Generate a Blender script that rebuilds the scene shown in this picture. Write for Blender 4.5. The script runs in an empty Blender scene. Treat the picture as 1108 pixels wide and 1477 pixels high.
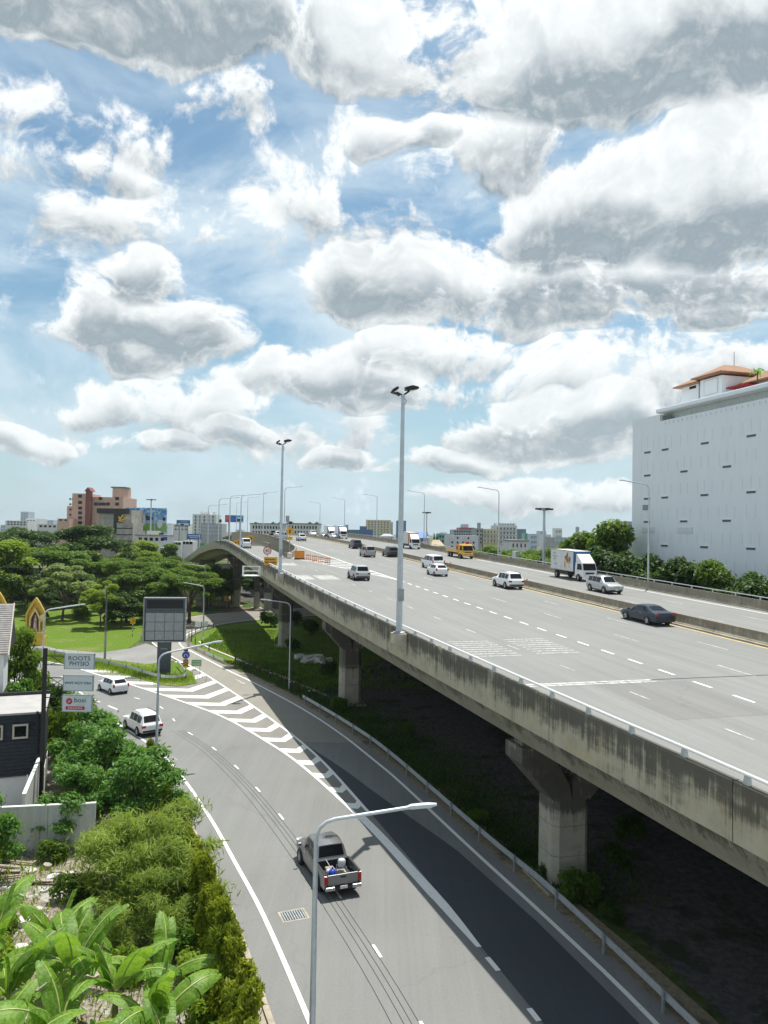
import bpy, bmesh, math, random
import numpy as np
from mathutils import Matrix, Vector
R = math.radians
scene = bpy.context.scene
col = scene.collection

# ------------------------------------------------------------------ camera
CAM_H = 17.3
FOCAL = 1100.0 / 1477.0 * 36.0
ROLL, PITCH = R(1.0), math.atan(29.3 / 1100.0)
cd = bpy.data.cameras.new('camera')
cd.lens = FOCAL; cd.sensor_width = 36.0; cd.clip_start = 0.3; cd.clip_end = 9000
cam = bpy.data.objects.new('camera', cd); col.objects.link(cam)
fw = Vector((0, math.cos(PITCH), math.sin(PITCH)))
up0 = Vector((0, -math.sin(PITCH), math.cos(PITCH))); rt0 = Vector((1, 0, 0))
up = up0 * math.cos(ROLL) - rt0 * math.sin(ROLL)
rt = rt0 * math.cos(ROLL) + up0 * math.sin(ROLL)
M = Matrix((rt, up, -fw)).transposed().to_4x4()
M.translation = Vector((0, 0, CAM_H))
cam.matrix_world = M
scene.camera = cam

# ------------------------------------------------------------------ render / view
scene.render.engine = 'CYCLES'
scene.cycles.use_denoising = True
try:
    scene.cycles.denoiser = 'OPENIMAGEDENOISE'
except Exception:
    pass
scene.cycles.max_bounces = 6
scene.cycles.diffuse_bounces = 3
scene.cycles.transparent_max_bounces = 8
scene.cycles.volume_bounces = 0
scene.cycles.sample_clamp_indirect = 6.0
vs = scene.view_settings
vs.view_transform = 'Standard'; vs.look = 'None'; vs.gamma = 1.0; vs.use_curve_mapping = False
vs.exposure = 0.32

# ------------------------------------------------------------------ sun (shadows fall left and towards the viewer)
SUN_TO = Vector((0.13, 0.295, 1.0)).normalized()
sl = bpy.data.lights.new('sun', 'SUN'); sl.energy = 4.6; sl.angle = R(0.53); sl.color = (1.0, 0.955, 0.88)
sun = bpy.data.objects.new('sun', sl); col.objects.link(sun)
sun.rotation_euler = SUN_TO.to_track_quat('Z', 'Y').to_euler()
SUN_EL = math.asin(SUN_TO.z); SUN_AZ = math.atan2(SUN_TO.x, SUN_TO.y)

# ------------------------------------------------------------------ world: clear sky with cumulus
w = bpy.data.worlds.new('World'); scene.world = w; w.use_nodes = True
nt = w.node_tree; nt.nodes.clear()
def nd(tree, t, **k):
    n = tree.nodes.new(t)
    for a, b in k.items():
        setattr(n, a, b)
    return n
def lk(tree, a, b):
    tree.links.new(a, b)
class G:
    """tiny expression helper over a node tree"""
    def __init__(s, tree, dim='3D'): s.t = tree; s.dim = dim
    def put(s, sock, v):
        if isinstance(v, bpy.types.NodeSocket): s.t.links.new(v, sock)
        else: sock.default_value = v
    def m(s, op, a, b=0.0, c=0.0, clamp=False):
        n = s.t.nodes.new('ShaderNodeMath'); n.operation = op; n.use_clamp = clamp
        s.put(n.inputs[0], a); s.put(n.inputs[1], b); s.put(n.inputs[2], c); return n.outputs[0]
    def v(s, op, a, b=(0, 0, 0)):
        n = s.t.nodes.new('ShaderNodeVectorMath'); n.operation = op
        s.put(n.inputs[0], a); s.put(n.inputs[1], b)
        return n.outputs['Value'] if op in ('LENGTH', 'DOT_PRODUCT') else n.outputs[0]
    def xyz(s, x, y, z=0.0):
        n = s.t.nodes.new('ShaderNodeCombineXYZ')
        s.put(n.inputs[0], x); s.put(n.inputs[1], y); s.put(n.inputs[2], z); return n.outputs[0]
    def sep(s, v):
        n = s.t.nodes.new('ShaderNodeSeparateXYZ'); s.put(n.inputs[0], v); return n.outputs
    def ramp(s, v, a, b, lo=0.0, hi=1.0, smooth=True):
        n = s.t.nodes.new('ShaderNodeMapRange'); n.interpolation_type = 'SMOOTHSTEP' if smooth else 'LINEAR'
        s.put(n.inputs[0], v); s.put(n.inputs[1], a); s.put(n.inputs[2], b); s.put(n.inputs[3], lo); s.put(n.inputs[4], hi)
        return n.outputs[0]
    def noise(s, vec, scale, detail=4, rough=0.55, dist=0.0, out='Fac'):
        n = s.t.nodes.new('ShaderNodeTexNoise'); n.noise_dimensions = s.dim
        if vec is not None: s.put(n.inputs['Vector'], vec)
        s.put(n.inputs['Scale'], scale); s.put(n.inputs['Detail'], detail); s.put(n.inputs['Roughness'], rough); s.put(n.inputs['Distortion'], dist)
        return n.outputs[out]
    def voro(s, vec, scale, feature='SMOOTH_F1', out='Distance'):
        n = s.t.nodes.new('ShaderNodeTexVoronoi'); n.voronoi_dimensions = s.dim; n.feature = feature
        if vec is not None: s.put(n.inputs['Vector'], vec)
        s.put(n.inputs['Scale'], scale); return n.outputs[out]
    def mix(s, f, a, b):
        n = s.t.nodes.new('ShaderNodeMix'); n.data_type = 'RGBA'; n.clamp_factor = True
        s.put(n.inputs[0], f); s.put(n.inputs[6], a); s.put(n.inputs[7], b); return n.outputs[2]

# density of the cumulus layer as a function of (azimuth, elevation) in radians
dens = bpy.data.node_groups.new('cumulus_density', 'ShaderNodeTree')
dens.interface.new_socket('P', in_out='INPUT', socket_type='NodeSocketVector')
dens.interface.new_socket('D', in_out='OUTPUT', socket_type='NodeSocketFloat')
dens.interface.new_socket('B', in_out='OUTPUT', socket_type='NodeSocketFloat')
dens.interface.new_socket('V', in_out='OUTPUT', socket_type='NodeSocketFloat')
dens.interface.new_socket('T', in_out='OUTPUT', socket_type='NodeSocketFloat')
gi = dens.nodes.new('NodeGroupInput'); go = dens.nodes.new('NodeGroupOutput')
g = G(dens, '2D')
P0 = gi.outputs[0]
warp = g.v('SUBTRACT', g.noise(P0, 5.0, 3, 0.5, 0.0, 'Color'), (0.5, 0.5, 0.5))
PW = g.v('ADD', P0, g.v('MULTIPLY', warp, (0.12, 0.07, 0.0)))
import math as _m
def _ae(px, py, rx, ry, wt):
    a = _m.atan((px - 554) / 1100); k = _m.cos(a); e = _m.atan((768 - py) / 1100 * k)
    return (_m.degrees(a), _m.degrees(e), _m.degrees(rx / 1100) * k * k, _m.degrees(ry / 1100) * k * _m.cos(e) ** 2, wt)
# cloud masses: azimuth, elevation, half width, half height (degrees), weight
CL = [_ae(*q) for q in ((120, 0, 330, 120, 1.3), (310, 140, 80, 75, .86), (60, 235, 170, 45, .5), (560, 60, 190, 95, .74), (575, 195, 65, 38, .72),
      (850, 90, 240, 135, 1.15), (720, 210, 95, 95, 1.0), (1030, 50, 220, 110, 1.1), (860, 310, 190, 100, 1.15), (1070, 280, 150, 160, 1.15), (1010, 410, 210, 80, 1.1),
      (800, 425, 210, 80, 1.1), (620, 420, 190, 80, 1.12), (200, 500, 125, 85, 1.12), (215, 415, 68, 62, 1.0), (130, 600, 80, 42, .92),
      (530, 560, 160, 60, 1.02), (620, 515, 100, 55, .95), (430, 555, 90, 45, .9), (790, 625, 150, 62, 1.05), (870, 600, 75, 52, .95),
      (210, 650, 100, 24, .82), (355, 640, 65, 30, .84), (20, 660, 90, 28, .78), (510, 664, 65, 20, .8), (645, 668, 85, 24, .82), (770, 715, 150, 30, .78), (1050, 455, 95, 42, .86),
      (650, 290, 330, 150, .33), (260, 330, 300, 90, .30), (400, 610, 420, 90, .38), (960, 540, 300, 90, .36), (60, 190, 220, 70, .33))]
acc = dark = None
for (a, e, ha, he, wt) in CL:
    c = g.sep(g.v('MULTIPLY', g.v('SUBTRACT', PW, (R(a), R(e), 0)), (1 / R(ha), 1 / R(he), 0)))
    yy = g.m('MAXIMUM', c[1], g.m('MULTIPLY', c[1], -1.55))        # flatter underneath
    b = g.ramp(g.m('MULTIPLY_ADD', yy, yy, g.m('MULTIPLY', c[0], c[0])), 1.9, 0.0, 0.0, wt)
    k = g.m('MULTIPLY', b, g.ramp(c[1], 0.95, -0.55, 0.10, 1.0))
    acc = b if acc is None else g.m('MAXIMUM', acc, b); dark = k if dark is None else g.m('MAXIMUM', dark, k)
# beyond the mapped clouds the same kind of cumulus goes on
wide = g.ramp(g.noise(g.v('MULTIPLY', P0, (1, 1.6, 1)), 2.2, 2, 0.5), 0.42, 0.68, 0.0, 0.85)
sx = g.sep(P0)
far = g.m('MAXIMUM', g.ramp(g.m('ABSOLUTE', sx[0]), R(30), R(40)), g.ramp(sx[1], R(40), R(47)))
wide = g.m('MULTIPLY', wide, far)
acc = g.m('MAXIMUM', acc, wide); dark = g.m('MAXIMUM', dark, g.m('MULTIPLY', wide, 0.55))
def texture(off):
    PS = g.v('ADD', g.v('ADD', g.v('MULTIPLY', P0, (1.0, 1.2, 1.0)), off), g.v('MULTIPLY', warp, (.10, .08, 0)))
    f1 = g.noise(PS, 7.0, 10, 0.65)
    bil = g.m('SUBTRACT', 0.5, g.voro(PS, 17.0)); bil2 = g.m('SUBTRACT', 0.5, g.voro(g.v('ADD', PS, g.v('MULTIPLY', warp, (.03, .03, 0))), 41.0)); bil3 = g.m('SUBTRACT', 0.5, g.voro(PS, 95.0))
    return g.m('ADD', g.m('MULTIPLY', g.m('SUBTRACT', f1, 0.5), 3.1), g.m('ADD', g.m('MULTIPLY', bil, 0.34), g.m('ADD', g.m('MULTIPLY', bil2, 0.26), g.m('MULTIPLY', bil3, 0.17))))
tex = texture((0, 0, 0)); tex1 = texture((R(.4), R(1.1), 0))
lo = g.m('SUBTRACT', g.m('ADD', acc, g.m('MULTIPLY', tex, g.ramp(acc, 0.0, 0.45, 0.56, 1.0))), 0.46)
vert = g.m('DIVIDE', dark, g.m('MAXIMUM', acc, 0.05))
dk = g.m('ADD', dark, g.m('MULTIPLY', g.m('SUBTRACT', g.noise(PW, 6.0, 2, 0.5), 0.5), 1.1))
for i, o in enumerate((lo, dk, vert, g.m('SUBTRACT', tex, tex1))): dens.links.new(o, go.inputs[i])

g = G(nt, '2D')
tc = nd(nt, 'ShaderNodeTexCoord')
dirv = g.sep(tc.outputs['Generated'])
az = g.m('ARCTAN2', dirv[0], dirv[1])
hyp = g.m('SQRT', g.m('ADD', g.m('MULTIPLY', dirv[0], dirv[0]), g.m('MULTIPLY', dirv[1], dirv[1])))
el = g.m('ARCTAN2', dirv[2], hyp)
AE = g.xyz(az, el, 0.0)
dn = nt.nodes.new('ShaderNodeGroup'); dn.node_tree = dens; g.put(dn.inputs[0], AE)
D0, DK0, VERT, REL = dn.outputs[0], dn.outputs[1], dn.outputs[2], dn.outputs[3]
sky = nd(nt, 'ShaderNodeTexSky', sky_type='NISHITA', sun_disc=False)
sky.sun_elevation = SUN_EL; sky.sun_rotation = SUN_AZ
sky.air_density = 1.0; sky.dust_density = 1.6; sky.ozone_density = 1.0; sky.altitude = 20
SKY_K = 0.10
skyc = g.v('MULTIPLY', sky.outputs[0], (SKY_K * .80, SKY_K * 1.02, SKY_K))
# thin high veil, and the pale air low over the city
veil = g.ramp(g.noise(g.v('MULTIPLY', AE, (1.0, 2.2, 1.0)), 4.2, 8, 0.58, 0.3), 0.32, 0.70, 0.0, 0.90)
veil = g.m('MULTIPLY', veil, g.ramp(el, R(34), R(22), 0.25, 1.0))
c0 = g.mix(veil, skyc, (0.58, 0.69, 0.76, 1))
lowair = g.ramp(el, R(19), R(-2), 0.0, 0.75)
c0 = g.mix(lowair, c0, (0.47, 0.60, 0.67, 1))
cover = g.ramp(D0, -0.24, 0.20)
depth = g.ramp(D0, 0.02, 0.55)
lit = g.m('ADD', 0.5, g.m('MULTIPLY', REL, 0.80), clamp=True)
shade = g.m('MULTIPLY', g.ramp(DK0, 0.16, 0.86), g.m('MULTIPLY', depth, g.m('SUBTRACT', 1.45, lit)), clamp=True)
shade = g.m('MAXIMUM', shade, g.m('MULTIPLY', g.ramp(VERT, 0.50, 0.98), g.m('SUBTRACT', 1.05, lit)))
wh = g.mix(shade, (0.87, 0.89, 0.885, 1), (0.205, 0.255, 0.29, 1))
wh = g.mix(g.m('MULTIPLY', g.m('MULTIPLY', depth, g.m('SUBTRACT', 1.0, lit)), 0.55), wh, (0.44, 0.51, 0.55, 1))
wh = g.mix(g.m('MULTIPLY', lowair, 0.35), wh, (0.60, 0.68, 0.71, 1))
c1 = g.mix(g.m('MULTIPLY', cover, 0.97), c0, wh)
bg = nd(nt, 'ShaderNodeBackground'); bg.inputs[1].default_value = 1.0
lk(nt, c1, bg.inputs[0])
wo = nd(nt, 'ShaderNodeOutputWorld'); lk(nt, bg.outputs[0], wo.inputs[0])
try:
    w.cycles.sampling_method = 'MANUAL'; w.cycles.sample_map_resolution = 512
except Exception:
    pass
# ------------------------------------------------------------------ mesh helpers
class MB:
    def __init__(s): s.v = []; s.f = []; s.m = []
    def add(s, vs, fs, mi=0):
        o = len(s.v); s.v += [tuple(p) for p in vs]
        s.f += [tuple(i + o for i in f) for f in fs]; s.m += [mi] * len(fs); return s
    def box(s, c, d, rz=0.0, mi=0, taper=1.0):
        x, y, z = d[0] / 2, d[1] / 2, d[2] / 2; ca, sa = math.cos(rz), math.sin(rz); P = []
        for k, t in ((-z, 1.0), (z, taper)):
            for (a, b) in ((-x, -y), (x, -y), (x, y), (-x, y)):
                a *= t; b *= t
                P.append((c[0] + a * ca - b * sa, c[1] + a * sa + b * ca, c[2] + k))
        return s.add(P, [(3, 2, 1, 0), (4, 5, 6, 7), (0, 1, 5, 4), (1, 2, 6, 5), (2, 3, 7, 6), (3, 0, 4, 7)], mi)
    def span(s, x0, x1, y0, y1, z0, z1, mi=0):
        return s.box(((x0 + x1) / 2, (y0 + y1) / 2, (z0 + z1) / 2), (x1 - x0, y1 - y0, z1 - z0), 0, mi)
    def tube(s, pts, r, n=8, mi=0, cap=True):
        pts = [Vector(p) for p in pts]; rs = r if isinstance(r, (list, tuple)) else [r] * len(pts)
        P = []; F = []; ref = None
        for i, p in enumerate(pts):
            t = (pts[min(i + 1, len(pts) - 1)] - pts[max(i - 1, 0)]).normalized()
            if ref is None:
                ref = Vector((1, 0, 0)) if abs(t.x) < .8 else Vector((0, 1, 0))
            a = (ref - t * ref.dot(t)).normalized(); ref = a; b = t.cross(a)
            for k in range(n):
                an = 2 * math.pi * k / n
                P.append(p + (a * math.cos(an) + b * math.sin(an)) * rs[i])
        for i in range(len(pts) - 1):
            for k in range(n):
                F.append((i * n + k, i * n + (k + 1) % n, (i + 1) * n + (k + 1) % n, (i + 1) * n + k))
        if cap:
            F.append(tuple(range(n - 1, -1, -1))); F.append(tuple(range((len(pts) - 1) * n, len(pts) * n)))
        return s.add(P, F, mi)
    def lathe(s, prof, n=16, axis='Z', c=(0, 0, 0), mi=0):
        P = []; F = []; L = len(prof)
        for k in range(n):
            an = 2 * math.pi * k / n; ca, sa = math.cos(an), math.sin(an)
            for (r, h) in prof:
                q = (r * ca, r * sa, h) if axis == 'Z' else (r * ca, h, r * sa)
                P.append((q[0] + c[0], q[1] + c[1], q[2] + c[2]))
        for k in range(n):
            k2 = (k + 1) % n
            for i in range(L - 1):
                q = (k * L + i, k2 * L + i, k2 * L + i + 1, k * L + i + 1)
                F.append(q if axis == 'Z' else q[::-1])
        return s.add(P, F, mi)
    def prism(s, poly, z0, z1, mi=0):
        n = len(poly)
        P = [(x, y, z0) for x, y in poly] + [(x, y, z1) for x, y in poly]
        F = [tuple(range(n - 1, -1, -1)), tuple(range(n, 2 * n))] + [(i, (i + 1) % n, n + (i + 1) % n, n + i) for i in range(n)]
        return s.add(P, F, mi)
    def loft(s, secs, closed=True, cap=True, mi=0):
        n = len(secs[0]); P = [p for q in secs for p in q]; F = []
        for i in range(len(secs) - 1):
            for k in range(n if closed else n - 1):
                k2 = (k + 1) % n
                F.append((i * n + k, i * n + k2, (i + 1) * n + k2, (i + 1) * n + k))
        if cap and closed:
            F.append(tuple(range(n - 1, -1, -1))); F.append(tuple(range((len(secs) - 1) * n, len(secs) * n)))
        return s.add(P, F, mi)
    def mesh(s, name, mats, smooth=0):
        me = bpy.data.meshes.new(name); me.from_pydata(s.v, [], s.f)
        for m in (mats if isinstance(mats, (list, tuple)) else [mats]): me.materials.append(m)
        if any(s.m): me.polygons.foreach_set('material_index', s.m)
        bm = bmesh.new(); bm.from_mesh(me); bmesh.ops.recalc_face_normals(bm, faces=bm.faces)
        if smooth:
            th = R(smooth)
            for f in bm.faces: f.smooth = True
            for e in bm.edges:
                if len(e.link_faces) == 2 and e.calc_face_angle(0) > th: e.smooth = False
        bm.to_mesh(me); bm.free(); me.update(); return me
    def build(s, name, mats, parent=None, smooth=0):
        return link(name, s.mesh(name, mats, smooth), parent)
def link(name, me, parent=None, loc=None, rot=None, scale=None):
    o = bpy.data.objects.new(name, me); col.objects.link(o)
    if parent is not None: o.parent = parent
    if loc is not None: o.location = loc
    if rot is not None: o.rotation_euler = rot
    if scale is not None: o.scale = scale
    return o
def tag(o, label, cat, group=None):
    o['label'] = label; o['category'] = cat
    if group: o['group'] = group
    return o
def struct(o): o['kind'] = 'structure'; return o
def stuff(o): o['kind'] = 'stuff'; return o
def thing(name, label, cat, loc=(0, 0, 0), rz=0.0, group=None, ry=0.0):
    o = bpy.data.objects.new(name, None); o.empty_display_size = .3; col.objects.link(o)
    o.location = loc; o.rotation_euler = (0, ry, rz); return tag(o, label, cat, group)
def copy_tree(o, parent=None):
    c = o.copy(); col.objects.link(c); c.parent = parent
    for ch in list(o.children): copy_tree(ch, c)
    return c
def sheet(name, poly, z, m, parent=None):
    return MB().add([(x, y, z) for x, y in poly], [tuple(range(len(poly)))]).build(name, m, parent)
def strip(name, A, B, z, m, parent=None):
    """quads between two polylines with the same number of points"""
    n = len(A); P = [(x, y, z) for x, y in A] + [(x, y, z) for x, y in B]
    return MB().add(P, [(i, i + 1, n + i + 1, n + i) for i in range(n - 1)]).build(name, m, parent)
def smooth_line(pts, step=2.0):
    """Catmull-Rom through pts, resampled by arc length"""
    P = [Vector(p) for p in pts]; out = []
    P = [P[0] * 2 - P[1]] + P + [P[-1] * 2 - P[-2]]
    for i in range(1, len(P) - 2):
        a, b, c, d = P[i - 1], P[i], P[i + 1], P[i + 2]
        for k in range(12):
            t = k / 12
            out.append(.5 * ((2 * b) + (c - a) * t + (2 * a - 5 * b + 4 * c - d) * t * t + (-a + 3 * b - 3 * c + d) * t ** 3))
    out.append(P[-2])
    L = [0.0]
    for i in range(1, len(out)): L.append(L[-1] + (out[i] - out[i - 1]).length)
    n = max(2, int(round(L[-1] / step)) + 1); res = []; j = 0
    for k in range(n):
        s = L[-1] * k / (n - 1)
        while j < len(L) - 2 and L[j + 1] < s: j += 1
        t = (s - L[j]) / max(1e-9, L[j + 1] - L[j]); res.append(out[j].lerp(out[j + 1], t))
    return [tuple(p) for p in res]
def offset(line, d):
    """offset a 2D polyline to its right by d"""
    out = []
    for i in range(len(line)):
        a = Vector(line[max(i - 1, 0)][:2]); b = Vector(line[min(i + 1, len(line) - 1)][:2]); t = (b - a).normalized()
        out.append((line[i][0] + t.y * d, line[i][1] - t.x * d))
    return out
def interp(tab, q):
    if q <= tab[0][0]:
        a, b = tab[0], tab[1]
    elif q >= tab[-1][0]:
        a, b = tab[-2], tab[-1]
    else:
        for i in range(len(tab) - 1):
            if tab[i][0] <= q <= tab[i + 1][0]: a, b = tab[i], tab[i + 1]; break
    return a[1] + (b[1] - a[1]) * (q - a[0]) / (b[0] - a[0])

# ------------------------------------------------------------------ materials
MATS = {}
def mat(name, c, rough=0.6, metal=0.0, var=0.12, scale=3.0, bump=0.0, bscale=None, spec=0.5, coat=0.0, emit=0.0, stretch=(1, 1, 1)):
    """principled material with procedural colour variation and fine relief"""
    if name in MATS: return MATS[name]
    m = bpy.data.materials.new(name); m.use_nodes = True; t = m.node_tree; t.nodes.clear(); g = G(t)
    out = t.nodes.new('ShaderNodeOutputMaterial'); b = t.nodes.new('ShaderNodeBsdfPrincipled')
    t.links.new(b.outputs[0], out.inputs[0])
    tc = t.nodes.new('ShaderNodeTexCoord'); v = g.v('MULTIPLY', tc.outputs['Object'], stretch)
    n = g.noise(v, scale, 6, 0.6)
    lo = tuple(x * (1 - var) for x in c) + (1,); hi = tuple(min(1, x * (1 + var)) for x in c) + (1,)
    b.inputs['Base Color'].default_value = tuple(c) + (1,)
    t.links.new(g.mix(g.ramp(n, .3, .7), lo, hi), b.inputs['Base Color'])
    b.inputs['Roughness'].default_value = rough; b.inputs['Metallic'].default_value = metal
    b.inputs['Specular IOR Level'].default_value = spec
    if coat: b.inputs['Coat Weight'].default_value = coat; b.inputs['Coat Roughness'].default_value = 0.06
    if bump:
        bn = t.nodes.new('ShaderNodeBump'); bn.inputs['Strength'].default_value = bump; bn.inputs['Distance'].default_value = 0.03
        t.links.new(g.noise(v, bscale or scale * 6, 5, 0.6), bn.inputs['Height']); t.links.new(bn.outputs[0], b.inputs['Normal'])
    MATS[name] = m; return m
def custom(name):
    m = bpy.data.materials.new(name); m.use_nodes = True; t = m.node_tree; t.nodes.clear(); g = G(t)
    out = t.nodes.new('ShaderNodeOutputMaterial'); b = t.nodes.new('ShaderNodeBsdfPrincipled')
    t.links.new(b.outputs[0], out.inputs[0]); tc = t.nodes.new('ShaderNodeTexCoord')
    MATS[name] = m; return m, t, g, b, tc.outputs['Object']
def add_bump(t, g, b, h, strength=.4, dist=.02):
    bn = t.nodes.new('ShaderNodeBump'); bn.inputs['Strength'].default_value = strength; bn.inputs['Distance'].default_value = dist
    t.links.new(h, bn.inputs['Height']); t.links.new(bn.outputs[0], b.inputs['Normal'])
def asphalt(name, c, streak=.18, sx=1.1, patch=.12, fine=.10, rough=.85):
    m, t, g, b, oc = custom(name)
    n1 = g.noise(g.v('MULTIPLY', oc, (sx, .025, 1)), 1.6, 5, .6)
    n2 = g.noise(oc, .12, 4, .6); n3 = g.noise(oc, 9.0, 3, .7)
    n4 = g.noise(g.v('MULTIPLY', oc, (4.0, .06, 1)), 1.5, 3, .6)
    k = g.m('ADD', 1.0, g.m('ADD', g.m('MULTIPLY', g.m('SUBTRACT', n1, .5), streak * 4), g.m('MULTIPLY', g.m('SUBTRACT', n2, .5), patch * 4)))
    k = g.m('ADD', k, g.m('ADD', g.m('MULTIPLY', g.m('SUBTRACT', n3, .5), fine * 3), g.m('MULTIPLY', g.m('SUBTRACT', n4, .5), streak * 2)))
    cr = g.voro(g.v('ADD', oc, g.v('MULTIPLY', g.noise(oc, .5, 3, .6, 0, 'Color'), (2.2, 2.2, 0))), .11, 'DISTANCE_TO_EDGE')
    k = g.m('MULTIPLY', k, g.ramp(g.m('ADD', cr, g.m('MULTIPLY', g.noise(oc, .07, 2, .5), .05)), .022, .030, .93, 1.0))
    sp = g.noise(oc, 1.9, 3, .6); k = g.m('MULTIPLY', k, g.ramp(sp, .70, .80, 1.0, .82))
    n = t.nodes.new('ShaderNodeVectorMath'); n.operation = 'SCALE'; n.inputs[0].default_value = c; t.links.new(k, n.inputs[3])
    t.links.new(n.outputs[0], b.inputs['Base Color']); b.inputs['Roughness'].default_value = rough
    b.inputs['Specular IOR Level'].default_value = .3
    add_bump(t, g, b, g.noise(oc, 40, 2, .6), .25, .01)
    return m
deck_asphalt = asphalt('deck_asphalt', (.222, .224, .214), .11, 1.0, .06, .07)
road_asphalt = asphalt('road_asphalt', (.200, .203, .195), .07, .6, .09, .10)
gore_asphalt = asphalt('gore_asphalt', (.215, .21, .19), .06, .8, .16, .08)
slip_asphalt = asphalt('slip_asphalt', (.255, .245, .21), .06, .8, .10, .08)
fresh_asphalt = asphalt('fresh_asphalt', (.058, .066, .075), .05, .8, .12, .12)
worn_asphalt = asphalt('worn_asphalt', (.19, .193, .188), .10, .8, .16, .12)
path_asphalt = asphalt('path_asphalt', (.24, .235, .225), .05, .5, .20, .10)

m, t, g, b, oc = custom('road_paint')
b.inputs['Roughness'].default_value = .7
wn = g.noise(oc, 5.0, 6, .7); wn2 = g.noise(oc, 45.0, 3, .6)
t.links.new(g.mix(g.ramp(g.m('ADD', wn, g.m('MULTIPLY', wn2, .35)), .40, .62), (.40, .40, .38, 1), (.80, .80, .77, 1)), b.inputs['Base Color'])
paint = m
m, t, g, b, oc = custom('worn_paint')
b.inputs['Roughness'].default_value = .75
wn = g.noise(g.v('MULTIPLY', oc, (1, .3, 1)), 6.0, 6, .7)
t.links.new(g.mix(g.ramp(wn, .36, .66), (.28, .28, .265, 1), (.62, .62, .59, 1)), b.inputs['Base Color'])
paint_worn = m
paint_yellow = mat('yellow_paint', (.62, .44, .12), .7, var=.25, scale=4)

SLOPE, DZ0, AZ = 0.033, CAM_H - 8.5, R(15.5)
def deck_z(q):
    if q < 150: return DZ0 + SLOPE * q
    if q < 350:
        t = q - 150; return DZ0 + SLOPE * 150 + SLOPE * t - SLOPE * t * t / 240
    return deck_z(349.99) - .033 * (q - 350)
def DK(lat, q, dz=0.0):
    return (lat * math.cos(AZ) - q * math.sin(AZ), lat * math.sin(AZ) + q * math.cos(AZ), deck_z(q) + dz)

def concrete(name, light, dark, streaks=1.0, rel=True, top=1.0):
    m, t, g, b, oc = custom(name); b.inputs['Roughness'].default_value = .9; b.inputs['Specular IOR Level'].default_value = .2
    s = g.sep(oc)
    zr = g.m('SUBTRACT', g.m('SUBTRACT', s[2], DZ0), g.m('MULTIPLY', s[1], SLOPE)) if rel else s[2]
    base = g.mix(g.ramp(g.noise(oc, 1.3, 6, .65), .3, .7), tuple(x * .82 for x in light) + (1,), tuple(light) + (1,))
    warm = g.mix(g.m('MULTIPLY', g.ramp(g.noise(g.v('MULTIPLY', oc, (1, .5, .5)), 1.0, 4, .6), .5, .75), .5), base, (light[0] * .95, light[1] * .82, light[2] * .62, 1))
    run = g.noise(g.v('MULTIPLY', g.xyz(s[0], s[1], zr), (2.5, 2.6, .22)), 1.0, 7, .72)
    run2 = g.noise(g.v('MULTIPLY', g.xyz(s[0], s[1], zr), (9, 11, .22)), 1.0, 4, .65)
    blot = g.noise(g.v('MULTIPLY', g.xyz(s[0], s[1], zr), (.5, .45, 1.2)), 1.0, 5, .65)
    reach = g.ramp(zr, top - 1.75, top - .05, -.20, .20)
    f = g.m('ADD', g.m('ADD', g.m('MULTIPLY', run, .75), g.m('MULTIPLY', run2, .45)), g.m('ADD', g.m('MULTIPLY', blot, .75), g.m('MULTIPLY', reach, .85)))
    f = g.ramp(f, .87, 1.12, 0, .95 * streaks)
    t.links.new(g.mix(f, warm, tuple(dark) + (1,)), b.inputs['Base Color'])
    add_bump(t, g, b, g.noise(oc, 14, 6, .7), .5, .02)
    return m
fascia_concrete = concrete('fascia_concrete', (.45, .415, .32), (.065, .064, .058), .88)
barrier_concrete = concrete('barrier_concrete', (.40, .36, .28), (.16, .145, .115), .65)
pier_concrete = concrete('pier_concrete', (.42, .40, .33), (.07, .066, .058), .9, False, 4.5)
beam_concrete = concrete('beam_concrete', (.30, .285, .23), (.07, .066, .055), .8, True, -1.0)
coping = mat('coping', (.50, .45, .36), .85, var=.2, scale=2)
kerb_concrete = mat('kerb_concrete', (.36, .32, .25), .9, var=.25, scale=1.5, bump=.3)
steel = mat('galvanised_steel', (.55, .58, .60), .42, .55, .10, 5)
steel_dull = mat('weathered_steel', (.33, .36, .38), .55, .5, .2, 4)
rail_white = mat('rail_paint', (.78, .79, .79), .45, 0, .06, 4)
lamp_grey = mat('lamp_grey', (.55, .60, .65), .45, .25, .08, 3)
lamp_head_grey = mat('lamp_head_grey', (.62, .65, .67), .4, .1, .05, 3)
lens_mat = mat('lamp_lens', (.75, .77, .78), .2, 0, .03, 3)
black_metal = mat('black_metal', (.018, .019, .021), .5, .2, .2, 5)
rubber = mat('rubber', (.018, .018, .019), .85, 0, .2, 9)
glass = mat('dark_glass', (.008, .010, .012), .10, 0, .1, 2, spec=.28)
glass_pale = mat('pale_glass', (.10, .13, .15), .08, 0, .2, 2, spec=.6)
chrome = mat('chrome', (.42, .43, .44), .30, .9, .05, 4)
alloy = mat('alloy_rim', (.50, .51, .53), .3, .75, .1, 6)
red_lens = mat('red_lens', (.38, .010, .012), .18, 0, .15, 6)
clear_lens = mat('clear_lens', (.70, .72, .74), .12, 0, .1, 6)
amber = mat('amber_paint', (.72, .36, .02), .45, 0, .12, 4)
orange = mat('orange_panel', (.70, .20, .02), .5, 0, .15, 5)
white_paint = mat('white_paint', (.80, .80, .79), .5, 0, .05, 3)
plate_white = mat('plate_white', (.70, .70, .68), .5, 0, .1, 8)
sign_blue = mat('sign_blue', (.02, .07, .36), .4, 0, .1, 5)
sign_green = mat('sign_green', (.05, .28, .14), .4, 0, .1, 5)
ink = mat('dark_ink', (.03, .035, .04), .6, 0, .1, 5)
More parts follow.
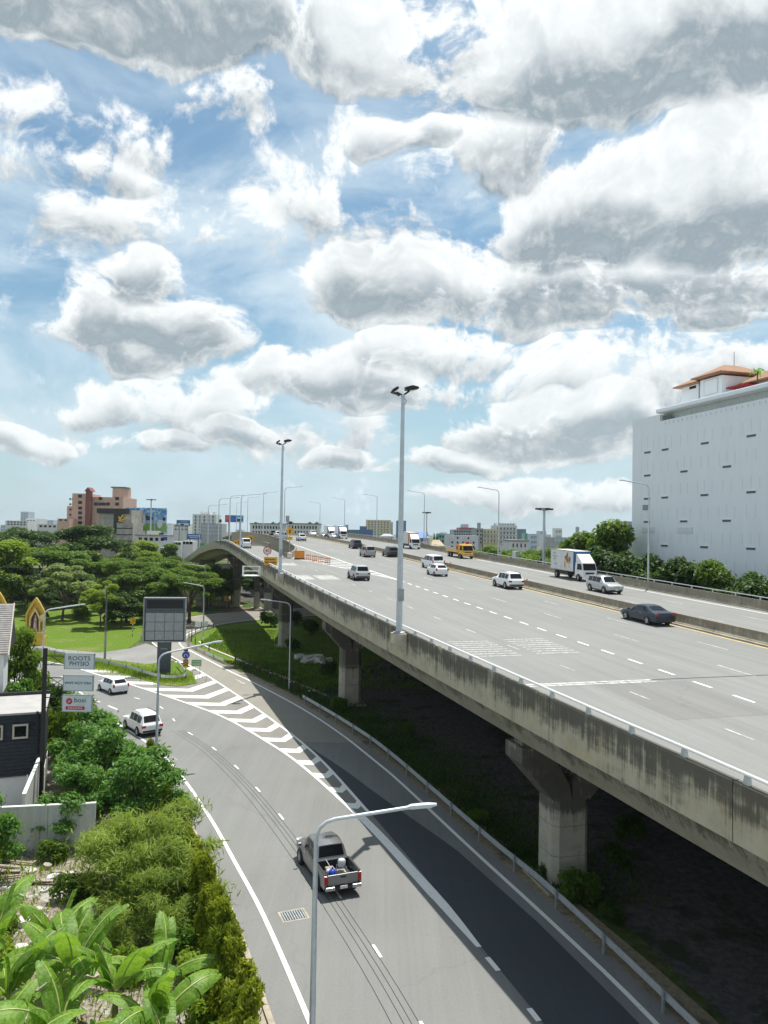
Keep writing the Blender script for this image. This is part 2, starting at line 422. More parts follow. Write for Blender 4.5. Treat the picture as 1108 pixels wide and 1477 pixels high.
red_ink = mat('red_ink', (.48, .02, .05), .5, 0, .1, 5)
trim_black = mat('trim_black', (.022, .023, .025), .6, 0, .15, 8)
# ================================================================== GROUND AND LOWER ROADS
m, t, g, b, oc = custom('earth'); b.inputs['Roughness'].default_value = .95; b.inputs['Specular IOR Level'].default_value = .1
n1 = g.noise(oc, .05, 6, .6); n2 = g.noise(oc, 1.4, 6, .7); n3 = g.noise(oc, .008, 4, .6)
c1 = g.mix(g.ramp(n2, .35, .65), (.11, .085, .055, 1), (.20, .165, .115, 1))
c2 = g.mix(g.ramp(n2, .3, .7), (.030, .060, .015, 1), (.075, .12, .03, 1))
t.links.new(g.mix(g.ramp(n1, .44, .56), c2, c1), b.inputs['Base Color']); add_bump(t, g, b, n2, .6, .08)
earth = m
m, t, g, b, oc = custom('lawn_grass'); b.inputs['Roughness'].default_value = .95; b.inputs['Specular IOR Level'].default_value = .1
n1 = g.noise(oc, .16, 5, .65); n2 = g.noise(oc, 3.2, 6, .7); n3 = g.noise(oc, .45, 4, .6)
c = g.mix(g.ramp(n2, .3, .7), (.060, .120, .012, 1), (.150, .225, .030, 1))
c = g.mix(g.ramp(n1, .52, .72, 0, .75), c, (.22, .20, .075, 1)); c = g.mix(g.ramp(n3, .60, .74, 0, .5), c, (.05, .10, .015, 1))
t.links.new(c, b.inputs['Base Color']); add_bump(t, g, b, n2, 1.0, .10)
lawn = m
m, t, g, b, oc = custom('dark_soil'); b.inputs['Roughness'].default_value = .95; b.inputs['Specular IOR Level'].default_value = .1
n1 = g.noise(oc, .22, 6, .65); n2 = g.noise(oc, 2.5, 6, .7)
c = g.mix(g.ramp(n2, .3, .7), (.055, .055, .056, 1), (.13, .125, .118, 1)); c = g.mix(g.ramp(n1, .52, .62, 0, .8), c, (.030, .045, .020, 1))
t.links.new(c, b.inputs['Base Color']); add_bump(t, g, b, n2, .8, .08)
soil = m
m, t, g, b, oc = custom('sandy_verge'); b.inputs['Roughness'].default_value = .95; b.inputs['Specular IOR Level'].default_value = .1
n1 = g.noise(oc, .5, 6, .7); n2 = g.noise(oc, 4, 6, .7)
c = g.mix(g.ramp(n2, .3, .7), (.20, .165, .11, 1), (.34, .29, .21, 1)); c = g.mix(g.ramp(n1, .54, .64, 0, .7), c, (.07, .065, .05, 1))
t.links.new(c, b.inputs['Base Color']); add_bump(t, g, b, n2, .6, .04)
sand = m
m, t, g, b, oc = custom('rubble_ground'); b.inputs['Roughness'].default_value = .95; b.inputs['Specular IOR Level'].default_value = .1
n1 = g.noise(oc, .7, 6, .7); n2 = g.noise(oc, 5, 7, .75); n3 = g.noise(oc, 1.5, 3, .6)
c = g.mix(g.ramp(n2, .35, .62), (.13, .095, .06, 1), (.36, .32, .27, 1)); c = g.mix(g.ramp(n1, .5, .62), c, (.42, .41, .385, 1)); c = g.mix(g.ramp(n3, .6, .72, 0, .8), c, (.06, .045, .03, 1))
t.links.new(c, b.inputs['Base Color']); add_bump(t, g, b, n2, .9, .08)
rubble = m

struct(sheet('ground', [(-3500, -300), (3500, -300), (3500, 6000), (-3500, 6000)], -.03, earth))

LEDGE = [(4.0, 3), (1.2, 15), (-.8, 23), (-2.27, 27.25), (-5.1, 34.73), (-7.54, 40.39), (-9.81, 45.56), (-13.04, 52.25), (-16.13, 57.93), (-19.13, 62.46), (-22.54, 66.96), (-27.01, 72.5), (-33.5, 79.3), (-43, 87), (-58, 95.5), (-90, 108)]
DIV = [(11.0, 3), (8.6, 16), (7.2, 22.5), (5.8, 27.7), (4.3, 32.35)]
GL = [(4.3, 32.35), (2.67, 36.61), (-.88, 45.95), (-5.38, 55.96), (-8.78, 62.13), (-14.38, 70.69), (-20.16, 77.16), (-28.28, 85.35), (-33.87, 90.61), (-39.32, 95.75), (-46.31, 100.1), (-62, 108), (-92, 119)]
GR = [(4.3, 32.35), (3.05, 36.5), (-.62, 47.5), (-4.06, 57.2), (-6.69, 63.48), (-9.35, 69), (-12.71, 75.77), (-16.4, 82.88), (-18.53, 86.88), (-22.62, 94.33), (-28.73, 104.2), (-35.2, 117)]
LOOP_OUT = [(-35.2, 117), (-38.6, 126), (-40.0, 136), (-38.5, 148), (-32, 159), (-22, 168), (-6, 177), (16, 187)]
REDGE = [(15.6, 3), (12.8, 16), (9.99, 27.58), (7.81, 34.53), (5.12, 42.36), (1.52, 53.11), (-.3, 58), (-3.63, 66.28), (-8.01, 75.41), (-14.47, 87), (-18.7, 94), (-26.44, 107.5), (-29.5, 113)]
LOOP_IN = [(-29.5, 113), (-31.4, 119.5), (-31.8, 129), (-30, 139), (-24.5, 148), (-14, 157), (0, 165), (20, 174)]
def res(line, n):
    L = smooth_line(line, .5); N = len(L)
    return [L[round(i * (N - 1) / (n - 1))] for i in range(n)]
def by_y(line):
    L = smooth_line(line, .5)
    tab = sorted((p[1], p[0]) for p in L)
    return lambda y: interp(tab, y)
glx, grx, rex, ledx, dvx = by_y(GL), by_y(GR), by_y(REDGE), by_y(LEDGE), by_y(DIV)

K_LEFT = offset(res(LEDGE, 60), -1.25)
main_road = struct(strip('main_road', K_LEFT, res(DIV + GL[1:], 60), .004, road_asphalt))
slip_left = res(DIV + GR[1:] + LOOP_OUT[1:], 90)
slip_right = offset(res(REDGE + LOOP_IN[1:], 90), .9)
slip_road = struct(strip('slip_road', slip_left, slip_right, .004, slip_asphalt))
ys = [32.35 + i * 1.5 for i in range(42)]
gore = struct(strip('gore_pavement', [(glx(y), y) for y in ys], [(grx(y), y) for y in ys], .004, gore_asphalt))
# worn and freshly laid asphalt lanes of the slip road
ys = [3 + i * 1.5 for i in range(43)]
lft = lambda y: (dvx(y) if y < 32.35 else grx(y))
SEAM = [(3, 14.6), (16, 12.2), (27.6, 9.4), (34.5, 7.2), (42.4, 4.2), (50, .3), (56, -2.6), (63.4, -6.6), (70, -9.4)]
struct(strip('worn_lane', [(lft(y), y) for y in ys if y < 64], [(rex(y) + .9, y) for y in ys if y < 64], .008, worn_asphalt))
ys2 = [y for y in ys if y < 63.2]
struct(strip('fresh_asphalt_lane', [(lft(y) + .1, y) for y in ys2], [(max(lft(y) + .1, interp(SEAM, y)), y) for y in ys2], .012, fresh_asphalt))
struct(strip('road_shoulder', offset(res(LEDGE, 60), -1.25), offset(res(LEDGE, 60), -2.1), .10, kerb_concrete))
ys = [3 + i * 2 for i in range(46)]
struct(strip('verge', [(rex(y) + .9, y) for y in ys], [(rex(y) + 2.3, y) for y in ys], .006, sand))
struct(sheet('lawn', [(-55, 118), (-50, 112.2), (-46, 108.6), (-39, 106), (-36.3, 110), (-37.5, 119), (-40, 127), (-41.6, 137), (-40, 149), (-36.5, 157), (-44, 172), (-60, 215), (-130, 215), (-160, 160), (-130, 125), (-70, 127)], .0, lawn))
struct(sheet('inner_grass', [(-7, 80), (-13.6, 91), (-17, 96), (-23.5, 106), (-28.3, 114.5), (-30, 121), (-30.4, 129), (-28.6, 138), (-23.5, 146.6), (-13, 155.4), (1, 163.5), (12, 150), (7, 120), (-2, 100)], .0, lawn))
struct(sheet('under_deck_shade_soil', [(1.0, 62), (7.8, 45), (11.5, 33), (16, 12), (19, -20), (90, -20), (70, 70), (40, 260), (-60, 260), (-42, 200), (-24, 172), (-6, 180.5), (16, 190), (20, 176), (1, 167), (12, 150), (5, 120), (-3, 98), (-6.8, 80)], -.004, soil))  # dark soil; between ramp and main deck its colour stands in for shade
struct(sheet('footpath', [(-62, 121), (-55, 117.9), (-50, 112.1), (-46, 108.5), (-39, 105.9), (-36.2, 110), (-35.4, 115), (-33.4, 112.5), (-29.5, 105), (-27.0, 100.3), (-30, 97.6), (-36, 100.6), (-42, 104.6), (-52, 108.4), (-66, 114)], .002, path_asphalt))
struct(sheet('traffic_island', [(-66, 113), (-50, 105.2), (-39.9, 98.9), (-33.1, 93.4), (-28, 88.4), (-24.5, 84.9), (-22.3, 84.0), (-20.6, 86.0), (-22.9, 92.7), (-26.6, 99.3), (-30, 97.5), (-36, 100.5), (-42, 104.5), (-52, 108.3)], .05, lawn))
struct(sheet('yard', [(-60, 10), (-1.2, 10), (-1.6, 16), (-3.3, 25), (-6.5, 33.4), (-11.0, 43.0), (-18, 56), (-24.6, 66), (-36, 77), (-60, 90)], -.006, rubble))

def paint_line(name, line, wd, z, mt, parent):
    a = offset(line, -wd / 2); c = offset(line, wd / 2); return strip(name, a, c, z, mt, parent)
ZP = .020
paint_line('edge_line', smooth_line(LEDGE, 1.5), .20, ZP, paint, main_road)
paint_line('edge_line', smooth_line(GL[1:], 1.5), .22, ZP, paint, gore)
paint_line('edge_line', smooth_line(GR[2:] + LOOP_OUT[1:], 1.5), .22, ZP, paint, slip_road)
paint_line('edge_line', smooth_line(REDGE + LOOP_IN[1:], 1.5), .22, ZP, paint, slip_road)
ysw = [32.4 + i * 1.2 for i in range(13)]
strip('gore_wedge', [(glx(y) - .10, y) for y in ysw], [(max(glx(y) + .12, min(glx(y) + .46, grx(y) + .12)), y) for y in ysw], ZP + .004, paint, gore)
def dashes(name, line, on, off, wd, z, mt, parent, s0=0.0, s1=1e9):
    L = smooth_line(line, .25); s = 0; acc = []; out = []
    d = [0]
    for i in range(1, len(L)): d.append(d[-1] + math.dist(L[i], L[i - 1]))
    a = s0
    while a + on < min(d[-1], s1):
        seg = [L[i] for i in range(len(L)) if a <= d[i] <= a + on]
        if len(seg) > 1: paint_line(name, seg, wd, z, mt, parent)
        a += on + off
dashes('divider_dash', DIV[::-1], 1.2, 2.2, .22, ZP, paint, slip_road, .6)
lane = [((ledx(y) * .52 + (glx(y) if y > 32.35 else dvx(y)) * .48), y) for y in (10, 16, 22, 27, 32, 37, 42, 47, 52, 57, 62, 67)] + [(-21.5, 74.6), (-27.5, 80.3), (-34.5, 86.5), (-43, 93), (-56, 100.6)]
dashes('lane_dash', lane, 1.15, 4.1, .13, ZP, paint, main_road, 1.2)
lane2 = [(ledx(y) * .78 + glx(y) * .22, y) for y in (72.5, 78)] + [(-33, 82), (-40, 88)]
dashes('turn_dash', lane2, 2.4, 1.6, .2, ZP, paint, main_road, .5)
# chevrons in the gore
y = 48.2
while y < 92:
    wdt = grx(y) - glx(y); dl = .55 * wdt; th = .95 + .010 * (y - 48); zc_ = ZP - .006
    ap = lambda yy: (glx(yy) + (grx(yy) - glx(yy)) * .52)
    P = [(glx(y) + .05, y, zc_), (ap(y - .1), y - .1, zc_), (grx(y + dl) - .05, y + dl, zc_), (glx(y + th) + .05, y + th, zc_), (ap(y - .1 + th) + .15, y - .1 + th, zc_), (grx(y + dl + th) - .05, y + dl + th, zc_)]
    MB().add(P, [(0, 1, 4, 3), (1, 2, 5, 4)]).build('gore_chevron', paint, gore)
    y += 2.9 + .010 * (y - 48)
# direction arrow on the slip road
MB().add([(-.10, -1.6, 0), (.10, -1.6, 0), (.10, .6, 0), (.35, .6, 0), (0, 1.6, 0), (-.35, .6, 0), (-.10, .6, 0)], [(0, 1, 2, 6), (3, 4, 5)]).build('road_arrow', paint_worn, slip_road)
bpy.data.objects['road_arrow'].location = (-16.0, 87.3, ZP); bpy.data.objects['road_arrow'].rotation_euler = (0, 0, R(29 + 180))
# tar seams along the left lane
for k, dx in enumerate((0, .55, .9, 1.25)):
    L = smooth_line([(ledx(y) * .60 + (glx(y) if y > 32.35 else dvx(y)) * .40 + dx * .8 - .4, y) for y in (12, 20, 28, 36, 44, 52, 60, 66)], 1.5)
    paint_line('tar_seam', L, .03, .010, trim_black, main_road)
# drain grates
def grate(name, x, y, rz, parent):
    o = MB().span(-.62, .62, -.5, .5, -.01, .004).build(name, kerb_concrete, parent)
    o.location = (x, y, .006); o.rotation_euler = (0, 0, rz)
    m1 = MB()
    m1.span(-.52, .52, -.4, .4, .002, .008); m1.build('grate_pit', trim_black, o)
    for i in range(9):
        xx = -.46 + i * .115
        MB().span(xx - .03, xx + .03, -.4, .4, .010, .016).build('grate_bar', steel_dull, o)
grate('drain_grate', -3.75, 34.8, R(22), main_road); grate('drain_grate', -15.9, 57.6, R(38), main_road)

# kerb stones on the left side
KL = smooth_line([(p[0], p[1]) for p in offset(res(LEDGE, 60), -1.35)], 2.0)
kerb = thing('road_kerb', 'long low concrete kerb along the planted side of the lower road', 'kerb')
for i in range(4, min(len(KL) - 1, 46)):
    a, c = Vector(KL[i]), Vector(KL[i + 1]); d = c - a
    o = MB().box((0, 0, 0), (.22, d.length - .03, .22)).build('kerb_stone', kerb_concrete, kerb)
    o.location = ((a.x + c.x) / 2, (a.y + c.y) / 2, .09); o.rotation_euler = (0, 0, math.atan2(d.y, d.x) - math.pi / 2)

# ------------------------------------------------------------------ guardrails
def w_beam(line, z, name, label, post_every=2, cat='guardrail', h=.78):
    L = smooth_line(line, 1.0)
    root = thing(name, label, cat, (L[0][0], L[0][1], 0)); ox, oy = L[0]
    prof = [(.02, .0), (.09, .05), (.09, .11), (.02, .155), (.09, .20), (.09, .26), (.02, .31), (.0, .31), (.0, .0)]
    secs = []
    for i in range(len(L)):
        a = Vector(L[max(i - 1, 0)]); c = Vector(L[min(i + 1, len(L) - 1)]); tt = (c - a).normalized(); nn = Vector((-tt.y, tt.x))
        secs.append([(L[i][0] - ox + nn.x * p, L[i][1] - oy + nn.y * p, z + h - .31 + q) for p, q in prof])
    MB().loft(secs).build('beam', steel, root, 30)
    me = MB().box((0, 0, (h + .08) / 2), (.10, .07, h + .08)).mesh('post', steel_dull)
    for i in range(1, len(L), 4):
        a = Vector(L[max(i - 1, 0)]); c = Vector(L[min(i + 1, len(L) - 1)]); tt = (c - a).normalized()
        link('post', me, root, (L[i][0] - ox + tt.y * .07, L[i][1] - oy - tt.x * .07, z), (0, 0, math.atan2(tt.y, tt.x)))
    return root
w_beam([(-7.9, 77.5), (-3.2, 67.8), (.5, 59), (5.9, 42.9), (8.2, 36.4), (11.0, 26.5), (13.7, 16), (16.0, 4)], 0, 'guardrail', 'long steel guardrail beside the shaded slip road under the overpass')
w_beam([(-47.5, 104.4), (-37.2, 97.5), (-30.3, 91.8), (-26.2, 87.6), (-24.2, 86.2), (-22.8, 86.4), (-22.3, 87.8), (-23.6, 91.5), (-25.6, 96.2)], .05, 'guardrail', 'steel guardrail bent round the tip of the grassy traffic island')
w_beam([(-28.9, 113.5), (-26.6, 109.5), (-23.2, 103.5), (-20.2, 98.6)], 0, 'guardrail', 'short steel guardrail on the grass verge beside the slip road bend', h=.6)
# black guide posts along the bend
gp = [(-30.6, 121.5), (-30.9, 124.5), (-31.0, 127.5), (-30.6, 131), (-29.6, 134.5), (-29.3, 118), (-28.1, 115.4), (-26.4, 112.4), (-24.6, 109.2), (-18.6, 97.6), (-16.6, 94.6), (-14.6, 91.4), (-12.8, 88.6), (-11.2, 86), (-9.9, 83.6), (-8.7, 81.4), (-7.4, 79.2)]
for i, (x, y) in enumerate(gp):
    o = thing('guide_post', 'dark round guide post on the grass beside the slip road', 'post', (x, y, 0), 0, 'guide posts along the slip road')
    MB().tube([(0, 0, 0), (0, 0, 1.05)], .075, 8).build('shaft', black_metal, o, 40)
    MB().tube([(0, 0, .78), (0, 0, .90)], .079, 8).build('band', red_lens if i % 2 else plate_white, o, 40)
dr = smooth_line([(-28, 117.5), (-26.0, 113.0), (-22, 106.5), (-16.6, 98), (-12.2, 91.4), (-8.6, 85.4), (-5.4, 80)], 2)
dk_ = thing('drain_kerb', 'pale concrete drain edge running through the grass by the guide posts', 'kerb')
for i in range(len(dr) - 1):
    a, c = Vector(dr[i]), Vector(dr[i + 1]); d = c - a
    o = MB().box((0, 0, 0), (.35, d.length - .02, .14)).build('kerb_stone', coping, dk_)
    o.location = ((a.x + c.x) / 2, (a.y + c.y) / 2, .05); o.rotation_euler = (0, 0, math.atan2(d.y, d.x) - math.pi / 2)

# ================================================================== OVERPASS (local axes: x across, y along)
via = thing('overpass', 'long raised concrete highway overpass with stained parapet and wide piers', 'overpass', (0, 0, 0), AZ)
PL = [(-30, 17.6), (0, 16.4), (17.3, 15.6), (25.3, 15.0), (44.4, 13.75), (64, 12.7), (84, 11.95), (107, 11.2), (130, 11.0), (150, 10.6), (160, 10.0), (185, 8.2), (210, 6.9), (240, 5.2), (270, 2.5), (300, -2)]
RZ = [(120, deck_z(120)), (140, 13.42), (150, 13.8), (160, 14.0), (172, 13.75), (185, 13.0), (210, 11.3), (240, 8.3), (270, 5.2), (300, 3.0)]
RR = [(123, 18.1), (140, 18.6), (160, 18.4), (185, 17.2), (210, 16), (240, 14.2), (270, 11.5), (300, 7)]
ML = [(123, 18.4), (130, 20.2), (140, 22), (165, 24), (200, 24.6), (400, 24.6)]
RLAT, MLAT = 52.4, 38.6
def ramp_z(q): return deck_z(q) if q < 120 else interp(RZ, q)
_PLs = sorted((p[0], p[1]) for p in smooth_line(PL, 2.0))
def pl(q): return interp(_PLs, q)
def frange(a, c, s):
    n = max(1, int(round((c - a) / s))); return [a + (c - a) * i / n for i in range(n + 1)]
def slab(name, qs, lf, rf, zf, m_, depth=2.8, edge=.7):
    secs = []
    for q in qs:
        l, r, z = lf(q), rf(q), zf(q)
        secs.append([(l, q, z - .02), (r, q, z - .02), (r, q, z - edge), (r - 1.3, q, z - edge - .25), (r - 2.2, q, z - depth), (l + 2.2, q, z - depth), (l + 1.3, q, z - edge - .25), (l, q, z - edge)])
    return MB().loft(secs).build(name, m_, via)
slab('deck_slab', frange(-30, 123, 6), lambda q: pl(q) + .22, lambda q: RLAT, deck_z, beam_concrete)
slab('deck_slab', frange(123, 400, 8), lambda q: interp(ML, q) + .1, lambda q: RLAT, deck_z, beam_concrete)
slab('ramp_slab', frange(123, 300, 5), lambda q: pl(q) + .22, lambda q: interp(RR, q), ramp_z, beam_concrete, 1.9, .6)
def pave(name, qs, lf, rf, zf):
    P = []; n = 7
    for q in qs:
        l, r = lf(q), rf(q)
        for i in range(n): P.append((l + (r - l) * i / (n - 1), q, zf(q)))
    return MB().add(P, [(i * n + k, i * n + k + 1, (i + 1) * n + k + 1, (i + 1) * n + k) for i in range(len(qs) - 1) for k in range(n - 1)]).build(name, deck_asphalt, via, 60)
pav = pave('pavement', frange(-30, 123, 3), lambda q: pl(q) + .25, lambda q: RLAT - .02, deck_z)
pav2 = pave('pavement', frange(123, 400, 4), lambda q: interp(ML, q) + .12, lambda q: RLAT - .02, deck_z)
pav3 = pave('ramp_pavement', frange(123, 300, 3), lambda q: pl(q) + .25, lambda q: interp(RR, q) - .02, ramp_z)

# barriers, one object for each cast panel
def panel(name, q0, q1, latf, zf, prof, m_, step=2.5, gap=.025):
    secs = [[(latf(q) + x, q, zf(q) + z) for x, z in prof] for q in frange(q0 + gap, q1 - gap, step)]
    return MB().loft(secs).build(name, m_, via)
LEFT_PROF = [(0, -.72), (0, .99), (.02, 1.02), (.24, 1.02), (.28, .98), (.33, .45), (.5, .12), (.5, -.1), (.3, -.1), (.3, -.72)]
q = -20.0
while q < 288:
    panel('parapet_panel', q, min(q + 9.6, 300), pl, ramp_z, LEFT_PROF, fascia_concrete); q += 9.6
# thin joint fillets visible between panels
JER = [(-.30, .01), (-.30, .12), (-.14, .30), (-.10, .80), (.10, .80), (.14, .30), (.30, .12), (.30, .01)]
q = 10.0
while q < 330:
    panel('median_panel', q, q + 7.5, lambda s: MLAT, deck_z, JER, barrier_concrete, 3.75); q += 7.5
strip_m = MB()
kb = [[(MLAT - .72 + dx, q, deck_z(q) + dz) for dx, dz in ((0, .005), (0, .10), (.28, .12), (.28, .005))] for q in frange(10, 330, 8)]
MB().loft(kb).build('median_gutter', barrier_concrete, via)
RP = [(0, -.72), (0, .10), (.16, .30), (.20, .92), (.42, .92), (.45, -.72)]
q = 5.0
while q < 340:
    panel('parapet_panel', q, q + 8, lambda s: RLAT - .2, deck_z, RP, barrier_concrete, 4); q += 8
# left wall of the main carriageway where the ramp leaves it, and the ramp's right parapet
WP = [(-.05, -2.9), (-.05, .92), (.22, .92), (.32, .1), (.32, -.2), (.1, -2.9)]
q = 124.5
while q < 330:
    panel('parapet_panel', q, q + 9, lambda s: interp(ML, s), deck_z, WP, barrier_concrete, 3); q += 9
MB().tube([(18.2, 124.8, deck_z(124) + .0), (18.2, 124.8, deck_z(124) + .85)], .55, 12).build('nose_block', barrier_concrete, via, 40)
RPR = [(-.3, -.6), (-.3, .1), (-.15, .3), (-.1, .95), (.12, .95), (.12, -.6)]
q = 150.0
while q < 290:
    panel('parapet_panel', q, q + 8, lambda s: interp(RR, s), ramp_z, RPR, barrier_concrete, 4); q += 8

# hand rail on the left parapet: pipe, splice plate and bracket posts
qs = frange(8, 158, 2.0)
hr = MB().tube([(pl(q) + .13, q, ramp_z(q) + 1.30) for q in qs], .055, 8).build('hand_rail', rail_white, via, 40)
pm = MB().box((0, 0, .12), (.16, .20, .26), 0, 0, .7).mesh('rail_post', steel)
for q in frange(8, 158, 2.5): link('rail_post', pm, hr, (pl(q) + .13, q, ramp_z(q) + 1.01))
qs = frange(20, 330, 5)
hr2 = MB().tube([(RLAT + .1, q, deck_z(q) + 1.22) for q in qs], .05, 6).build('hand_rail', steel, via, 40)
pm2 = MB().box((0, 0, .15), (.10, .12, .32)).mesh('rail_post', steel)
for q in frange(20, 220, 3.2): link('rail_post', pm2, hr2, (RLAT + .1, q, deck_z(q) + .91))
# reflectors on the median
for q in (30, 54.5, 78.5, 103, 127):
    MB().tube([(MLAT, q, deck_z(q) + .79), (MLAT, q, deck_z(q) + .98)], [.07, .10], 8).build('median_reflector', amber, via, 40)

# ---- paint on the deck
def on_deck(name, l0, l1, q0, q1, m_, parent, zf=deck_z, lf=None, dz=.008):
    qs = frange(q0, q1, 3.0); P = []
    for q in qs:
        o = lf(q) if lf else 0
        P += [(l0 + o, q, zf(q) + dz), (l1 + o, q, zf(q) + dz)]
    return MB().add(P, [(2 * i, 2 * i + 1, 2 * i + 3, 2 * i + 2) for i in range(len(qs) - 1)]).build(name, m_, parent)
L1 = [(0, 22.6), (20, 21.8), (28, 21.5), (35, 21.2), (47, 20.6), (59.5, 20.0), (71, 19.7), (82, 19.3), (100, 18.6), (123, 16.4), (150, 15.2), (170, 14.0)]
D_, A_, B_, Y_ = 26.0, 30.3, 34.45, 37.55
for q in frange(12, 112, 6.25):
    if 89 < q < 93: continue
    on_deck('lane_dash', -.055, .055, q, q + 1.5, paint_worn, pav, deck_z, lambda s: interp(L1, s))
q = 12.0
while q < 86:
    on_deck('merge_dash', D_ - .085, D_ + .085, q, q + 1.4, paint, pav); q += 2.9
on_deck('edge_line', D_ - .10, D_ + .10, 87, 122.9, paint, pav, deck_z, lambda s: -.004 * (s - 87))
on_deck('edge_line', D_ - .25, D_ - .05, 123, 300, paint, pav2)
def gedge(s): return interp([(87, 26.0), (100, 23.8), (113, 21.2), (122.9, 18.9)], s)
on_deck('edge_line', -.10, .10, 87, 122.9, paint, pav, deck_z, gedge)
for i in range(9):
    q = 92.5 + i * 3.2
    a, c = gedge(q) + .15, D_ - .004 * (q - 87) - .15
    MB().add([(a, q, deck_z(q) + .008), (c, q - 1.2, deck_z(q - 1.2) + .008), (c, q - .55, deck_z(q - .55) + .008), (a, q + .65, deck_z(q + .65) + .008)], [(0, 1, 2, 3)]).build('gore_stripe', paint, pav)
for lat in (A_, B_):
    for q in frange(13 if lat == A_ else 8, 119, 10.6):
        on_deck('lane_dash', lat - .06, lat + .06, q, q + 3.0, paint_worn, pav)
    for q in frange(124, 300, 11): on_deck('lane_dash', lat - .06, lat + .06, q, q + 3.0, paint_worn, pav2)
on_deck('edge_line', Y_ - .10, Y_ + .10, -20, 122.9, paint_yellow, pav); on_deck('edge_line', Y_ - .10, Y_ + .10, 123, 300, paint_yellow, pav2)
for lat in (43.2, 47.6):
    for q in frange(30, 119, 10.6): on_deck('lane_dash', lat - .06, lat + .06, q, q + 3.0, paint_worn, pav)
    for q in frange(124, 260, 11): on_deck('lane_dash', lat - .06, lat + .06, q, q + 3.0, paint_worn, pav2)
on_deck('edge_line', 50.9, 51.1, 5, 122.9, paint, pav); on_deck('edge_line', 39.6, 39.8, 5, 122.9, paint, pav)
# rumble bars: two fields of thin lines, and two worn bands farther off
for l0, l1, qa in ((17.2, 20.1, 41.4), (21.3, 24.2, 41.8)):
    for i in range(8): on_deck('rumble_bar', l0, l1, qa + i * .68, qa + i * .68 + .17, paint_worn, pav)
for l0, l1 in ((13.6, 16.2), (16.7, 19.2)):
    for k in range(7): on_deck('rumble_bar', l0, l1, 87.6 + k * .72, 87.6 + k * .72 + .58, paint_worn, pav)
for l0, l1 in ((11.9, 14.2), (14.6, 17.4)):
    for k in range(5): on_deck('rumble_bar', l0, l1, 108.2 + k * .8, 108.2 + k * .8 + .6, paint_worn, pav)
# expansion joint: a pale repair band, then steel teeth
on_deck('joint_band', 16.4, 24.0, 33.9, 34.5, paint_worn, pav); on_deck('joint_gap', 24.0, 52.2, 34.36, 34.46, trim_black, pav)
on_deck('joint_gap', 16.4, 24.0, 34.16, 34.22, trim_black, pav, dz=.012)
on_deck('asphalt_patch', 20.4, 25.6, 27.5, 33.9, asphalt('patch_asphalt', (.20, .198, .19), .10, 1.0, .05, .05), pav, dz=.004)

# ---- piers
def pier(lat, q, zt, w2=.98, d2=.95, arm=2.75, small=False):
    zs = zt - 2.65; ch = .28
    ring = [(-w2 + ch, -d2), (w2 - ch, -d2), (w2, -d2 + ch), (w2, d2 - ch), (w2 - ch, d2), (-w2 + ch, d2), (-w2, d2 - ch), (-w2, -d2 + ch)]
    o = MB().prism(ring, -.3, zs).build('pier', pier_concrete, via); o.location = (lat, q, 0)
    for k in (.36, .7):
        rg = [(x * 1.004, y * 1.004) for x, y in ring]; MB().prism(rg, zs * k, zs * k + .05).build('cast_joint', beam_concrete, o)
    for s in (-1, 1):
        prof = [(.0, zs - .02), (w2, zs - .02), (arm, zt - .75), (arm, zt), (arm - 1.35, zt), (.12, zs + .75)]
        if small: prof = [(.0, zs - .02), (w2, zs - .02), (arm, zt - .5), (arm, zt), (0, zt)]
        P = [(s * x, -d2 * (1 if i != 5 else .85), z) for i, (x, z) in enumerate(prof)] + [(s * x, d2, z) for x, z in prof]
        n = len(prof)
        MB().add(P, [tuple(range(n)), tuple(range(2 * n - 1, n - 1, -1))] + [(i, (i + 1) % n, n + (i + 1) % n, n + i) for i in range(n)]).build('cap_arm', pier_concrete, o)
        MB().box((s * (arm - .65), 0, zt + .10), (.8, .9, .2)).build('bearing', beam_concrete, o)
    MB().span(-w2 - .5, w2 + .5, -d2 - .5, d2 + .5, -.25, .12).build('footing', kerb_concrete, o)
for (lat, q) in ((19.3, 34.9), (17.6, 75.3), (16.7, 114.3)): pier(lat, q, deck_z(q) - 3.0)
for q in (-5, 34.9, 75.3, 114.3, 154, 194):
    for lat in (34.5, 47): pier(lat, q, deck_z(q) - 3.0, small=q > 120)
pier(14.4, 175.5, ramp_z(175) - 2.1, .85, .85, 2.4, True); pier(18.4, 170.5, ramp_z(170) - 2.1, .6, .8, 1.6, True); pier(20.6, 168, deck_z(168) - 3.0, .9, .8, 2.4, True); pier(9.5, 214, ramp_z(214) - 2.1, .8, .8, 2.2, True)
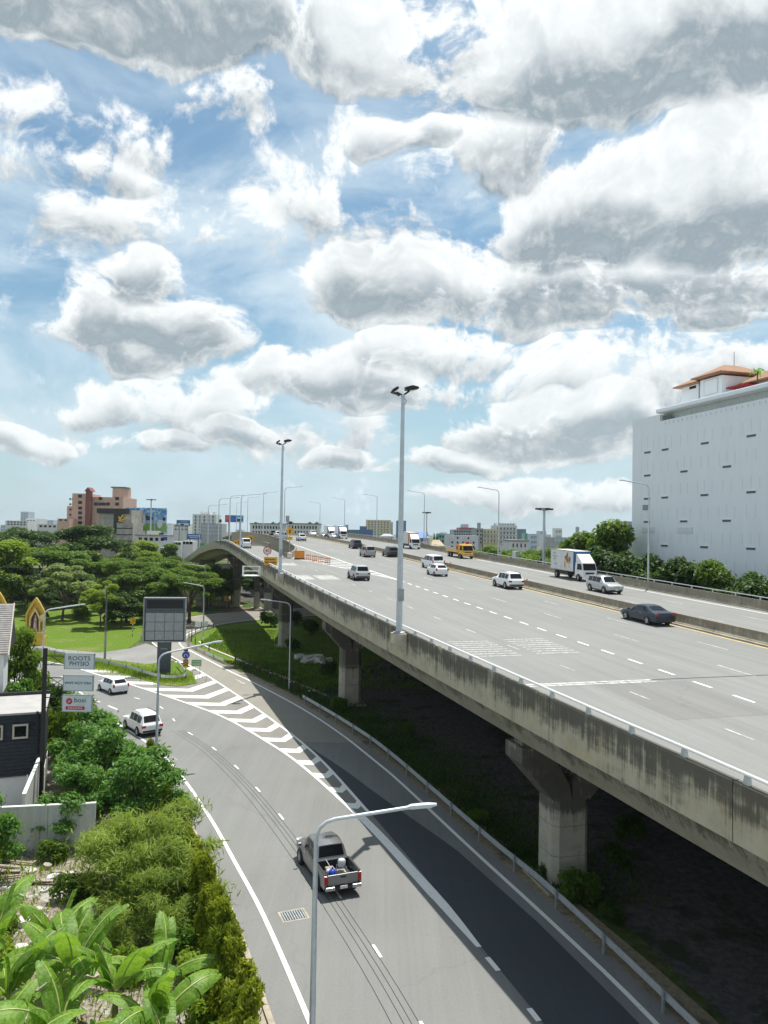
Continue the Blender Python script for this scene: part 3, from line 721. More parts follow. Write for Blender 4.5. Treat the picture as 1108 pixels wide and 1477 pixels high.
# ================================================================== LAMPS
def arc_lamp(loc, rz, h, reach, label, group, r=.09, name='street_lamp', rise=.45, head=.8):
    """tapered pole whose arm bends over along local +x"""
    o = thing(name, label, 'street lamp', loc, rz, group)
    MB().lathe([(0, 0), (r * 2.3, 0), (r * 2.3, .05), (r * 1.5, .1), (0, .1)], 10).build('base_plate', steel_dull, o, 40)
    MB().tube([(0, 0, 0), (0, 0, h * .5), (0, 0, h - .7)], [r, r * .8, r * .62], 10).build('pole', lamp_grey, o, 40)
    pts = [(0, 0, h - .72), (.02, 0, h - .45), (.12, 0, h - .2), (.32, 0, h - .03), (.6, 0, h + .06)] + [(.6 + (reach - .6) * k / 4, 0, h + .06 + rise * k / 4) for k in range(1, 5)]
    MB().tube(pts, r * .55, 8).build('arm', lamp_grey, o, 40)
    e = pts[-1]; pt = math.atan2(rise, reach - .6)
    sec = []
    for x, wv, tv in ((0, .07, .05), (.12, .12, .07), (head * .7, .14, .06), (head, .08, .03)):
        zc = e[2] + x * math.tan(pt) * .6
        sec.append([(e[0] + x - .08, -wv, zc - tv * .6), (e[0] + x - .08, wv, zc - tv * .6), (e[0] + x - .08, wv * .8, zc + tv), (e[0] + x - .08, -wv * .8, zc + tv)])
    hd = MB().loft(sec).build('lamp_head', lamp_head_grey, o, 40)
    MB().box((e[0] + head * .45, 0, e[2] - .035 + head * .4 * math.tan(pt) * .6), (head * .6, .18, .02)).build('lens', lens_mat, hd)
    return o
def hgt(rz_world): return rz_world
# lower road, planted side
arc_lamp((-2.02, 25.0, 0), R(8), 7.88, 3.1, 'pale steel lamp with bent arm reaching over the road beside the grey pickup', None, .115, rise=.30, head=.95)
arc_lamp((-15.95, 54.9, 0), R(28), 8.3, 3.9, 'pale steel lamp with bent arm standing at the kerb beside the large white car', None, .115, rise=.55)
arc_lamp((-35.6, 80.6, 0), R(33), 8.5, 3.4, 'pale steel lamp with bent arm rising behind the black sign pole', None, .115, rise=.35)
# verge under the overpass
arc_lamp((-10.0, 83.6, 0), R(186), 9.4, 2.6, 'thin grey lamp standing in the grass in front of a tall concrete pier', None, .085, rise=.25)
arc_lamp((-28.4, 121.5, 0), R(178), 8.3, 2.6, 'short grey lamp by the guide posts at the bend of the slip road', None, .085, rise=.3)
arc_lamp((-33.3, 143, 0), R(184), 10.4, 3.0, 'taller grey lamp by the white barrier boards at the loop road', None, .09, rise=.2)
for q in (76.6, 118.6, 158, 198, 238, 280):
    arc_lamp(DK(RLAT + .55, q, .2), AZ + math.pi, 11.8, 3.2, 'grey street lamp bending over the deck from the far parapet of the overpass', 'lamps along the far parapet', .12, rise=.30)
    MB().box((0, 0, -.35), (.6, .6, .9)).build('bracket', barrier_concrete, [o for o in col.objects if o.name.startswith('street_lamp')][-1])
for q in (170, 216, 262, 308):
    arc_lamp(DK(interp(ML, q), q, .9), AZ, 11.6, 3.4, 'grey street lamp on the wall between the ramp and the main deck', 'lamps on the wall beside the ramp', .12, rise=.3)
for q in (130, 150, 167, 186, 208):
    arc_lamp(DK(pl(q) + .1, q, ramp_z(q) - deck_z(q) + 1.0), AZ, 9.0, 3.6, 'grey street lamp on the outer parapet of the curving ramp', 'lamps along the ramp parapet', .11, rise=.3)

def flood_pole(loc, h, label, mirror=1, r=.20):
    o = thing('floodlight_pole', label, 'light pole', loc, AZ)
    MB().lathe([(0, 0), (r * 1.9, 0), (r * 1.9, .06), (r * 1.2, .12), (0, .12)], 12).build('base_plate', steel_dull, o, 40)
    MB().tube([(0, 0, .05), (0, 0, h * .5), (0, 0, h)], [r, r * .78, r * .55], 12).build('pole', lamp_grey, o, 40)
    MB().tube([(-.4, 0, h + .12), (0, 0, h - .05), (.4, 0, h + .25)], .06, 8).build('cross_arm', black_metal, o, 40)
    for (x, z, sx, tilt) in ((.52, .36, .82, -12), (-.50, .24, .55, 35), (-.42, -.02, .45, -20)):
        f = MB().loft([[(-.45 * sx, -.25 * sx, -.02), (-.45 * sx, .25 * sx, -.02), (-.45 * sx, .2 * sx, .22 * sx), (-.45 * sx, -.2 * sx, .22 * sx)],
                       [(.1 * sx, -.34 * sx, -.10 * sx), (.1 * sx, .34 * sx, -.10 * sx), (.1 * sx, .28 * sx, .26 * sx), (.1 * sx, -.28 * sx, .26 * sx)],
                       [(.55 * sx, -.26 * sx, -.04), (.55 * sx, .26 * sx, -.04), (.55 * sx, .2 * sx, .10 * sx), (.55 * sx, -.2 * sx, .10 * sx)]]).build('floodlight', black_metal, o, 30)
        f.location = (x * mirror, 0, h + z); f.rotation_euler = (0, R(tilt), 0 if mirror * x > 0 else math.pi)
        MB().box((.12 * sx, 0, -.09 * sx), (.62 * sx, .44 * sx, .02)).build('lens', lens_mat, f)
    MB().tube([(.0, 0, h - .1), (.25, .1, h - .35), (.1, .1, h - .7), (0, 0, h - .8)], .02, 5).build('cable', rubber, o)
    MB().box((.0, -r - .09, h * .16), (.32, .18, .75)).build('control_box', steel_dull, o)
    return o
def pedestal(q):
    l = pl(q)
    prof = [(-.75, .95), (-.75, .35), (-.02, -.35), (-.02, .95)]
    P = []
    for s, k in ((-.5, 1), (.5, 1)):
        P += [(l + x, q + s, ramp_z(q) + z) for x, z in prof]
    MB().add(P, [(0, 1, 2, 3), (7, 6, 5, 4), (0, 4, 5, 1), (1, 5, 6, 2), (0, 3, 7, 4), (3, 2, 6, 7)]).build('lamp_pedestal', coping, via)
for q, h, lb in ((44.4, 14.5, 'tall floodlight pole with dark lamp cluster on the parapet, the taller in view'), (84.2, 14.3, 'second floodlight pole with control box on the parapet near the orange panel')):
    pedestal(q); flood_pole(DK(pl(q) - .36, q, .96), h, lb, 1)
def mast(loc, h, label, r=.3, arms=4):
    o = thing('high_mast', label, 'light mast', loc)
    MB().tube([(0, 0, 0), (0, 0, h)], [r, r * .6], 10).build('pole', lamp_grey, o, 40)
    MB().lathe([(0, h - .3), (r * 2.2, h - .25), (r * 2.2, h + .15), (0, h + .25)], 12).build('ring', steel_dull, o, 40)
    for k in range(arms):
        an = 2 * math.pi * k / arms + .3
        MB().box((math.cos(an) * r * 3.4, math.sin(an) * r * 3.4, h - .05), (.75, .45, .28), an).build('floodlight', black_metal, o)
    return o
mast((-77, 252, 0), 26.8, 'tall high mast with crossed floodlights beside the cow billboard', .35)
mast(DK(58.5, 113, 0)[:2] + (0,), 21.6, 'stout high mast with floodlights standing just behind the far parapet', .34)
mast(DK(63, 186, 0)[:2] + (0,), 22.6, 'thin high mast with floodlights near the red topped apartments', .22)
# power pole by the lawn
o = thing('utility_pole', 'weathered concrete utility pole standing at the edge of the lawn', 'pole', (-36.3, 100.6, 0))
MB().tube([(0, 0, 0), (0, 0, 9.2)], [.17, .11], 8).build('shaft', pier_concrete, o, 40)
MB().box((-.25, 0, 8.9), (.8, .1, .1)).build('cross_arm', steel_dull, o)

# ================================================================== TEXT
def text_mesh(txt, size, sx=1.0):
    cu = bpy.data.curves.new('lettering', 'FONT'); cu.body = txt; cu.size = size; cu.align_x = 'CENTER'; cu.align_y = 'CENTER'; cu.extrude = .004; cu.resolution_u = 3
    ob = bpy.data.objects.new('tmp', cu); col.objects.link(ob)
    dg = bpy.context.evaluated_depsgraph_get(); dg.update()
    me = bpy.data.meshes.new_from_object(ob.evaluated_get(dg)); bpy.data.objects.remove(ob)
    me.name = 'lettering'; me.materials.clear(); return me
def letters(txt, size, m_, parent, x, z, y=-.03, sx=1.0, name='lettering'):
    me = text_mesh(txt, size); me.materials.append(m_)
    return link(name, me, parent, (x, y, z), (R(90), 0, 0), (sx, 1, 1))

# ================================================================== SIGN POLE IN FRONT OF THE BLACK HOUSE
sp = thing('sign_pole', 'black steel sign pole with side brackets at the corner of the black house', 'sign pole', (-20.45, 46.6, 0))
MB().box((0, 0, 4.95), (.20, .20, 9.9)).build('post', black_metal, sp)
zs = ((9.62, 8.70), (8.30, 7.38), (7.10, 6.12))
for (zt, zb) in zs:
    x0, x1 = .1, 1.24
    MB().box(((x0 + x1) / 2, 0, zt - .18), (x1 - x0, .05, .05)).build('bracket_bar', black_metal, sp)
    MB().box(((x0 + x1) / 2, 0, zb + .2), (x1 - x0, .05, .05)).build('bracket_bar', black_metal, sp)
    if zt > 7.5:
        for a, c in ((zt - .18, zb + .2), (zb + .2, zt - .18)):
            MB().tube([(.35, 0, a), (x1, 0, c)], .02, 6).build('bracket_brace', black_metal, sp)
board_m = mat('light_box', (.58, .66, .71), .35, 0, .05, 2)
def board(x, zt, zb, label):
    o = thing('sign_board', label, 'sign', (-20.45 + x, 46.55, (zt + zb) / 2))
    h = zt - zb
    MB().box((0, 0, 0), (1.78, .14, h)).build('panel', board_m, o)
    fr = MB()
    for s in (-1, 1):
        fr.box((s * .895, 0, 0), (.03, .18, h + .05)); fr.box((0, 0, s * h / 2), (1.80, .18, .03))
    fr.build('frame', steel_dull, o)
    return o
bd = board(2.13, *zs[0], 'pale sign board lettered ROOTS PHYSIO')
letters('ROOTS', .36, ink, bd, 0, .17, -.08, 1.15); letters('PHYSIO', .36, ink, bd, 0, -.15, -.08, 1.0)
bd = board(2.09, *zs[1], 'pale sign board lettered WHY NOT FISH'); letters('WHY NOT FISH', .22, ink, bd, 0, 0, -.08, 1.05)
bd = board(2.06, *zs[2], 'pale sign board lettered bosi with a red emblem and red band')
letters('bosi', .40, ink, bd, .18, .20, -.08, 1.1)
letters('p i l a t e s', .10, steel_dull, bd, .22, -.08, -.08, 1.2)
MB().box((-.10, -.078, -.27), (1.15, .012, .20)).build('red_band', red_ink, bd)
for k in range(9): MB().box((-.5 + k * .10, -.086, -.27), (.055, .006, .075)).build('worn_letter', plate_white, bd)
em = MB().lathe([(0, 0), (.19, 0), (.19, .012), (0, .012)], 20, 'Y', (-.47, -.084, .14)).build('emblem', red_ink, bd)
MB().tube([(-.52, -.09, .02), (-.46, -.09, .14), (-.40, -.09, .20)], .018, 5).build('emblem_figure', plate_white, em); MB().tube([(-.54, -.09, .15), (-.40, -.09, .12)], .016, 5).build('emblem_figure', plate_white, em)

# ================================================================== HOUSE ON THE LEFT
m, t, g, b, oc = custom('black_brick'); b.inputs['Roughness'].default_value = .7
n = g.noise(g.v('MULTIPLY', oc, (1.2, 1, 5)), 1.5, 6, .7)
t.links.new(g.mix(g.ramp(n, .35, .7), (.008, .012, .018, 1), (.030, .042, .058, 1)), b.inputs['Base Color']); add_bump(t, g, b, g.noise(oc, 9, 5, .7), .7, .03)
black_brick = m
m, t, g, b, oc = custom('stained_render'); b.inputs['Roughness'].default_value = .9
s = g.sep(oc)
n = g.noise(g.v('MULTIPLY', oc, (1, 1, 1.0)), 1.1, 6, .7); f = g.m('ADD', n, g.ramp(s[2], .0, 1.3, .20, -.12))
c = g.mix(g.ramp(g.noise(g.v('MULTIPLY', oc, (2.5, 2, .3)), 1.5, 5, .6), .3, .7), (.46, .47, .45, 1), (.60, .61, .59, 1))
t.links.new(g.mix(g.ramp(f, .52, .70, 0, .9), c, (.10, .105, .09, 1)), b.inputs['Base Color']); add_bump(t, g, b, g.noise(oc, 20, 5, .6), .3, .02)
stained = m
white_render = mat('white_render', (.68, .69, .67), .85, 0, .06, 1.2, .15)
ledge_render = mat('ledge_render', (.38, .37, .36), .85, 0, .10, 1.2, .15)
timber = mat('timber_boards', (.34, .235, .15), .75, 0, .35, 2.5, .3, stretch=(6, 6, .5))
slate = mat('grey_shingle', (.30, .28, .265), .85, 0, .16, 3, .25)
frame_pale = mat('window_frame_paint', (.50, .46, .38), .6, 0, .1, 5)

HX, HY = -20.8, 47.6; HR = R(21)
hs = thing('house', 'flat roofed house with black brick upper wall and small square windows', 'house', (HX, HY, 0), HR)
MB().span(-14, 0, 0, 5.4, 0, 1.95).build('lower_wall', white_render, hs)
wz0, wz1 = 1.98, 5.72
MB().span(-14, -.02, .06, 5.4, wz0, wz1).build('backing_wall', black_brick, hs)
WIN = [(-1.75, -.95), (-3.15, -2.35)]; WZ = (4.28, 5.16)
random.seed(3); zz = wz0; bm_cache = {}
while zz < wz1 - .05:
    x = -random.uniform(0, .4)
    while x > -6.4:
        L = random.choice((.6, .8, 1.0)); x1 = x; x0 = x - L
        inw = any(not (x1 < a - .06 or x0 > c + .06) for a, c in WIN) and WZ[0] - .1 < zz + .11 < WZ[1] + .1
        if not inw:
            key = (L, random.randint(0, 2))
            if key not in bm_cache:
                bm_cache[key] = MB().box((0, 0, 0), (L - .012, .10 + .02 * key[1], .208)).mesh('brick', black_brick)
            link('brick', bm_cache[key], hs, (min((x0 + x1) / 2, -L / 2), .02, zz + .11))
        x = x0
    zz += .22
for a, c in WIN:
    wn = MB().span(a + .06, c - .06, .0, .05, WZ[0] + .1, WZ[1] - .1).build('window', glass, hs)
    fr = MB(); fr.span(a - .04, a + .07, -.09, .04, WZ[0], WZ[1]); fr.span(c - .07, c + .04, -.09, .04, WZ[0], WZ[1]); fr.span(a + .07, c - .07, -.09, .04, WZ[0], WZ[0] + .11); fr.span(a + .07, c - .07, -.09, .04, WZ[1] - .11, WZ[1])
    fr.build('frame', frame_pale, wn)
MB().span(-14.2, .06, -.10, 5.4, 5.74, 5.86).build('flat_roof', ledge_render, hs)
MB().span(-14.2, .10, 5.25, 5.5, 5.86, 6.06).build('coping', black_metal, hs)
MB().span(-14.2, .02, -.06, .1, 1.93, 2.0).build('drip_edge', ledge_render, hs)
MB().box((-.42, -.14, 2.95), (.12, .12, 5.9)).build('down_pipe', black_metal, hs)
for z in (.9, 1.8): MB().box((-.42, -.12, z), (.26, .18, .10)).build('pipe_clamp', black_metal, hs)
# upper storey set back: timber wall and steep shingled front
up_ = thing('upper_storey', 'timber clad upper storey under a steep grey shingled slope', 'house', (-25.75, 52.6, 5.87), HR)
for i in range(16):
    x1 = -.42 - i * .34
    MB().span(x1 - .33, x1, 0, .08, 0, 2.75).build('board', timber, up_)
MB().span(-8, -.4, .08, 3, 0, 2.68).build('wall', timber, up_); MB().span(-.4, -.14, -.06, 3, 0, 2.75).build('corner_post', white_render, up_)
MB().add([(-8, .0, 2.7), (.1, .0, 2.7), (.1, 3.0, 5.75), (-8, 3.0, 5.75), (-8, 6, 2.7), (.1, 6, 2.7)], [(0, 1, 2, 3), (3, 2, 5, 4), (1, 5, 2), (0, 3, 4), (0, 4, 5, 1)]).build('roof_core', trim_black, up_)
for i in range(23):
    z0 = 2.75 + i * .135; yy = -.30 + i * .128
    MB().add([(-8, yy - .07, z0 - .01), (.12, yy - .07, z0 - .01), (.12, yy + .10, z0 + .11), (-8, yy + .10, z0 + .11), (-8, yy - .05, z0 - .09), (.12, yy - .05, z0 - .09), (.12, yy + .12, z0 + .03), (-8, yy + .12, z0 + .03)],
             [(0, 1, 2, 3), (4, 7, 6, 5), (0, 4, 5, 1), (3, 2, 6, 7), (1, 5, 6, 2), (0, 3, 7, 4)]).build('shingle_course', slate, up_)
MB().add([(.13, -.42, 2.62), (.22, -.42, 2.62), (.22, 2.72, 5.88), (.13, 2.72, 5.88), (.13, -.36, 2.5), (.22, -.36, 2.5), (.22, 2.8, 5.76), (.13, 2.8, 5.76)], [(0, 1, 2, 3), (4, 7, 6, 5), (0, 4, 5, 1), (1, 5, 6, 2), (0, 3, 7, 4), (3, 2, 6, 7)]).build('barge_board', frame_pale, up_)
# boundary wall
bw = thing('boundary_wall', 'stained whitish garden wall in front of the black house', 'wall', (-24, 39.6, 0), R(11))
for i in range(5):
    MB().span(-3 + i * 2.4 + .01, -3 + (i + 1) * 2.4 - .01, -.09, .09, 0, 2.5 + .0 * i).build('wall_panel', stained, bw)
MB().span(-3, 9, -.11, .11, 2.5, 2.56).build('coping', white_render, bw)
MB().span(6.0, 6.22, -.22, -.09, 0, 1.35).build('stub_post', pier_concrete, bw)
bw2 = thing('side_wall', 'pale side garden wall running back beside the black house', 'wall', (-18.9, 41.0, 0), R(18))
MB().span(-.08, .08, 0, 8, 0, 3.0).build('wall_panel', stained, bw2); MB().span(-.1, .1, 0, 8, 3.0, 3.06).build('coping', white_render, bw2)
# clothes rack in the side passage
cr = thing('drying_rack', 'small white metal drying rack in the passage beside the black house', 'rack', (-20.1, 44.6, 0))
for x in (-.3, .3):
    MB().tube([(x, -.25, 0), (x, 0, 2.9), (x, .25, 0)], .025, 6).build('leg', rail_white, cr)
for z in (1.2, 1.9, 2.6): MB().tube([(-.3, 0, z), (.3, 0, z)], .02, 6).build('rung', rail_white, cr)
# loose boards and slabs on the rubble
pale_wood = mat('grey_timber', (.34, .30, .25), .9, 0, .3, 3, .2, stretch=(4, .4, 1)); rub_w = mat('pale_rubble', (.50, .49, .46), .9, 0, .25, 3, .4)
random.seed(8)
for i in range(9):
    o = MB().box((0, 0, 0), (random.uniform(1.6, 3.2), random.uniform(.10, .22), .05)).build('loose_plank', pale_wood)
    o.location = (random.uniform(-20, -14.5), random.uniform(36.5, 39.6), .08 + .01 * i); o.rotation_euler = (0, 0, R(random.uniform(-12, 22)))
    tag(o, 'weathered loose plank lying on the rubble below the stained wall', 'plank', 'planks on the rubble')
for i in range(46):
    n = 6; r0 = random.uniform(.12, .42)
    P = [(math.cos(k * 2 * math.pi / n) * r0 * random.uniform(.7, 1.2), math.sin(k * 2 * math.pi / n) * r0 * random.uniform(.7, 1.2)) for k in range(n)]
    o = MB().prism(P, 0, random.uniform(.08, .28)).build('rubble_slab', rub_w if i % 3 else pale_wood)
    o.location = (random.uniform(-18.5, -8.6), random.uniform(29.5, 39.4), .0); o.rotation_euler = (R(random.uniform(-12, 12)), R(random.uniform(-12, 12)), random.uniform(0, 6))
    tag(o, 'broken pale concrete lump on the rubble among the banana plants', 'rubble', 'lumps of rubble behind the banana plants')

# ================================================================== BILLBOARD ON THE ISLAND, ROAD SIGNS
bb = thing('billboard', 'empty grey billboard on one thick post at the traffic island', 'billboard', (-25.9, 91.3, 0), R(8))
bgrey = mat('billboard_steel', (.085, .10, .115), .55, .2, .15, 3); bpanel = mat('billboard_panel', (.30, .32, .33), .6, 0, .10, 3)
MB().box((0, .1, 1.95), (1.55, .7, 3.9)).build('post', bgrey, bb)
MB().box((0, .0, 6.45), (4.75, .55, 5.1)).build('cabinet', bgrey, bb)
MB().box((.02, -.29, 8.30), (4.2, .05, 1.0)).build('screen', mat('dead_screen', (.012, .014, .018), .3, 0, .1, 4), bb)
for r_ in range(3):
    for c_ in range(4): MB().box((-1.65 + c_ * 1.10, -.30, 4.57 + r_ * 1.08), (1.04, .05, 1.02)).build('panel', bpanel, bb)
fr = MB(); fr.box((-2.4, -.1, 6.45), (.12, .7, 5.2)); fr.box((2.4, -.1, 6.45), (.12, .7, 5.2)); fr.box((0, -.1, 9.03), (4.9, .7, .12)); fr.box((0, -.1, 3.87), (4.9, .7, .12)); fr.build('frame', steel_dull, bb)
MB().box((0, -.28, 3.0), (.8, .02, .10)).build('stripe', bpanel, bb)

def striped_post(parent, h, r=.055):
    n = int(h / .3)
    for k in range(n):
        MB().tube([(0, 0, k * h / n), (0, 0, (k + 1) * h / n)], r, 8).build('post_band', white_paint if k % 2 else black_metal, parent)
def chevron_sign(loc, rz, label, s=.75, h=1.5, group=None, right=1):
    o = thing('chevron_sign', label, 'road sign', loc, rz, group); striped_post(o, h)
    MB().box((0, -.06, h + s / 2 - .05), (s * .85, .03, s)).build('plate', amber, o)
    z = h + s / 2 - .05; a = s * .30
    for k in (0,):
        P = [(-a * right * .6, -.08, z + a), (a * right * .5, -.08, z), (-a * right * .6, -.08, z - a), (-a * right * .05, -.08, z - a), (a * right * 1.05, -.08, z), (-a * right * .05, -.08, z + a)]
        MB().add(P, [(0, 1, 4, 5), (1, 2, 3, 4)]).build('chevron', ink, o)
    return o
chevron_sign((-39.9, 122.6, 0), R(5), 'yellow chevron sign on a striped post at the lawn edge', .95, 2.0)
chevron_sign((-34.2, 168, 0), R(8), 'yellow chevron sign on a striped post in the shade of the ramp', 1.15, 1.6)
o = thing('keep_left_sign', 'round blue arrow sign over a chevron plate on the traffic island', 'road sign', (-22.6, 88.6, .05), R(5)); striped_post(o, 1.3)
MB().box((0, -.07, 1.75), (.62, .04, .95)).build('plate', amber, o)
for k in range(3):
    z = 1.42 + k * .27; MB().add([(-.28, -.10, z - .08), (0, -.10, z + .10), (.28, -.10, z - .08), (.28, -.10, z + .06), (0, -.10, z + .24), (-.28, -.10, z + .06)], [(0, 1, 4, 5), (1, 2, 3, 4)]).build('chevron', ink, o)
MB().lathe([(0, -.02), (.44, -.02), (.44, .02), (0, .02)], 24, 'Y', (0, -.06, 2.68)).build('disc', sign_blue, o)
for s in (-1, 1): MB().tube([(s * .05, -.095, 2.80), (s * .16, -.095, 2.68), (s * .18, -.095, 2.48)], .035, 6).build('arrow', white_paint, o)
MB().box((0, -.06, 3.32), (.5, .12, .36)).build('lamp_box', black_metal, o)
MB().tube([(0, .02, 1.2), (0, .02, 3.3)], .04, 6).build('mast', steel_dull, o)
o = thing('direction_sign', 'small green direction sign on two thin legs at the island tip', 'road sign', (-21.7, 90.0, .05), R(5))
for x in (-.4, .4): MB().tube([(x, 0, 0), (x, 0, 1.6)], .03, 6).build('leg', steel_dull, o)
MB().box((0, -.04, 1.55), (1.15, .03, .75)).build('plate', mat('pale_green_sign', (.22, .42, .22), .5, 0, .1, 6), o)
for z in (1.72, 1.52, 1.34): MB().box((0, -.06, z), (.9, .01, .06)).build('text_line', plate_white, o)
# white barrier boards at the loop
for k in range(2):
    o = thing('barrier_board', 'white barrier board on short legs where the loop road enters the shade', 'barrier', (-31.6 + k * .9, 131.5 + k * 1.2, 0), R(20), 'barrier boards at the loop')
    MB().box((0, 0, .9), (1.0, .06, .9)).build('board', white_paint, o)
    for x in (-.4, .4): MB().box((x, 0, .22), (.07, .3, .44)).build('leg', black_metal, o)

# ================================================================== SHRINE
gold = mat('gold_paint', (.62, .40, .06), .32, .35, .18, 6, .2); gold_y = mat('yellow_base', (.68, .44, .04), .5, 0, .10, 3); pale_gold = mat('pale_gold', (.70, .56, .22), .4, .2, .15, 8)
def arch_pts(wd, h0, h1, n=10):
    out = [(-wd, 0), (-wd, h0)]
    for k in range(1, n):
        t = k / n; out.append((-wd * (1 - t) ** .75 * (1 + .10 * math.sin(t * math.pi)), h0 + (h1 - h0) * (t ** 1.25)))
    out.append((0, h1))
    return out + [(-x, z) for x, z in reversed(out[:-1])]
def arch_frame(name, wo, wi, parent, y0, y1, ho, hi, z, m_):
    A = arch_pts(*wo[:1], *ho); B = arch_pts(*wi[:1], *hi); n = len(A); P = []
    for y in (y0, y1):
        P += [(x, y, z + q) for x, q in A] + [(x, y, z + q) for x, q in B]
    F = []
    for i in range(n - 1):
        F += [(i, i + 1, n + i + 1, n + i), (2 * n + i, 3 * n + i, 3 * n + i + 1, 2 * n + i + 1), (i, 2 * n + i, 2 * n + i + 1, i + 1), (n + i, n + i + 1, 3 * n + i + 1, 3 * n + i)]
    return MB().add(P, F).build(name, m_, parent)
def shrine(loc, rz, label, s=1.0):
    o = thing('shrine', label, 'shrine', loc, rz); o.scale = (s * .86, s, s)
    MB().span(-1.7, 1.7, -1.1, 1.1, 0, 1.35).build('base', gold_y, o)
    MB().span(-1.45, 1.45, -.9, .9, 1.35, 2.0).build('plinth', gold_y, o); MB().span(-1.7, 1.7, -1.0, 1.0, 2.0, 2.2).build('plinth_cornice', pale_gold, o)
    arch_frame('outer_arch', (1.7,), (1.38,), o, -.35, .35, (2.9, 5.5), (2.7, 4.75), 2.2, gold)
    arch_frame('inner_arch', (1.0,), (.74,), o, -.55, .1, (1.7, 3.5), (1.6, 3.0), 2.5, pale_gold)
    A = arch_pts(1.36, 2.7, 4.72); MB().add([(x, .12, 2.2 + z) for x, z in A] + [(x, .22, 2.2 + z) for x, z in A], [tuple(range(len(A))), tuple(range(2 * len(A) - 1, len(A) - 1, -1))]).build('back_panel', gold, o)
    A = arch_pts(.73, 1.6, 2.98); MB().add([(x, -.02, 2.5 + z) for x, z in A] + [(x, .06, 2.5 + z) for x, z in A], [tuple(range(len(A))), tuple(range(2 * len(A) - 1, len(A) - 1, -1))]).build('picture', mat('picture_dark', (.07, .035, .03), .4, 0, .4, 2), o)
    MB().lathe([(0, 2.55), (.42, 2.55), (.34, 3.2), (.26, 3.9), (.30, 4.25), (.12, 4.45), (.16, 4.62), (.12, 4.82), (0, 4.86)], 12, 'Z', (0, -.12, 0)).build('pale_figure', mat('pale_figure_paint', (.60, .40, .36), .6, 0, .3, 3), o, 40)
    MB().lathe([(0, -.05), (.55, -.05), (.62, 0), (.55, .05), (0, .05)], 20, 'Y', (1.35, -.5, 4.35)).build('medallion', pale_gold, o, 40)
    MB().tube([(1.35, -.5, 2.2), (1.35, -.5, 4.0)], .09, 8).build('medallion_stem', gold, o)
    for x in (-1.0, -.4, .4, 1.0):
        MB().lathe([(0, 0), (.12, .02), (.16, .2), (.05, .36), (.10, .5), (0, .62)], 8, 'Z', (x, -.75, 2.2)).build('offering_vase', pale_gold, o, 40)
    return o
shrine((-50.6, 111.8, 0), R(10), 'golden arched shrine with a pale figure on a yellow base by the lawn', .90)
shrine((-60.7, 121.0, 0), R(10), 'second golden arched shrine half hidden behind the shingled house', .90)
# ================================================================== WHITE WINDOWLESS BLOCK BY THE HIGHWAY
m, t, g, b, oc = custom('white_facade'); b.inputs['Roughness'].default_value = .8; b.inputs['Specular IOR Level'].default_value = .3
n = g.noise(g.v('MULTIPLY', oc, (1, 1, .12)), 1.2, 5, .6); n2 = g.noise(oc, .25, 4, .6)
c = g.mix(g.ramp(n, .3, .7), (.80, .845, .885, 1), (.835, .87, .905, 1)); c = g.mix(g.ramp(n2, .5, .75, 0, .3), c, (.75, .79, .83, 1))
t.links.new(c, b.inputs['Base Color']); add_bump(t, g, b, g.noise(oc, 6, 5, .6), .12, .03)
facade_white = m
tower_roof = mat('brown_roof_tile', (.30, .155, .085), .8, 0, .2, 2.5, .4); groove_m = mat('groove_grey', (.62, .65, .68), .9, 0, .1, 3); vent_m = mat('vent_dark', (.12, .14, .15), .8, 0, .2, 6)
wp = DK(67, 102); wb = thing('white_block', 'huge white windowless building with small slit vents beside the highway', 'building', (wp[0], wp[1], 0), AZ)
MB().span(0, 34, -80, -.85, 0, 33.9).build('wall', facade_white, wb)
MB().span(-.02, 34, -7.6, -.80, 33.9, 34.9).build('corner_upstand', facade_white, wb)
MB().span(.55, 34, -80, -7.62, 33.9, 34.9).build('recessed_band', mat('recess_paint', (.50, .55, .55), .8, 0, .1, 2), wb)
for i in range(9):
    y1 = -7.65 - i * 8.0
    secs = []
    for y in (y1 - 7.98, y1):
        secs.append([(x, y, z) for x, z in ((.9, 34.92), (-.60, 34.95), (-.72, 35.02), (-.74, 35.45), (-.66, 35.58), (-.3, 35.62), (1.2, 35.62))])
    MB().loft(secs).build('cornice', facade_white, wb, 50)
MB().span(-.01, .02, -10.2, -8.2, 33.9, 34.55).build('dark_opening', vent_m, wb)
for i in range(34): MB().box((-.02, -8.8 - i * .95, 33.45), (.06, .10, .32)).build('bracket', groove_m, wb)
gm = MB().box((0, 0, 0), (.03, .055, 1.55)).mesh('groove', groove_m)
vm = MB().box((0, 0, 0), (.10, 1.45, .26)).mesh('slit_vent', vent_m); vm2 = MB().box((0, 0, 0), (.16, 1.6, .05)).mesh('vent_sill', facade_white)
for r_ in range(-1, 5):
    z = 29.7 - (4 - r_) * 3.4 if False else 16.1 + r_ * 3.4
    for c_ in range(11):
        yc = -4.65 - c_ * 4.17
        if r_ % 2 == 0: has = c_ in (0, 1) or (c_ > 1 and c_ % 2 == 1)
        else: has = c_ == 0 or (c_ > 1 and c_ % 2 == 0)
        if r_ == 0 and c_ == 0: has = False
        offs = (-1.42, 0, 1.42) if has else (-.72, .72)
        for of in offs: link('groove', gm, wb, (.0, yc + of, z + 1.05 + (.28 if of == 0 else 0)))
        if has and r_ >= 0:
            v_ = link('slit_vent', vm, wb, (-.01, yc, z)); link('sill', vm2, v_, (-.02, 0, .16))
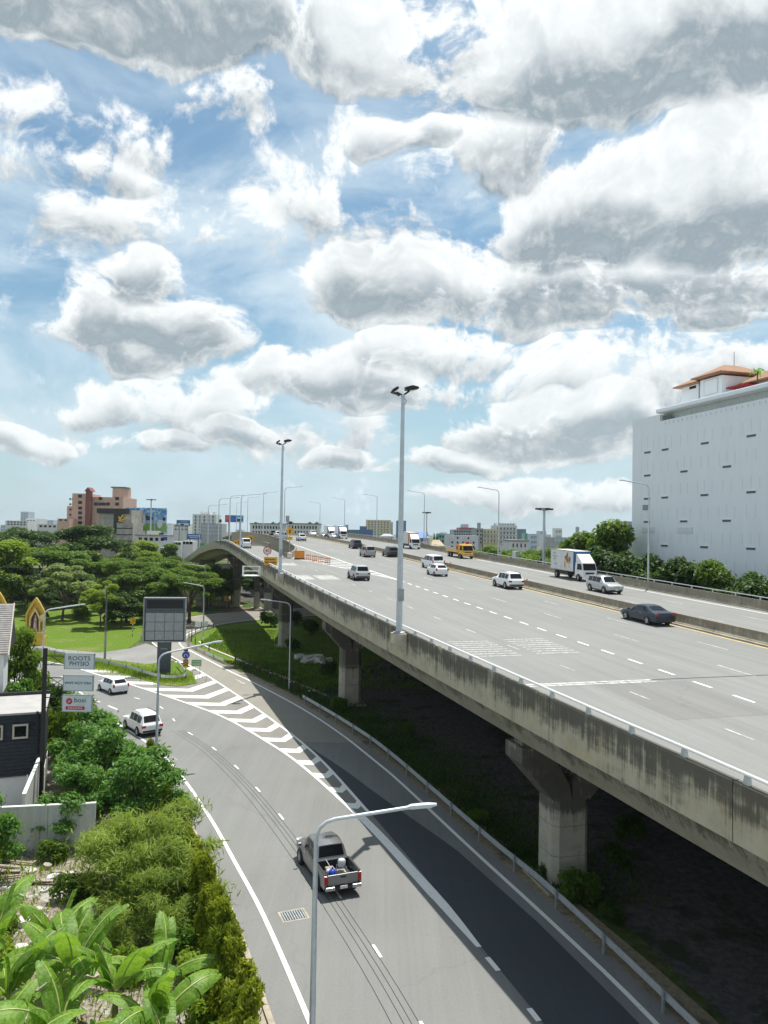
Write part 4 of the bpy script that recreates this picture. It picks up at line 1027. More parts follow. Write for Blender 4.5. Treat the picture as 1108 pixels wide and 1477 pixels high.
for yc, z, wd, h in ((-4.35, 21.63, 1.5, .8), (-5.0, 18.3, 3.0, .8), (-13.3, 18.3, 3.2, .8)):
    lv = MB().box((0, 0, 0), (.06, wd, h)).build('louvre_frame', groove_m, wb); lv.location = (-.02, yc, z)
    for k in range(4): MB().box((-.05, 0, -h * .36 + k * h * .24), (.04, wd * .94, h * .12)).build('louvre_slat', facade_white if wd > 2 else vent_m, lv)
ph = thing('roof_pavilion', 'white rooftop pavilion with brown hipped roofs on the white block', 'pavilion', DK(72, 102)[:2] + (34.9,), AZ)
def hip(x0, x1, y0, y1, z, h, name='roof', ov=.9):
    cx, cy = (x0 + x1) / 2, (y0 + y1) / 2; r_ = max(0, (x1 - x0) - (y1 - y0)) / 2; ry = max(0, (y1 - y0) - (x1 - x0)) / 2
    P = [(x0 - ov, y0 - ov, z), (x1 + ov, y0 - ov, z), (x1 + ov, y1 + ov, z), (x0 - ov, y1 + ov, z), (cx - r_, cy - ry, z + h), (cx + r_, cy + ry, z + h)]
    P += [(x, y, z - .16) for x, y, _ in P[:4]]
    return MB().add(P, [(0, 1, 5, 4) if ry == 0 else (0, 1, 4), (1, 2, 5) if ry == 0 else (1, 2, 5, 4), (2, 3, 4, 5) if ry == 0 else (2, 3, 5), (3, 0, 4) if ry == 0 else (3, 0, 4, 5), (6, 7, 1, 0), (7, 8, 2, 1), (8, 9, 3, 2), (9, 6, 0, 3), (6, 9, 8, 7)]).build(name, tower_roof, ph)
MB().span(0, 5, -9.4, -5.7, 0, 4.6).build('wall', facade_white, ph); hip(0, 5, -9.4, -5.7, 4.6, 1.5)
MB().span(-.8, 6, -15.2, -10.8, 0, 4.5).build('wall', facade_white, ph); hip(-.8, 6, -15.2, -10.8, 4.9, 1.6)
MB().span(.9, 5, -11.2, -9.2, 0, 2.6).build('stair_wall', ledge_render, ph)
MB().span(-.86, -.80, -14.5, -11.6, 2.2, 4.3).build('wall_panel', groove_m, ph); MB().span(-.9, -.84, -14.3, -11.8, 2.3, 4.2).build('wall_panel', facade_white, ph)
MB().span(-.84, -.80, -14.6, -11.2, 1.2, 1.6).build('window', glass, ph); MB().span(-.02, .0, -8.9, -7.4, 3.9, 4.3).build('window', glass, ph)
MB().span(2, 8, -24, -16.8, 0, 3.0).build('wall', ledge_render, ph); hip(2, 8, -24, -16.8, 3.2, 2.4)
MB().span(-.2, 2.0, -18.6, -15.3, 2.6, 2.8).build('red_canopy', mat('red_awning', (.40, .03, .03), .7, 0, .15, 4), ph)
MB().tube([(3, -13, 6.3), (3, -13, 8.4)], .05, 6).build('aerial', steel_dull, ph)

# ================================================================== CITY BEHIND
RTm = Matrix((rt, up, -fw)).transposed()
def far(px, py, Y):
    d = RTm @ Vector(((px - 554) / 1100, -(py - 738.5) / 1100, -1)); k = Y / d.y
    return Vector((d.x * k, Y, CAM_H + d.z * k))
win_mats = {}
def block(px0, px1, pyt, Y, m_, rows, cols, label, cat='building', wm=None, depth=14, pyb=None, wfrac=(.55, .5), rz=0, name='city_building', margin=(.06, .05), bands=False, roofm=None, skip=0):
    a = far(px0, pyt, Y); c = far(px1, pyt, Y); wd = c.x - a.x; h = (a.z + c.z) / 2
    z0 = 0 if pyb is None else far((px0 + px1) / 2, pyb, Y).z
    o = thing(name, label, cat, ((a.x + c.x) / 2, Y, 0), R(rz))
    MB().span(-wd / 2, wd / 2, 0, depth, 0, h).build('wall', m_, o)
    if roofm: MB().span(-wd / 2 - .3, wd / 2 + .3, -.3, depth + .3, h, h + .5).build('roof', roofm, o)
    if rows:
        x0, x1 = -wd / 2 + wd * margin[0], wd / 2 - wd * margin[0]; ch = (h - z0) * (1 - margin[1]) / rows; cw = (x1 - x0) / cols
        me = MB().box((0, 0, 0), (cw * wfrac[0], .12, ch * wfrac[1])).mesh('window', wm or glass)
        random.seed(int(px0 * 7 + px1))
        for r_ in range(rows):
            for c_ in range(cols):
                if skip and random.random() < skip: continue
                link('window', me, o, (x0 + cw * (c_ + .5), -.03, z0 + ch * (r_ + .5)))
            if bands: MB().span(-wd / 2 - .15, wd / 2 + .15, -.35, 0, z0 + ch * r_ - .12, z0 + ch * r_ + .12).build('balcony_slab', bands, o)
    return o
pink = mat('pink_render', (.56, .38, .30), .85, 0, .08, .6); brown_pipe = mat('red_brown_paint', (.20, .075, .06), .8, 0, .1, 2); grey_stone = mat('grey_stone', (.36, .34, .30), .9, 0, .22, .8, .2)
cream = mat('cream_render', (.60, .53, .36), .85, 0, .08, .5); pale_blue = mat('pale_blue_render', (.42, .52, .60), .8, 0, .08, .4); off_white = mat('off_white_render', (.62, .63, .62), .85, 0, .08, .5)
grey_render = mat('grey_render', (.36, .38, .40), .85, 0, .12, .5); teal_glass = mat('teal_glass', (.10, .22, .27), .3, 0, .15, .4); blue_panel = mat('blue_panel', (.05, .15, .32), .5, 0, .15, .5); blue_roof = mat('blue_roof', (.10, .20, .46), .6, 0, .1, .5); green_roof = mat('green_roof', (.10, .20, .16), .7, 0, .1, .5)
red_roof = mat('red_roof', (.36, .08, .06), .7, 0, .15, .5); tan_roof = mat('tan_roof', (.38, .32, .20), .9, 0, .15, 1); grey_win = mat('grey_window', (.10, .13, .16), .3, 0, .2, 1)
# pink condominium
Y = 330
o = block(121, 178, 717, Y, pink, 0, 0, 'pink apartment tower with dark windows and red brown stair shaft', 'building', depth=18, name='apartment_tower')
a = far(98, 724, Y); c = far(121, 724, Y)
for (p0, p1, pt, yy) in ((99, 112, 730, -1.5), (108, 131, 712, -2.5), (159, 176, 702, 3)):
    a = far(p0, pt, Y); c = far(p1, pt, Y); x = o.location.x
    MB().span(a.x - x, c.x - x, yy, 12, 0, a.z).build('wing', pink, o)
a = far(128, 709, Y); c = far(134, 709, Y); MB().span(a.x - o.location.x, c.x - o.location.x, -3.2, 0, 0, a.z).build('stair_shaft', brown_pipe, o)
a = far(126, 709, Y); c = far(136, 706, Y); MB().add([(a.x - o.location.x, -3.4, a.z), (c.x - o.location.x, -3.4, a.z), ((a.x + c.x) / 2 - o.location.x, -3.4, c.z + .8), (a.x - o.location.x, 2, a.z), (c.x - o.location.x, 2, a.z), ((a.x + c.x) / 2 - o.location.x, 2, c.z + .8)], [(0, 1, 2), (3, 5, 4), (0, 3, 4, 1), (1, 4, 5, 2), (0, 2, 5, 3)]).build('shaft_roof', brown_pipe, o)
wn_b = MB().box((0, 0, 0), (1.6, .15, 1.3)).mesh('window', glass)
for px in (119,):
    for py in (716, 725, 733, 740, 747, 754): p = far(px + (0), py, Y); link('window', wn_b, o, (p.x - o.location.x, -2.55, p.z))
for px, pys in ((145, (719, 727)), (150, (727,)), (156, (727,)), (169, (719, 727)), (139, (727,))):
    for py in pys: p = far(px, py, Y); link('window', wn_b, o, (p.x - o.location.x, -.05, p.z))
for py in (720, 727.5, 735, 742.5, 750):
    for px in (103.5, 107): p = far(px, py, Y); k = link('window', wn_b, o, (p.x - o.location.x, -1.55 if px < 110 else -2.55, p.z)); k.scale = (.45, 1, .6)
a = far(158, 703, Y); MB().span(a.x - o.location.x - .4, a.x - o.location.x + 6, 2.6, 9, a.z, a.z + .5).build('roof_cage', green_roof, o)
block(83, 100, 748, 320, pink, 1, 2, 'low pink annex with planted roof terrace beside the apartment tower', pyb=752, wm=glass)
# grey stone block with dark crown and gold emblem
Y = 262
o = block(143, 190, 735, Y, grey_stone, 0, 0, 'grey stone building with dark crown and a gold emblem', depth=16, name='stone_building')
a = far(141, 733, Y); c = far(187, 741, Y); X = o.location.x
MB().span(a.x - X, c.x - X, -.8, 10, c.z, a.z).build('dark_crown', trim_black, o)
a = far(165, 741, Y); c = far(177, 770, Y); MB().span(a.x - X, c.x - X, -.5, 0, c.z, a.z).build('dark_recess', trim_black, o)
a = far(173, 754, Y); c = far(195, 790, Y); MB().span(a.x - X, c.x - X, -3, 8, 0, a.z).build('lower_wing', grey_stone, o)
for py in (762, 771, 780): p = far(173, py, Y); c = far(195, py, Y); MB().span(p.x - X - .05, c.x - X + .05, -3.1, 7.9, p.z - .16, p.z + .16).build('dark_band', trim_black, o)
p = far(182, 748, Y)
for k in range(5): MB().tube([(p.x - X - 1.4 + k * .2, -3.3, p.z - 1), (p.x - X + math.sin(k * 1.3) * 1.6, -3.4, p.z + math.cos(k * 1.3) * 1.2)], .22, 6).build('gold_emblem', gold, o)
block(8, 40, 751, 420, off_white, 2, 6, 'low off white building with dark terrace at the tree line', pyb=758, wm=glass)
block(38, 52, 748, 430, off_white, 2, 3, 'off white stepped house behind the umbrella trees', pyb=758, wm=grey_win)
block(54, 84, 756, 410, off_white, 1, 4, 'long low white house beyond the trees with small dark windows', pyb=762, wm=glass)
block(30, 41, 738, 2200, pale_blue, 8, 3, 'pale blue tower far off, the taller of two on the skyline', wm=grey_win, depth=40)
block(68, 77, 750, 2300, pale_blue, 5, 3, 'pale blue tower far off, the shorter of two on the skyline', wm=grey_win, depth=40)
block(196, 241, 773, 250, off_white, 1, 5, 'cream low house under the cow billboard', pyb=782, wm=glass, roofm=slate, depth=8)
block(278, 312, 742, 480, off_white, 6, 5, 'white block with columns of dark windows behind the ramp signs', pyb=772, wm=grey_win, wfrac=(.35, .72), margin=(.04, .04))
block(289, 303, 738, 486, off_white, 0, 0, 'white stair tower on the roof behind the ramp signs')
block(290, 320, 755, 440, grey_render, 3, 9, 'grey office block in front of the white block by the ramp', pyb=772, wm=pale_blue, wfrac=(.7, .4))
block(250, 272, 756, 520, off_white, 2, 4, 'small white block beside the blue billboard', pyb=766, wm=grey_win)
for p0, p1, lab in ((361, 408, 'white apartment row with green roof, the one nearer the ramp'), (413, 461, 'white apartment row with green roof, the one behind the yellow sign')):
    o = block(p0, p1, 756, 430, off_white, 2, 10, lab, pyb=772, wm=glass, wfrac=(.5, .55), roofm=green_roof, name='apartment_row')
    a = far((p0 + p1) / 2 - 5, 753.5, 430); c = far((p0 + p1) / 2 + 5, 756, 430); X = o.location.x
    for pp in (p0 + 8, p1 - 14, p1 - 4):
        a = far(pp - 4, 755.5, 430); c = far(pp + 4, 752.5, 430)
        MB().add([(a.x - X, -.6, a.z), (c.x - X, -.6, a.z), ((a.x + c.x) / 2 - X, -.6, c.z), (a.x - X, 6, a.z), (c.x - X, 6, a.z), ((a.x + c.x) / 2 - X, 6, c.z)], [(0, 1, 2), (3, 5, 4), (1, 4, 5, 2), (0, 2, 5, 3)]).build('gable', green_roof, o)
block(500, 521, 764, 520, teal_glass, 2, 6, 'dark teal shed with flat roof beyond the white trucks', pyb=775, wm=grey_win)
block(519, 529, 759, 500, blue_panel, 0, 0, 'dark blue cube building beside the yellow apartments')
block(523, 538, 764, 450, blue_panel, 2, 4, 'blue panelled hall in front of the yellow apartments', pyb=776, wm=mat('magenta_panel', (.30, .04, .16), .6, 0, .2, 2), wfrac=(.3, .8), skip=.6)
block(528, 564, 750, 620, cream, 7, 7, 'yellow apartment block with rows of balconies', pyb=776, wm=grey_win, wfrac=(.45, .5))
block(563, 567, 753, 628, pale_blue, 0, 0, 'narrow pale blue slab against the yellow apartments')
block(572, 586, 751, 900, blue_panel, 8, 4, 'slim dark blue tower behind the floodlight pole', wm=mat('blue_glass', (.08, .20, .40), .2, 0, .15, 1), wfrac=(.8, .6), depth=25)
def hip_house(px0, px1, pyt, pyr, Y, wm_, rm, rows, cols, label, pyb):
    o = block(px0, px1, pyt, Y, wm_, rows, cols, label, 'house', pyb=pyb, wm=glass, depth=12, name='roofed_house', wfrac=(.4, .5))
    a = far(px0 - 1, pyt, Y); c = far(px1 + 1, pyt, Y); rr = far((px0 + px1) / 2, pyr, Y); X = o.location.x; w_ = (c.x - a.x) / 2
    MB().add([(-w_, -.8, a.z - .1), (w_, -.8, a.z - .1), (w_, 12.8, a.z - .1), (-w_, 12.8, a.z - .1), (-w_ * .45, 6, rr.z), (w_ * .45, 6, rr.z)], [(0, 1, 5, 4), (1, 2, 5), (2, 3, 4, 5), (3, 0, 4), (3, 2, 1, 0)]).build('roof', rm, o)
hip_house(587, 620, 775, 767, 215, off_white, blue_roof, 2, 5, 'white house under a blue hipped roof', 788)
hip_house(549, 568, 773, 770, 330, off_white, grey_render, 1, 4, 'small white house with grey roof beyond the trucks', 782)
hip_house(622, 641, 787, 779, 205, cream, tan_roof, 0, 1, 'cream hut under a tan pyramid roof', 792)
block(632, 650, 770, 320, mat('teal_render', (.24, .44, .43), .8, 0, .1, .5), 2, 4, 'teal painted house near the dark conifers', pyb=784, wm=glass)
block(646, 690, 772, 262, off_white, 3, 5, 'white flat building with scattered dark windows behind the yellow truck', pyb=792, wm=glass, wfrac=(.3, .45), skip=.3)
block(653, 684, 764, 330, grey_render, 2, 8, 'grey apartments with red topped roof room', pyb=773, wm=glass)
block(663, 685, 761, 333, red_roof, 1, 5, 'red painted roof room above the grey apartments', pyb=764, wm=grey_win)
block(669, 676, 756, 340, pale_blue, 0, 0, 'pale water tank house above the red roof room')
block(686, 697, 762, 300, grey_render, 4, 2, 'grey corner block with a dark aerial on top', pyb=785, wm=glass, wfrac=(.35, .5))
block(696, 722, 763, 300, cream, 3, 5, 'cream flats with shaded balconies', pyb=784, wm=grey_win, wfrac=(.35, .5), bands=grey_render)
block(714, 746, 758, 380, off_white, 4, 6, 'terraced white building with stepped top floors', pyb=785, wm=grey_win, wfrac=(.5, .5), bands=grey_render)
block(718, 744, 754.5, 386, off_white, 1, 6, 'stepped upper storeys of the terraced white building', pyb=758, wm=grey_win, wfrac=(.7, .6))
block(746, 759, 763, 700, teal_glass, 4, 3, 'blue glass office block right of the terraced building', pyb=778, wm=grey_win)
block(757, 761, 769, 640, mat('green_glass', (.06, .28, .24), .3, 0, .1, .5), 0, 0, 'small dark green glass block beside the blue office')
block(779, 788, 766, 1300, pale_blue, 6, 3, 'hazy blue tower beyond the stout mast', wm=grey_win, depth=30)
block(797, 828, 775, 330, grey_render, 1, 5, 'long grey shed with blue tinted windows behind the box truck', pyb=782, wm=pale_blue, wfrac=(.75, .6))
block(736, 762, 781, 240, off_white, 1, 4, 'off white villa among the trees beyond the far parapet', pyb=792, wm=glass, roofm=slate, wfrac=(.3, .5))
block(900, 914, 752, 190, grey_render, 1, 3, 'grey building corner peeping out beside the white block', pyb=770, wm=grey_win)
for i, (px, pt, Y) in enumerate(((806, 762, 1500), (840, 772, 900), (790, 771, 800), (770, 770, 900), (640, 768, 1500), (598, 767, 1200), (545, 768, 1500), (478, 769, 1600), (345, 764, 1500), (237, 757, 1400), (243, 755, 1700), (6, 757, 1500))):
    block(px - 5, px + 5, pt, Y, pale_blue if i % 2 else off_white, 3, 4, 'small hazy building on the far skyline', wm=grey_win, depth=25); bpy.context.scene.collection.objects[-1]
for o in list(col.objects):
    if o.get('label') == 'small hazy building on the far skyline': o['group'] = 'hazy buildings on the skyline'
# aerials
for px, pt, Y, lab in ((691, 754, 298, 'thin lattice aerial on the grey corner block'), (415, 744, 700, 'thin aerial mast beyond the apartment row by the yellow sign'), (500, 757, 800, 'thin aerial with dish beyond the white trucks'), (833, 760, 1200, 'thin far lattice tower over the trees')):
    p = far(px, pt, Y); o = thing('aerial_mast', lab, 'aerial', (p.x, Y, 0)); MB().tube([(0, 0, 0), (0, 0, p.z)], [Y * .0014, Y * .0007], 5).build('pole', grey_render, o); MB().tube([(0, 0, p.z - Y * .008), (0, 0, p.z)], Y * .0024, 8).build('antenna', steel_dull, o)

# ---- billboards in the city
m, t, g, b, oc = custom('pasture_print'); b.inputs['Roughness'].default_value = .5
s = g.sep(oc); n = g.noise(g.v('MULTIPLY', oc, (1, 1, 1.2)), .55, 4, .6); n2 = g.noise(oc, .9, 3, .6)
c = g.mix(g.ramp(s[2], -3.5, 3.5), (.30, .50, .66, 1), (.05, .24, .48, 1)); c = g.mix(g.ramp(n2, .52, .6, 0, .7), c, (.66, .72, .76, 1))
grs = g.mix(g.ramp(n, .45, .6), (.16, .34, .05, 1), (.24, .42, .10, 1)); c = g.mix(g.ramp(g.m('ADD', s[2], g.m('MULTIPLY', n, 1.5)), -.6, -1.0), c, grs)
t.links.new(c, b.inputs['Base Color']); pasture = m
Y = 275; a = far(181, 732, Y); c = far(240, 766, Y)
o = thing('billboard', 'wide blue and green billboard with black and white cows behind the trees', 'billboard', ((a.x + c.x) / 2, Y, 0)); X = o.location.x; zc = (a.z + c.z) / 2; hh_ = (a.z - c.z); ww = c.x - a.x
pn = MB().box((0, 0, 0), (ww, .4, hh_)).build('print_panel', pasture, o); pn.location = (0, 0, zc)
cow_b = mat('cow_black', (.02, .025, .035), .6, 0, .2, 3); cow_w = mat('cow_white', (.60, .66, .70), .6, 0, .15, 2)
for k, (x, z, sx, sz, mm_) in enumerate(((-.36, .05, .9, 1.0, 0), (-.22, .04, 1.5, .9, 0), (.02, .06, 1.3, .9, 0), (.12, .04, .9, .8, 0), (-.17, -.10, .6, 1.9, 1), (-.05, -.02, .75, 2.2, 1), (.34, -.2, .9, 1.6, 1), (.44, .02, .5, .7, 0), (-.12, .0, .5, .5, 1))):
    MB().lathe([(0, 0), (1, 0), (1, .012), (0, .012)], 14, 'Y').build('cow_shape', (cow_b, cow_w)[mm_], pn); q = col.objects[-1]; q.location = (x * ww, -.24 - .004 * k, z * hh_); q.scale = (sx, 1, sz)
MB().box((ww * .22, -.22, 0), (.25, .06, hh_)).build('panel_seam', pale_blue, pn)
for x in (-ww * .4, 0, ww * .4): MB().box((x, .6, (zc - hh_ / 2) / 2), (.5, .5, zc - hh_ / 2)).build('leg', steel_dull, o)
def ad(px0, px1, py0, py1, Y, label, mats_, name='billboard'):
    a = far(px0, py0, Y); c = far(px1, py1, Y); o = thing(name, label, 'billboard', ((a.x + c.x) / 2, Y, 0)); w_, h_ = c.x - a.x, a.z - c.z; zc = (a.z + c.z) / 2
    MB().box((0, .1, zc), (w_, .5, h_)).build('panel', mats_[0], o)
    for k, (x0, x1, z0, z1, mm_) in enumerate(mats_[1]): MB().span(x0 * w_ - w_ / 2, x1 * w_ - w_ / 2, -.22 - .01 * k, -.15, zc - h_ / 2 + z0 * h_, zc - h_ / 2 + z1 * h_).build('print_block', mm_, o)
    for x in (-w_ * .3, w_ * .3): MB().box((x, .5, (zc - h_ / 2) / 2), (.5, .4, zc - h_ / 2)).build('leg', steel_dull, o)
print_blue = mat('print_blue', (.03, .12, .40), .5, 0, .3, .8); print_sky = mat('print_sky', (.10, .32, .58), .5, 0, .3, .8); print_red = mat('print_red', (.42, .04, .06), .5, 0, .3, .8)
ad(255, 274, 750, 759, 360, 'small blue billboard with pale picture beside the white block', (print_blue, [(.08, .92, .12, .5, cow_w), (.2, .8, .6, .85, print_sky), (.3, .55, .15, .4, trim_black)]))
ad(270, 290, 770, 778, 300, 'blue sign panel with two lines of pale lettering beside the ramp', (print_blue, [(.1, .9, .55, .75, cow_w), (.2, .8, .25, .38, cow_w)]))
ad(325, 351, 743, 753.5, 380, 'red and blue billboard above the ramp wall', (print_sky, [(0, .30, 0, 1, print_red), (.33, .6, .0, 1, print_blue), (.06, .22, .35, .75, mat('print_pink', (.50, .16, .2), .5, 0, .3, 1)), (.65, .95, .2, .5, trim_black), (.68, .9, .5, .72, cow_w)]))
# market roofs and parked cars far left below the ramp
for i, (p0, p1, pt, Y) in enumerate(((247, 262, 781.5, 260), (262, 279, 780.5, 262), (230, 247, 790, 240), (200, 214, 783, 252))):
    o = block(p0, p1, pt, Y, off_white if i != 3 else grey_render, 1, 3, 'low white canopy roof in the yard beyond the trees', pyb=pt + 5, wm=(blue_panel if i == 2 else glass), wfrac=(.8, .8), depth=6); o['group'] = 'canopies in the far yard'
for i, (px, py) in enumerate(((233, 771), (238, 777), (283, 798), (292, 786))):
    p = far(px, py, 250); o = thing('road_sign_panel', 'small blue and green sign panel in the far yard', 'road sign', (p.x, 250, 0), 0, 'sign panels in the far yard'); MB().box((0, 0, p.z), (1.6, .1, 1.1)).build('plate', sign_green if i > 1 else sign_blue, o); MB().box((0, .1, p.z / 2), (.12, .12, p.z)).build('post', steel_dull, o)
# low wall of another flyover seen between the trees, far left
o = thing('flyover_wall', 'grey concrete flyover edge glimpsed between the trees', 'flyover', (-92, 172, 0), R(6)); MB().span(-30, 14, 0, 6, 5.2, 7.6).build('girder', pier_concrete, o)
for x in (-22, -6, 9): MB().span(x - .8, x + .8, 1.5, 4.5, 0, 5.2).build('column', pier_concrete, o)
# ================================================================== VEGETATION
def leaf_mat(name, dark, light, trans=.38, scale=.35, gloss=.25):
    m = bpy.data.materials.new(name); m.use_nodes = True; t = m.node_tree; t.nodes.clear(); g = G(t)
    out = t.nodes.new('ShaderNodeOutputMaterial'); tc = t.nodes.new('ShaderNodeTexCoord'); oi = t.nodes.new('ShaderNodeObjectInfo')
    oc = g.v('ADD', tc.outputs['Object'], g.xyz(g.m('MULTIPLY', oi.outputs['Random'], 37.0), 0, 0))
    n = g.noise(oc, scale, 3, .6); n2 = g.noise(oc, scale * 14, 2, .5)
    f = g.ramp(g.m('ADD', g.m('MULTIPLY', n, .55), g.m('MULTIPLY', n2, .55)), .40, .70)
    c = g.mix(f, tuple(dark) + (1,), tuple(light) + (1,))
    d = t.nodes.new('ShaderNodeBsdfPrincipled'); d.inputs['Roughness'].default_value = .5; d.inputs['Specular IOR Level'].default_value = gloss
    tr = t.nodes.new('ShaderNodeBsdfTranslucent'); t.links.new(c, d.inputs['Base Color'])
    yc = g.mix(.5, c, (light[0] * 1.3, light[1] * 1.25, light[2] * .6, 1)); t.links.new(yc, tr.inputs[0])
    mx = t.nodes.new('ShaderNodeMixShader'); mx.inputs[0].default_value = trans
    t.links.new(d.outputs[0], mx.inputs[1]); t.links.new(tr.outputs[0], mx.inputs[2]); t.links.new(mx.outputs[0], out.inputs[0])
    MATS[name] = m; return m
lf_dark = leaf_mat('leaf_dark', (.016, .050, .007), (.068, .140, .018), .38, .3)
lf_mid = leaf_mat('leaf_mid', (.036, .092, .009), (.160, .265, .028), .46, .3)
lf_bright = leaf_mat('leaf_bright', (.095, .180, .012), (.300, .410, .045), .50, .35)
lf_pale = leaf_mat('leaf_pale', (.090, .150, .040), (.310, .390, .140), .44, .35)
lf_gold = leaf_mat('leaf_gold', (.075, .140, .010), (.340, .390, .030), .46, .9)
lf_bamboo = leaf_mat('leaf_bamboo', (.090, .160, .022), (.330, .430, .085), .48, .8)
lf_fresh = leaf_mat('leaf_fresh', (.040, .125, .016), (.165, .340, .055), .46, .8, .4)
lf_banana = leaf_mat('leaf_banana', (.085, .200, .016), (.260, .440, .060), .50, .8, .4)
midrib_m = mat('banana_midrib', (.36, .40, .14), .5, 0, .15, 3)
bark = mat('bark', (.085, .065, .048), .9, 0, .3, 3, .5, stretch=(2, 2, .4))
stem_m = mat('banana_stem', (.22, .24, .09), .7, 0, .3, 3, stretch=(2, 2, .3))

def quads_mesh(name, C, U, W, L, B, mats):
    """leaf rhombs: centre C, long axis U, width axis W, half length L, half width B"""
    n = len(C); N_ = np.cross(U, W); fold = N_ * (B * .35)[:, None]
    V = np.empty((n, 4, 3)); V[:, 0] = C - U * L[:, None]; V[:, 1] = C + W * B[:, None] + fold; V[:, 2] = C + U * L[:, None]; V[:, 3] = C - W * B[:, None] + fold
    me = bpy.data.meshes.new(name); me.vertices.add(4 * n); me.vertices.foreach_set('co', V.reshape(-1))
    me.loops.add(4 * n); me.loops.foreach_set('vertex_index', np.arange(4 * n, dtype=np.int32))
    me.polygons.add(n); me.polygons.foreach_set('loop_start', np.arange(0, 4 * n, 4, dtype=np.int32)); me.polygons.foreach_set('loop_total', np.full(n, 4, np.int32))
    for m_ in mats: me.materials.append(m_)
    me.update(); me.validate(); return me
def unit(v): return v / np.maximum(1e-9, np.linalg.norm(v, axis=1))[:, None]
def crown_mesh(name, clumps, n, l, wd, m_, seed, up_bias=.35, droop=.2, shell=.35, upper=0.0, fuzz=.09):
    r = np.random.default_rng(seed); K = np.array(clumps, float); wts = (K[:, 3] * K[:, 4] + K[:, 3] * K[:, 5]); wts /= wts.sum()
    k = r.choice(len(K), n, p=wts); d = unit(r.normal(size=(n, 3))); d[:, 2] = np.where(r.random(n) < upper, np.abs(d[:, 2]), d[:, 2])
    rad = 1 - shell * r.random(n) ** 1.6 + fuzz * r.normal(size=n)
    C = K[k, :3] + d * K[k, 3:6] * rad[:, None]
    nrm = unit(unit(d / K[k, 3:6]) * .55 + np.array([0, 0, up_bias]) + r.normal(size=(n, 3)) * .45)
    a = unit(np.cross(nrm, r.normal(size=(n, 3)))); a[:, 2] -= droop; a = unit(a); b_ = unit(np.cross(nrm, a))
    s = r.uniform(.65, 1.35, n)
    return quads_mesh(name, C, a, b_, l * s / 2, wd * s / 2, [m_])
def limbs(trunk_h, r0, ends, lean=(0, 0), seed=0):
    random.seed(seed); mb = MB(); top = Vector((lean[0], lean[1], trunk_h))
    mb.tube([(0, 0, -.1), (lean[0] * .3, lean[1] * .3, trunk_h * .4), top], [r0, r0 * .8, r0 * .65], 7)
    for e in ends:
        e = Vector(e); mid = top.lerp(e, .5) + Vector((random.uniform(-.3, .3), random.uniform(-.3, .3), random.uniform(.1, .5)))
        mb.tube([top - Vector((0, 0, r0 * .5)), mid, e], [r0 * .5, r0 * .3, r0 * .1], 5)
    return mb
TREES = {}
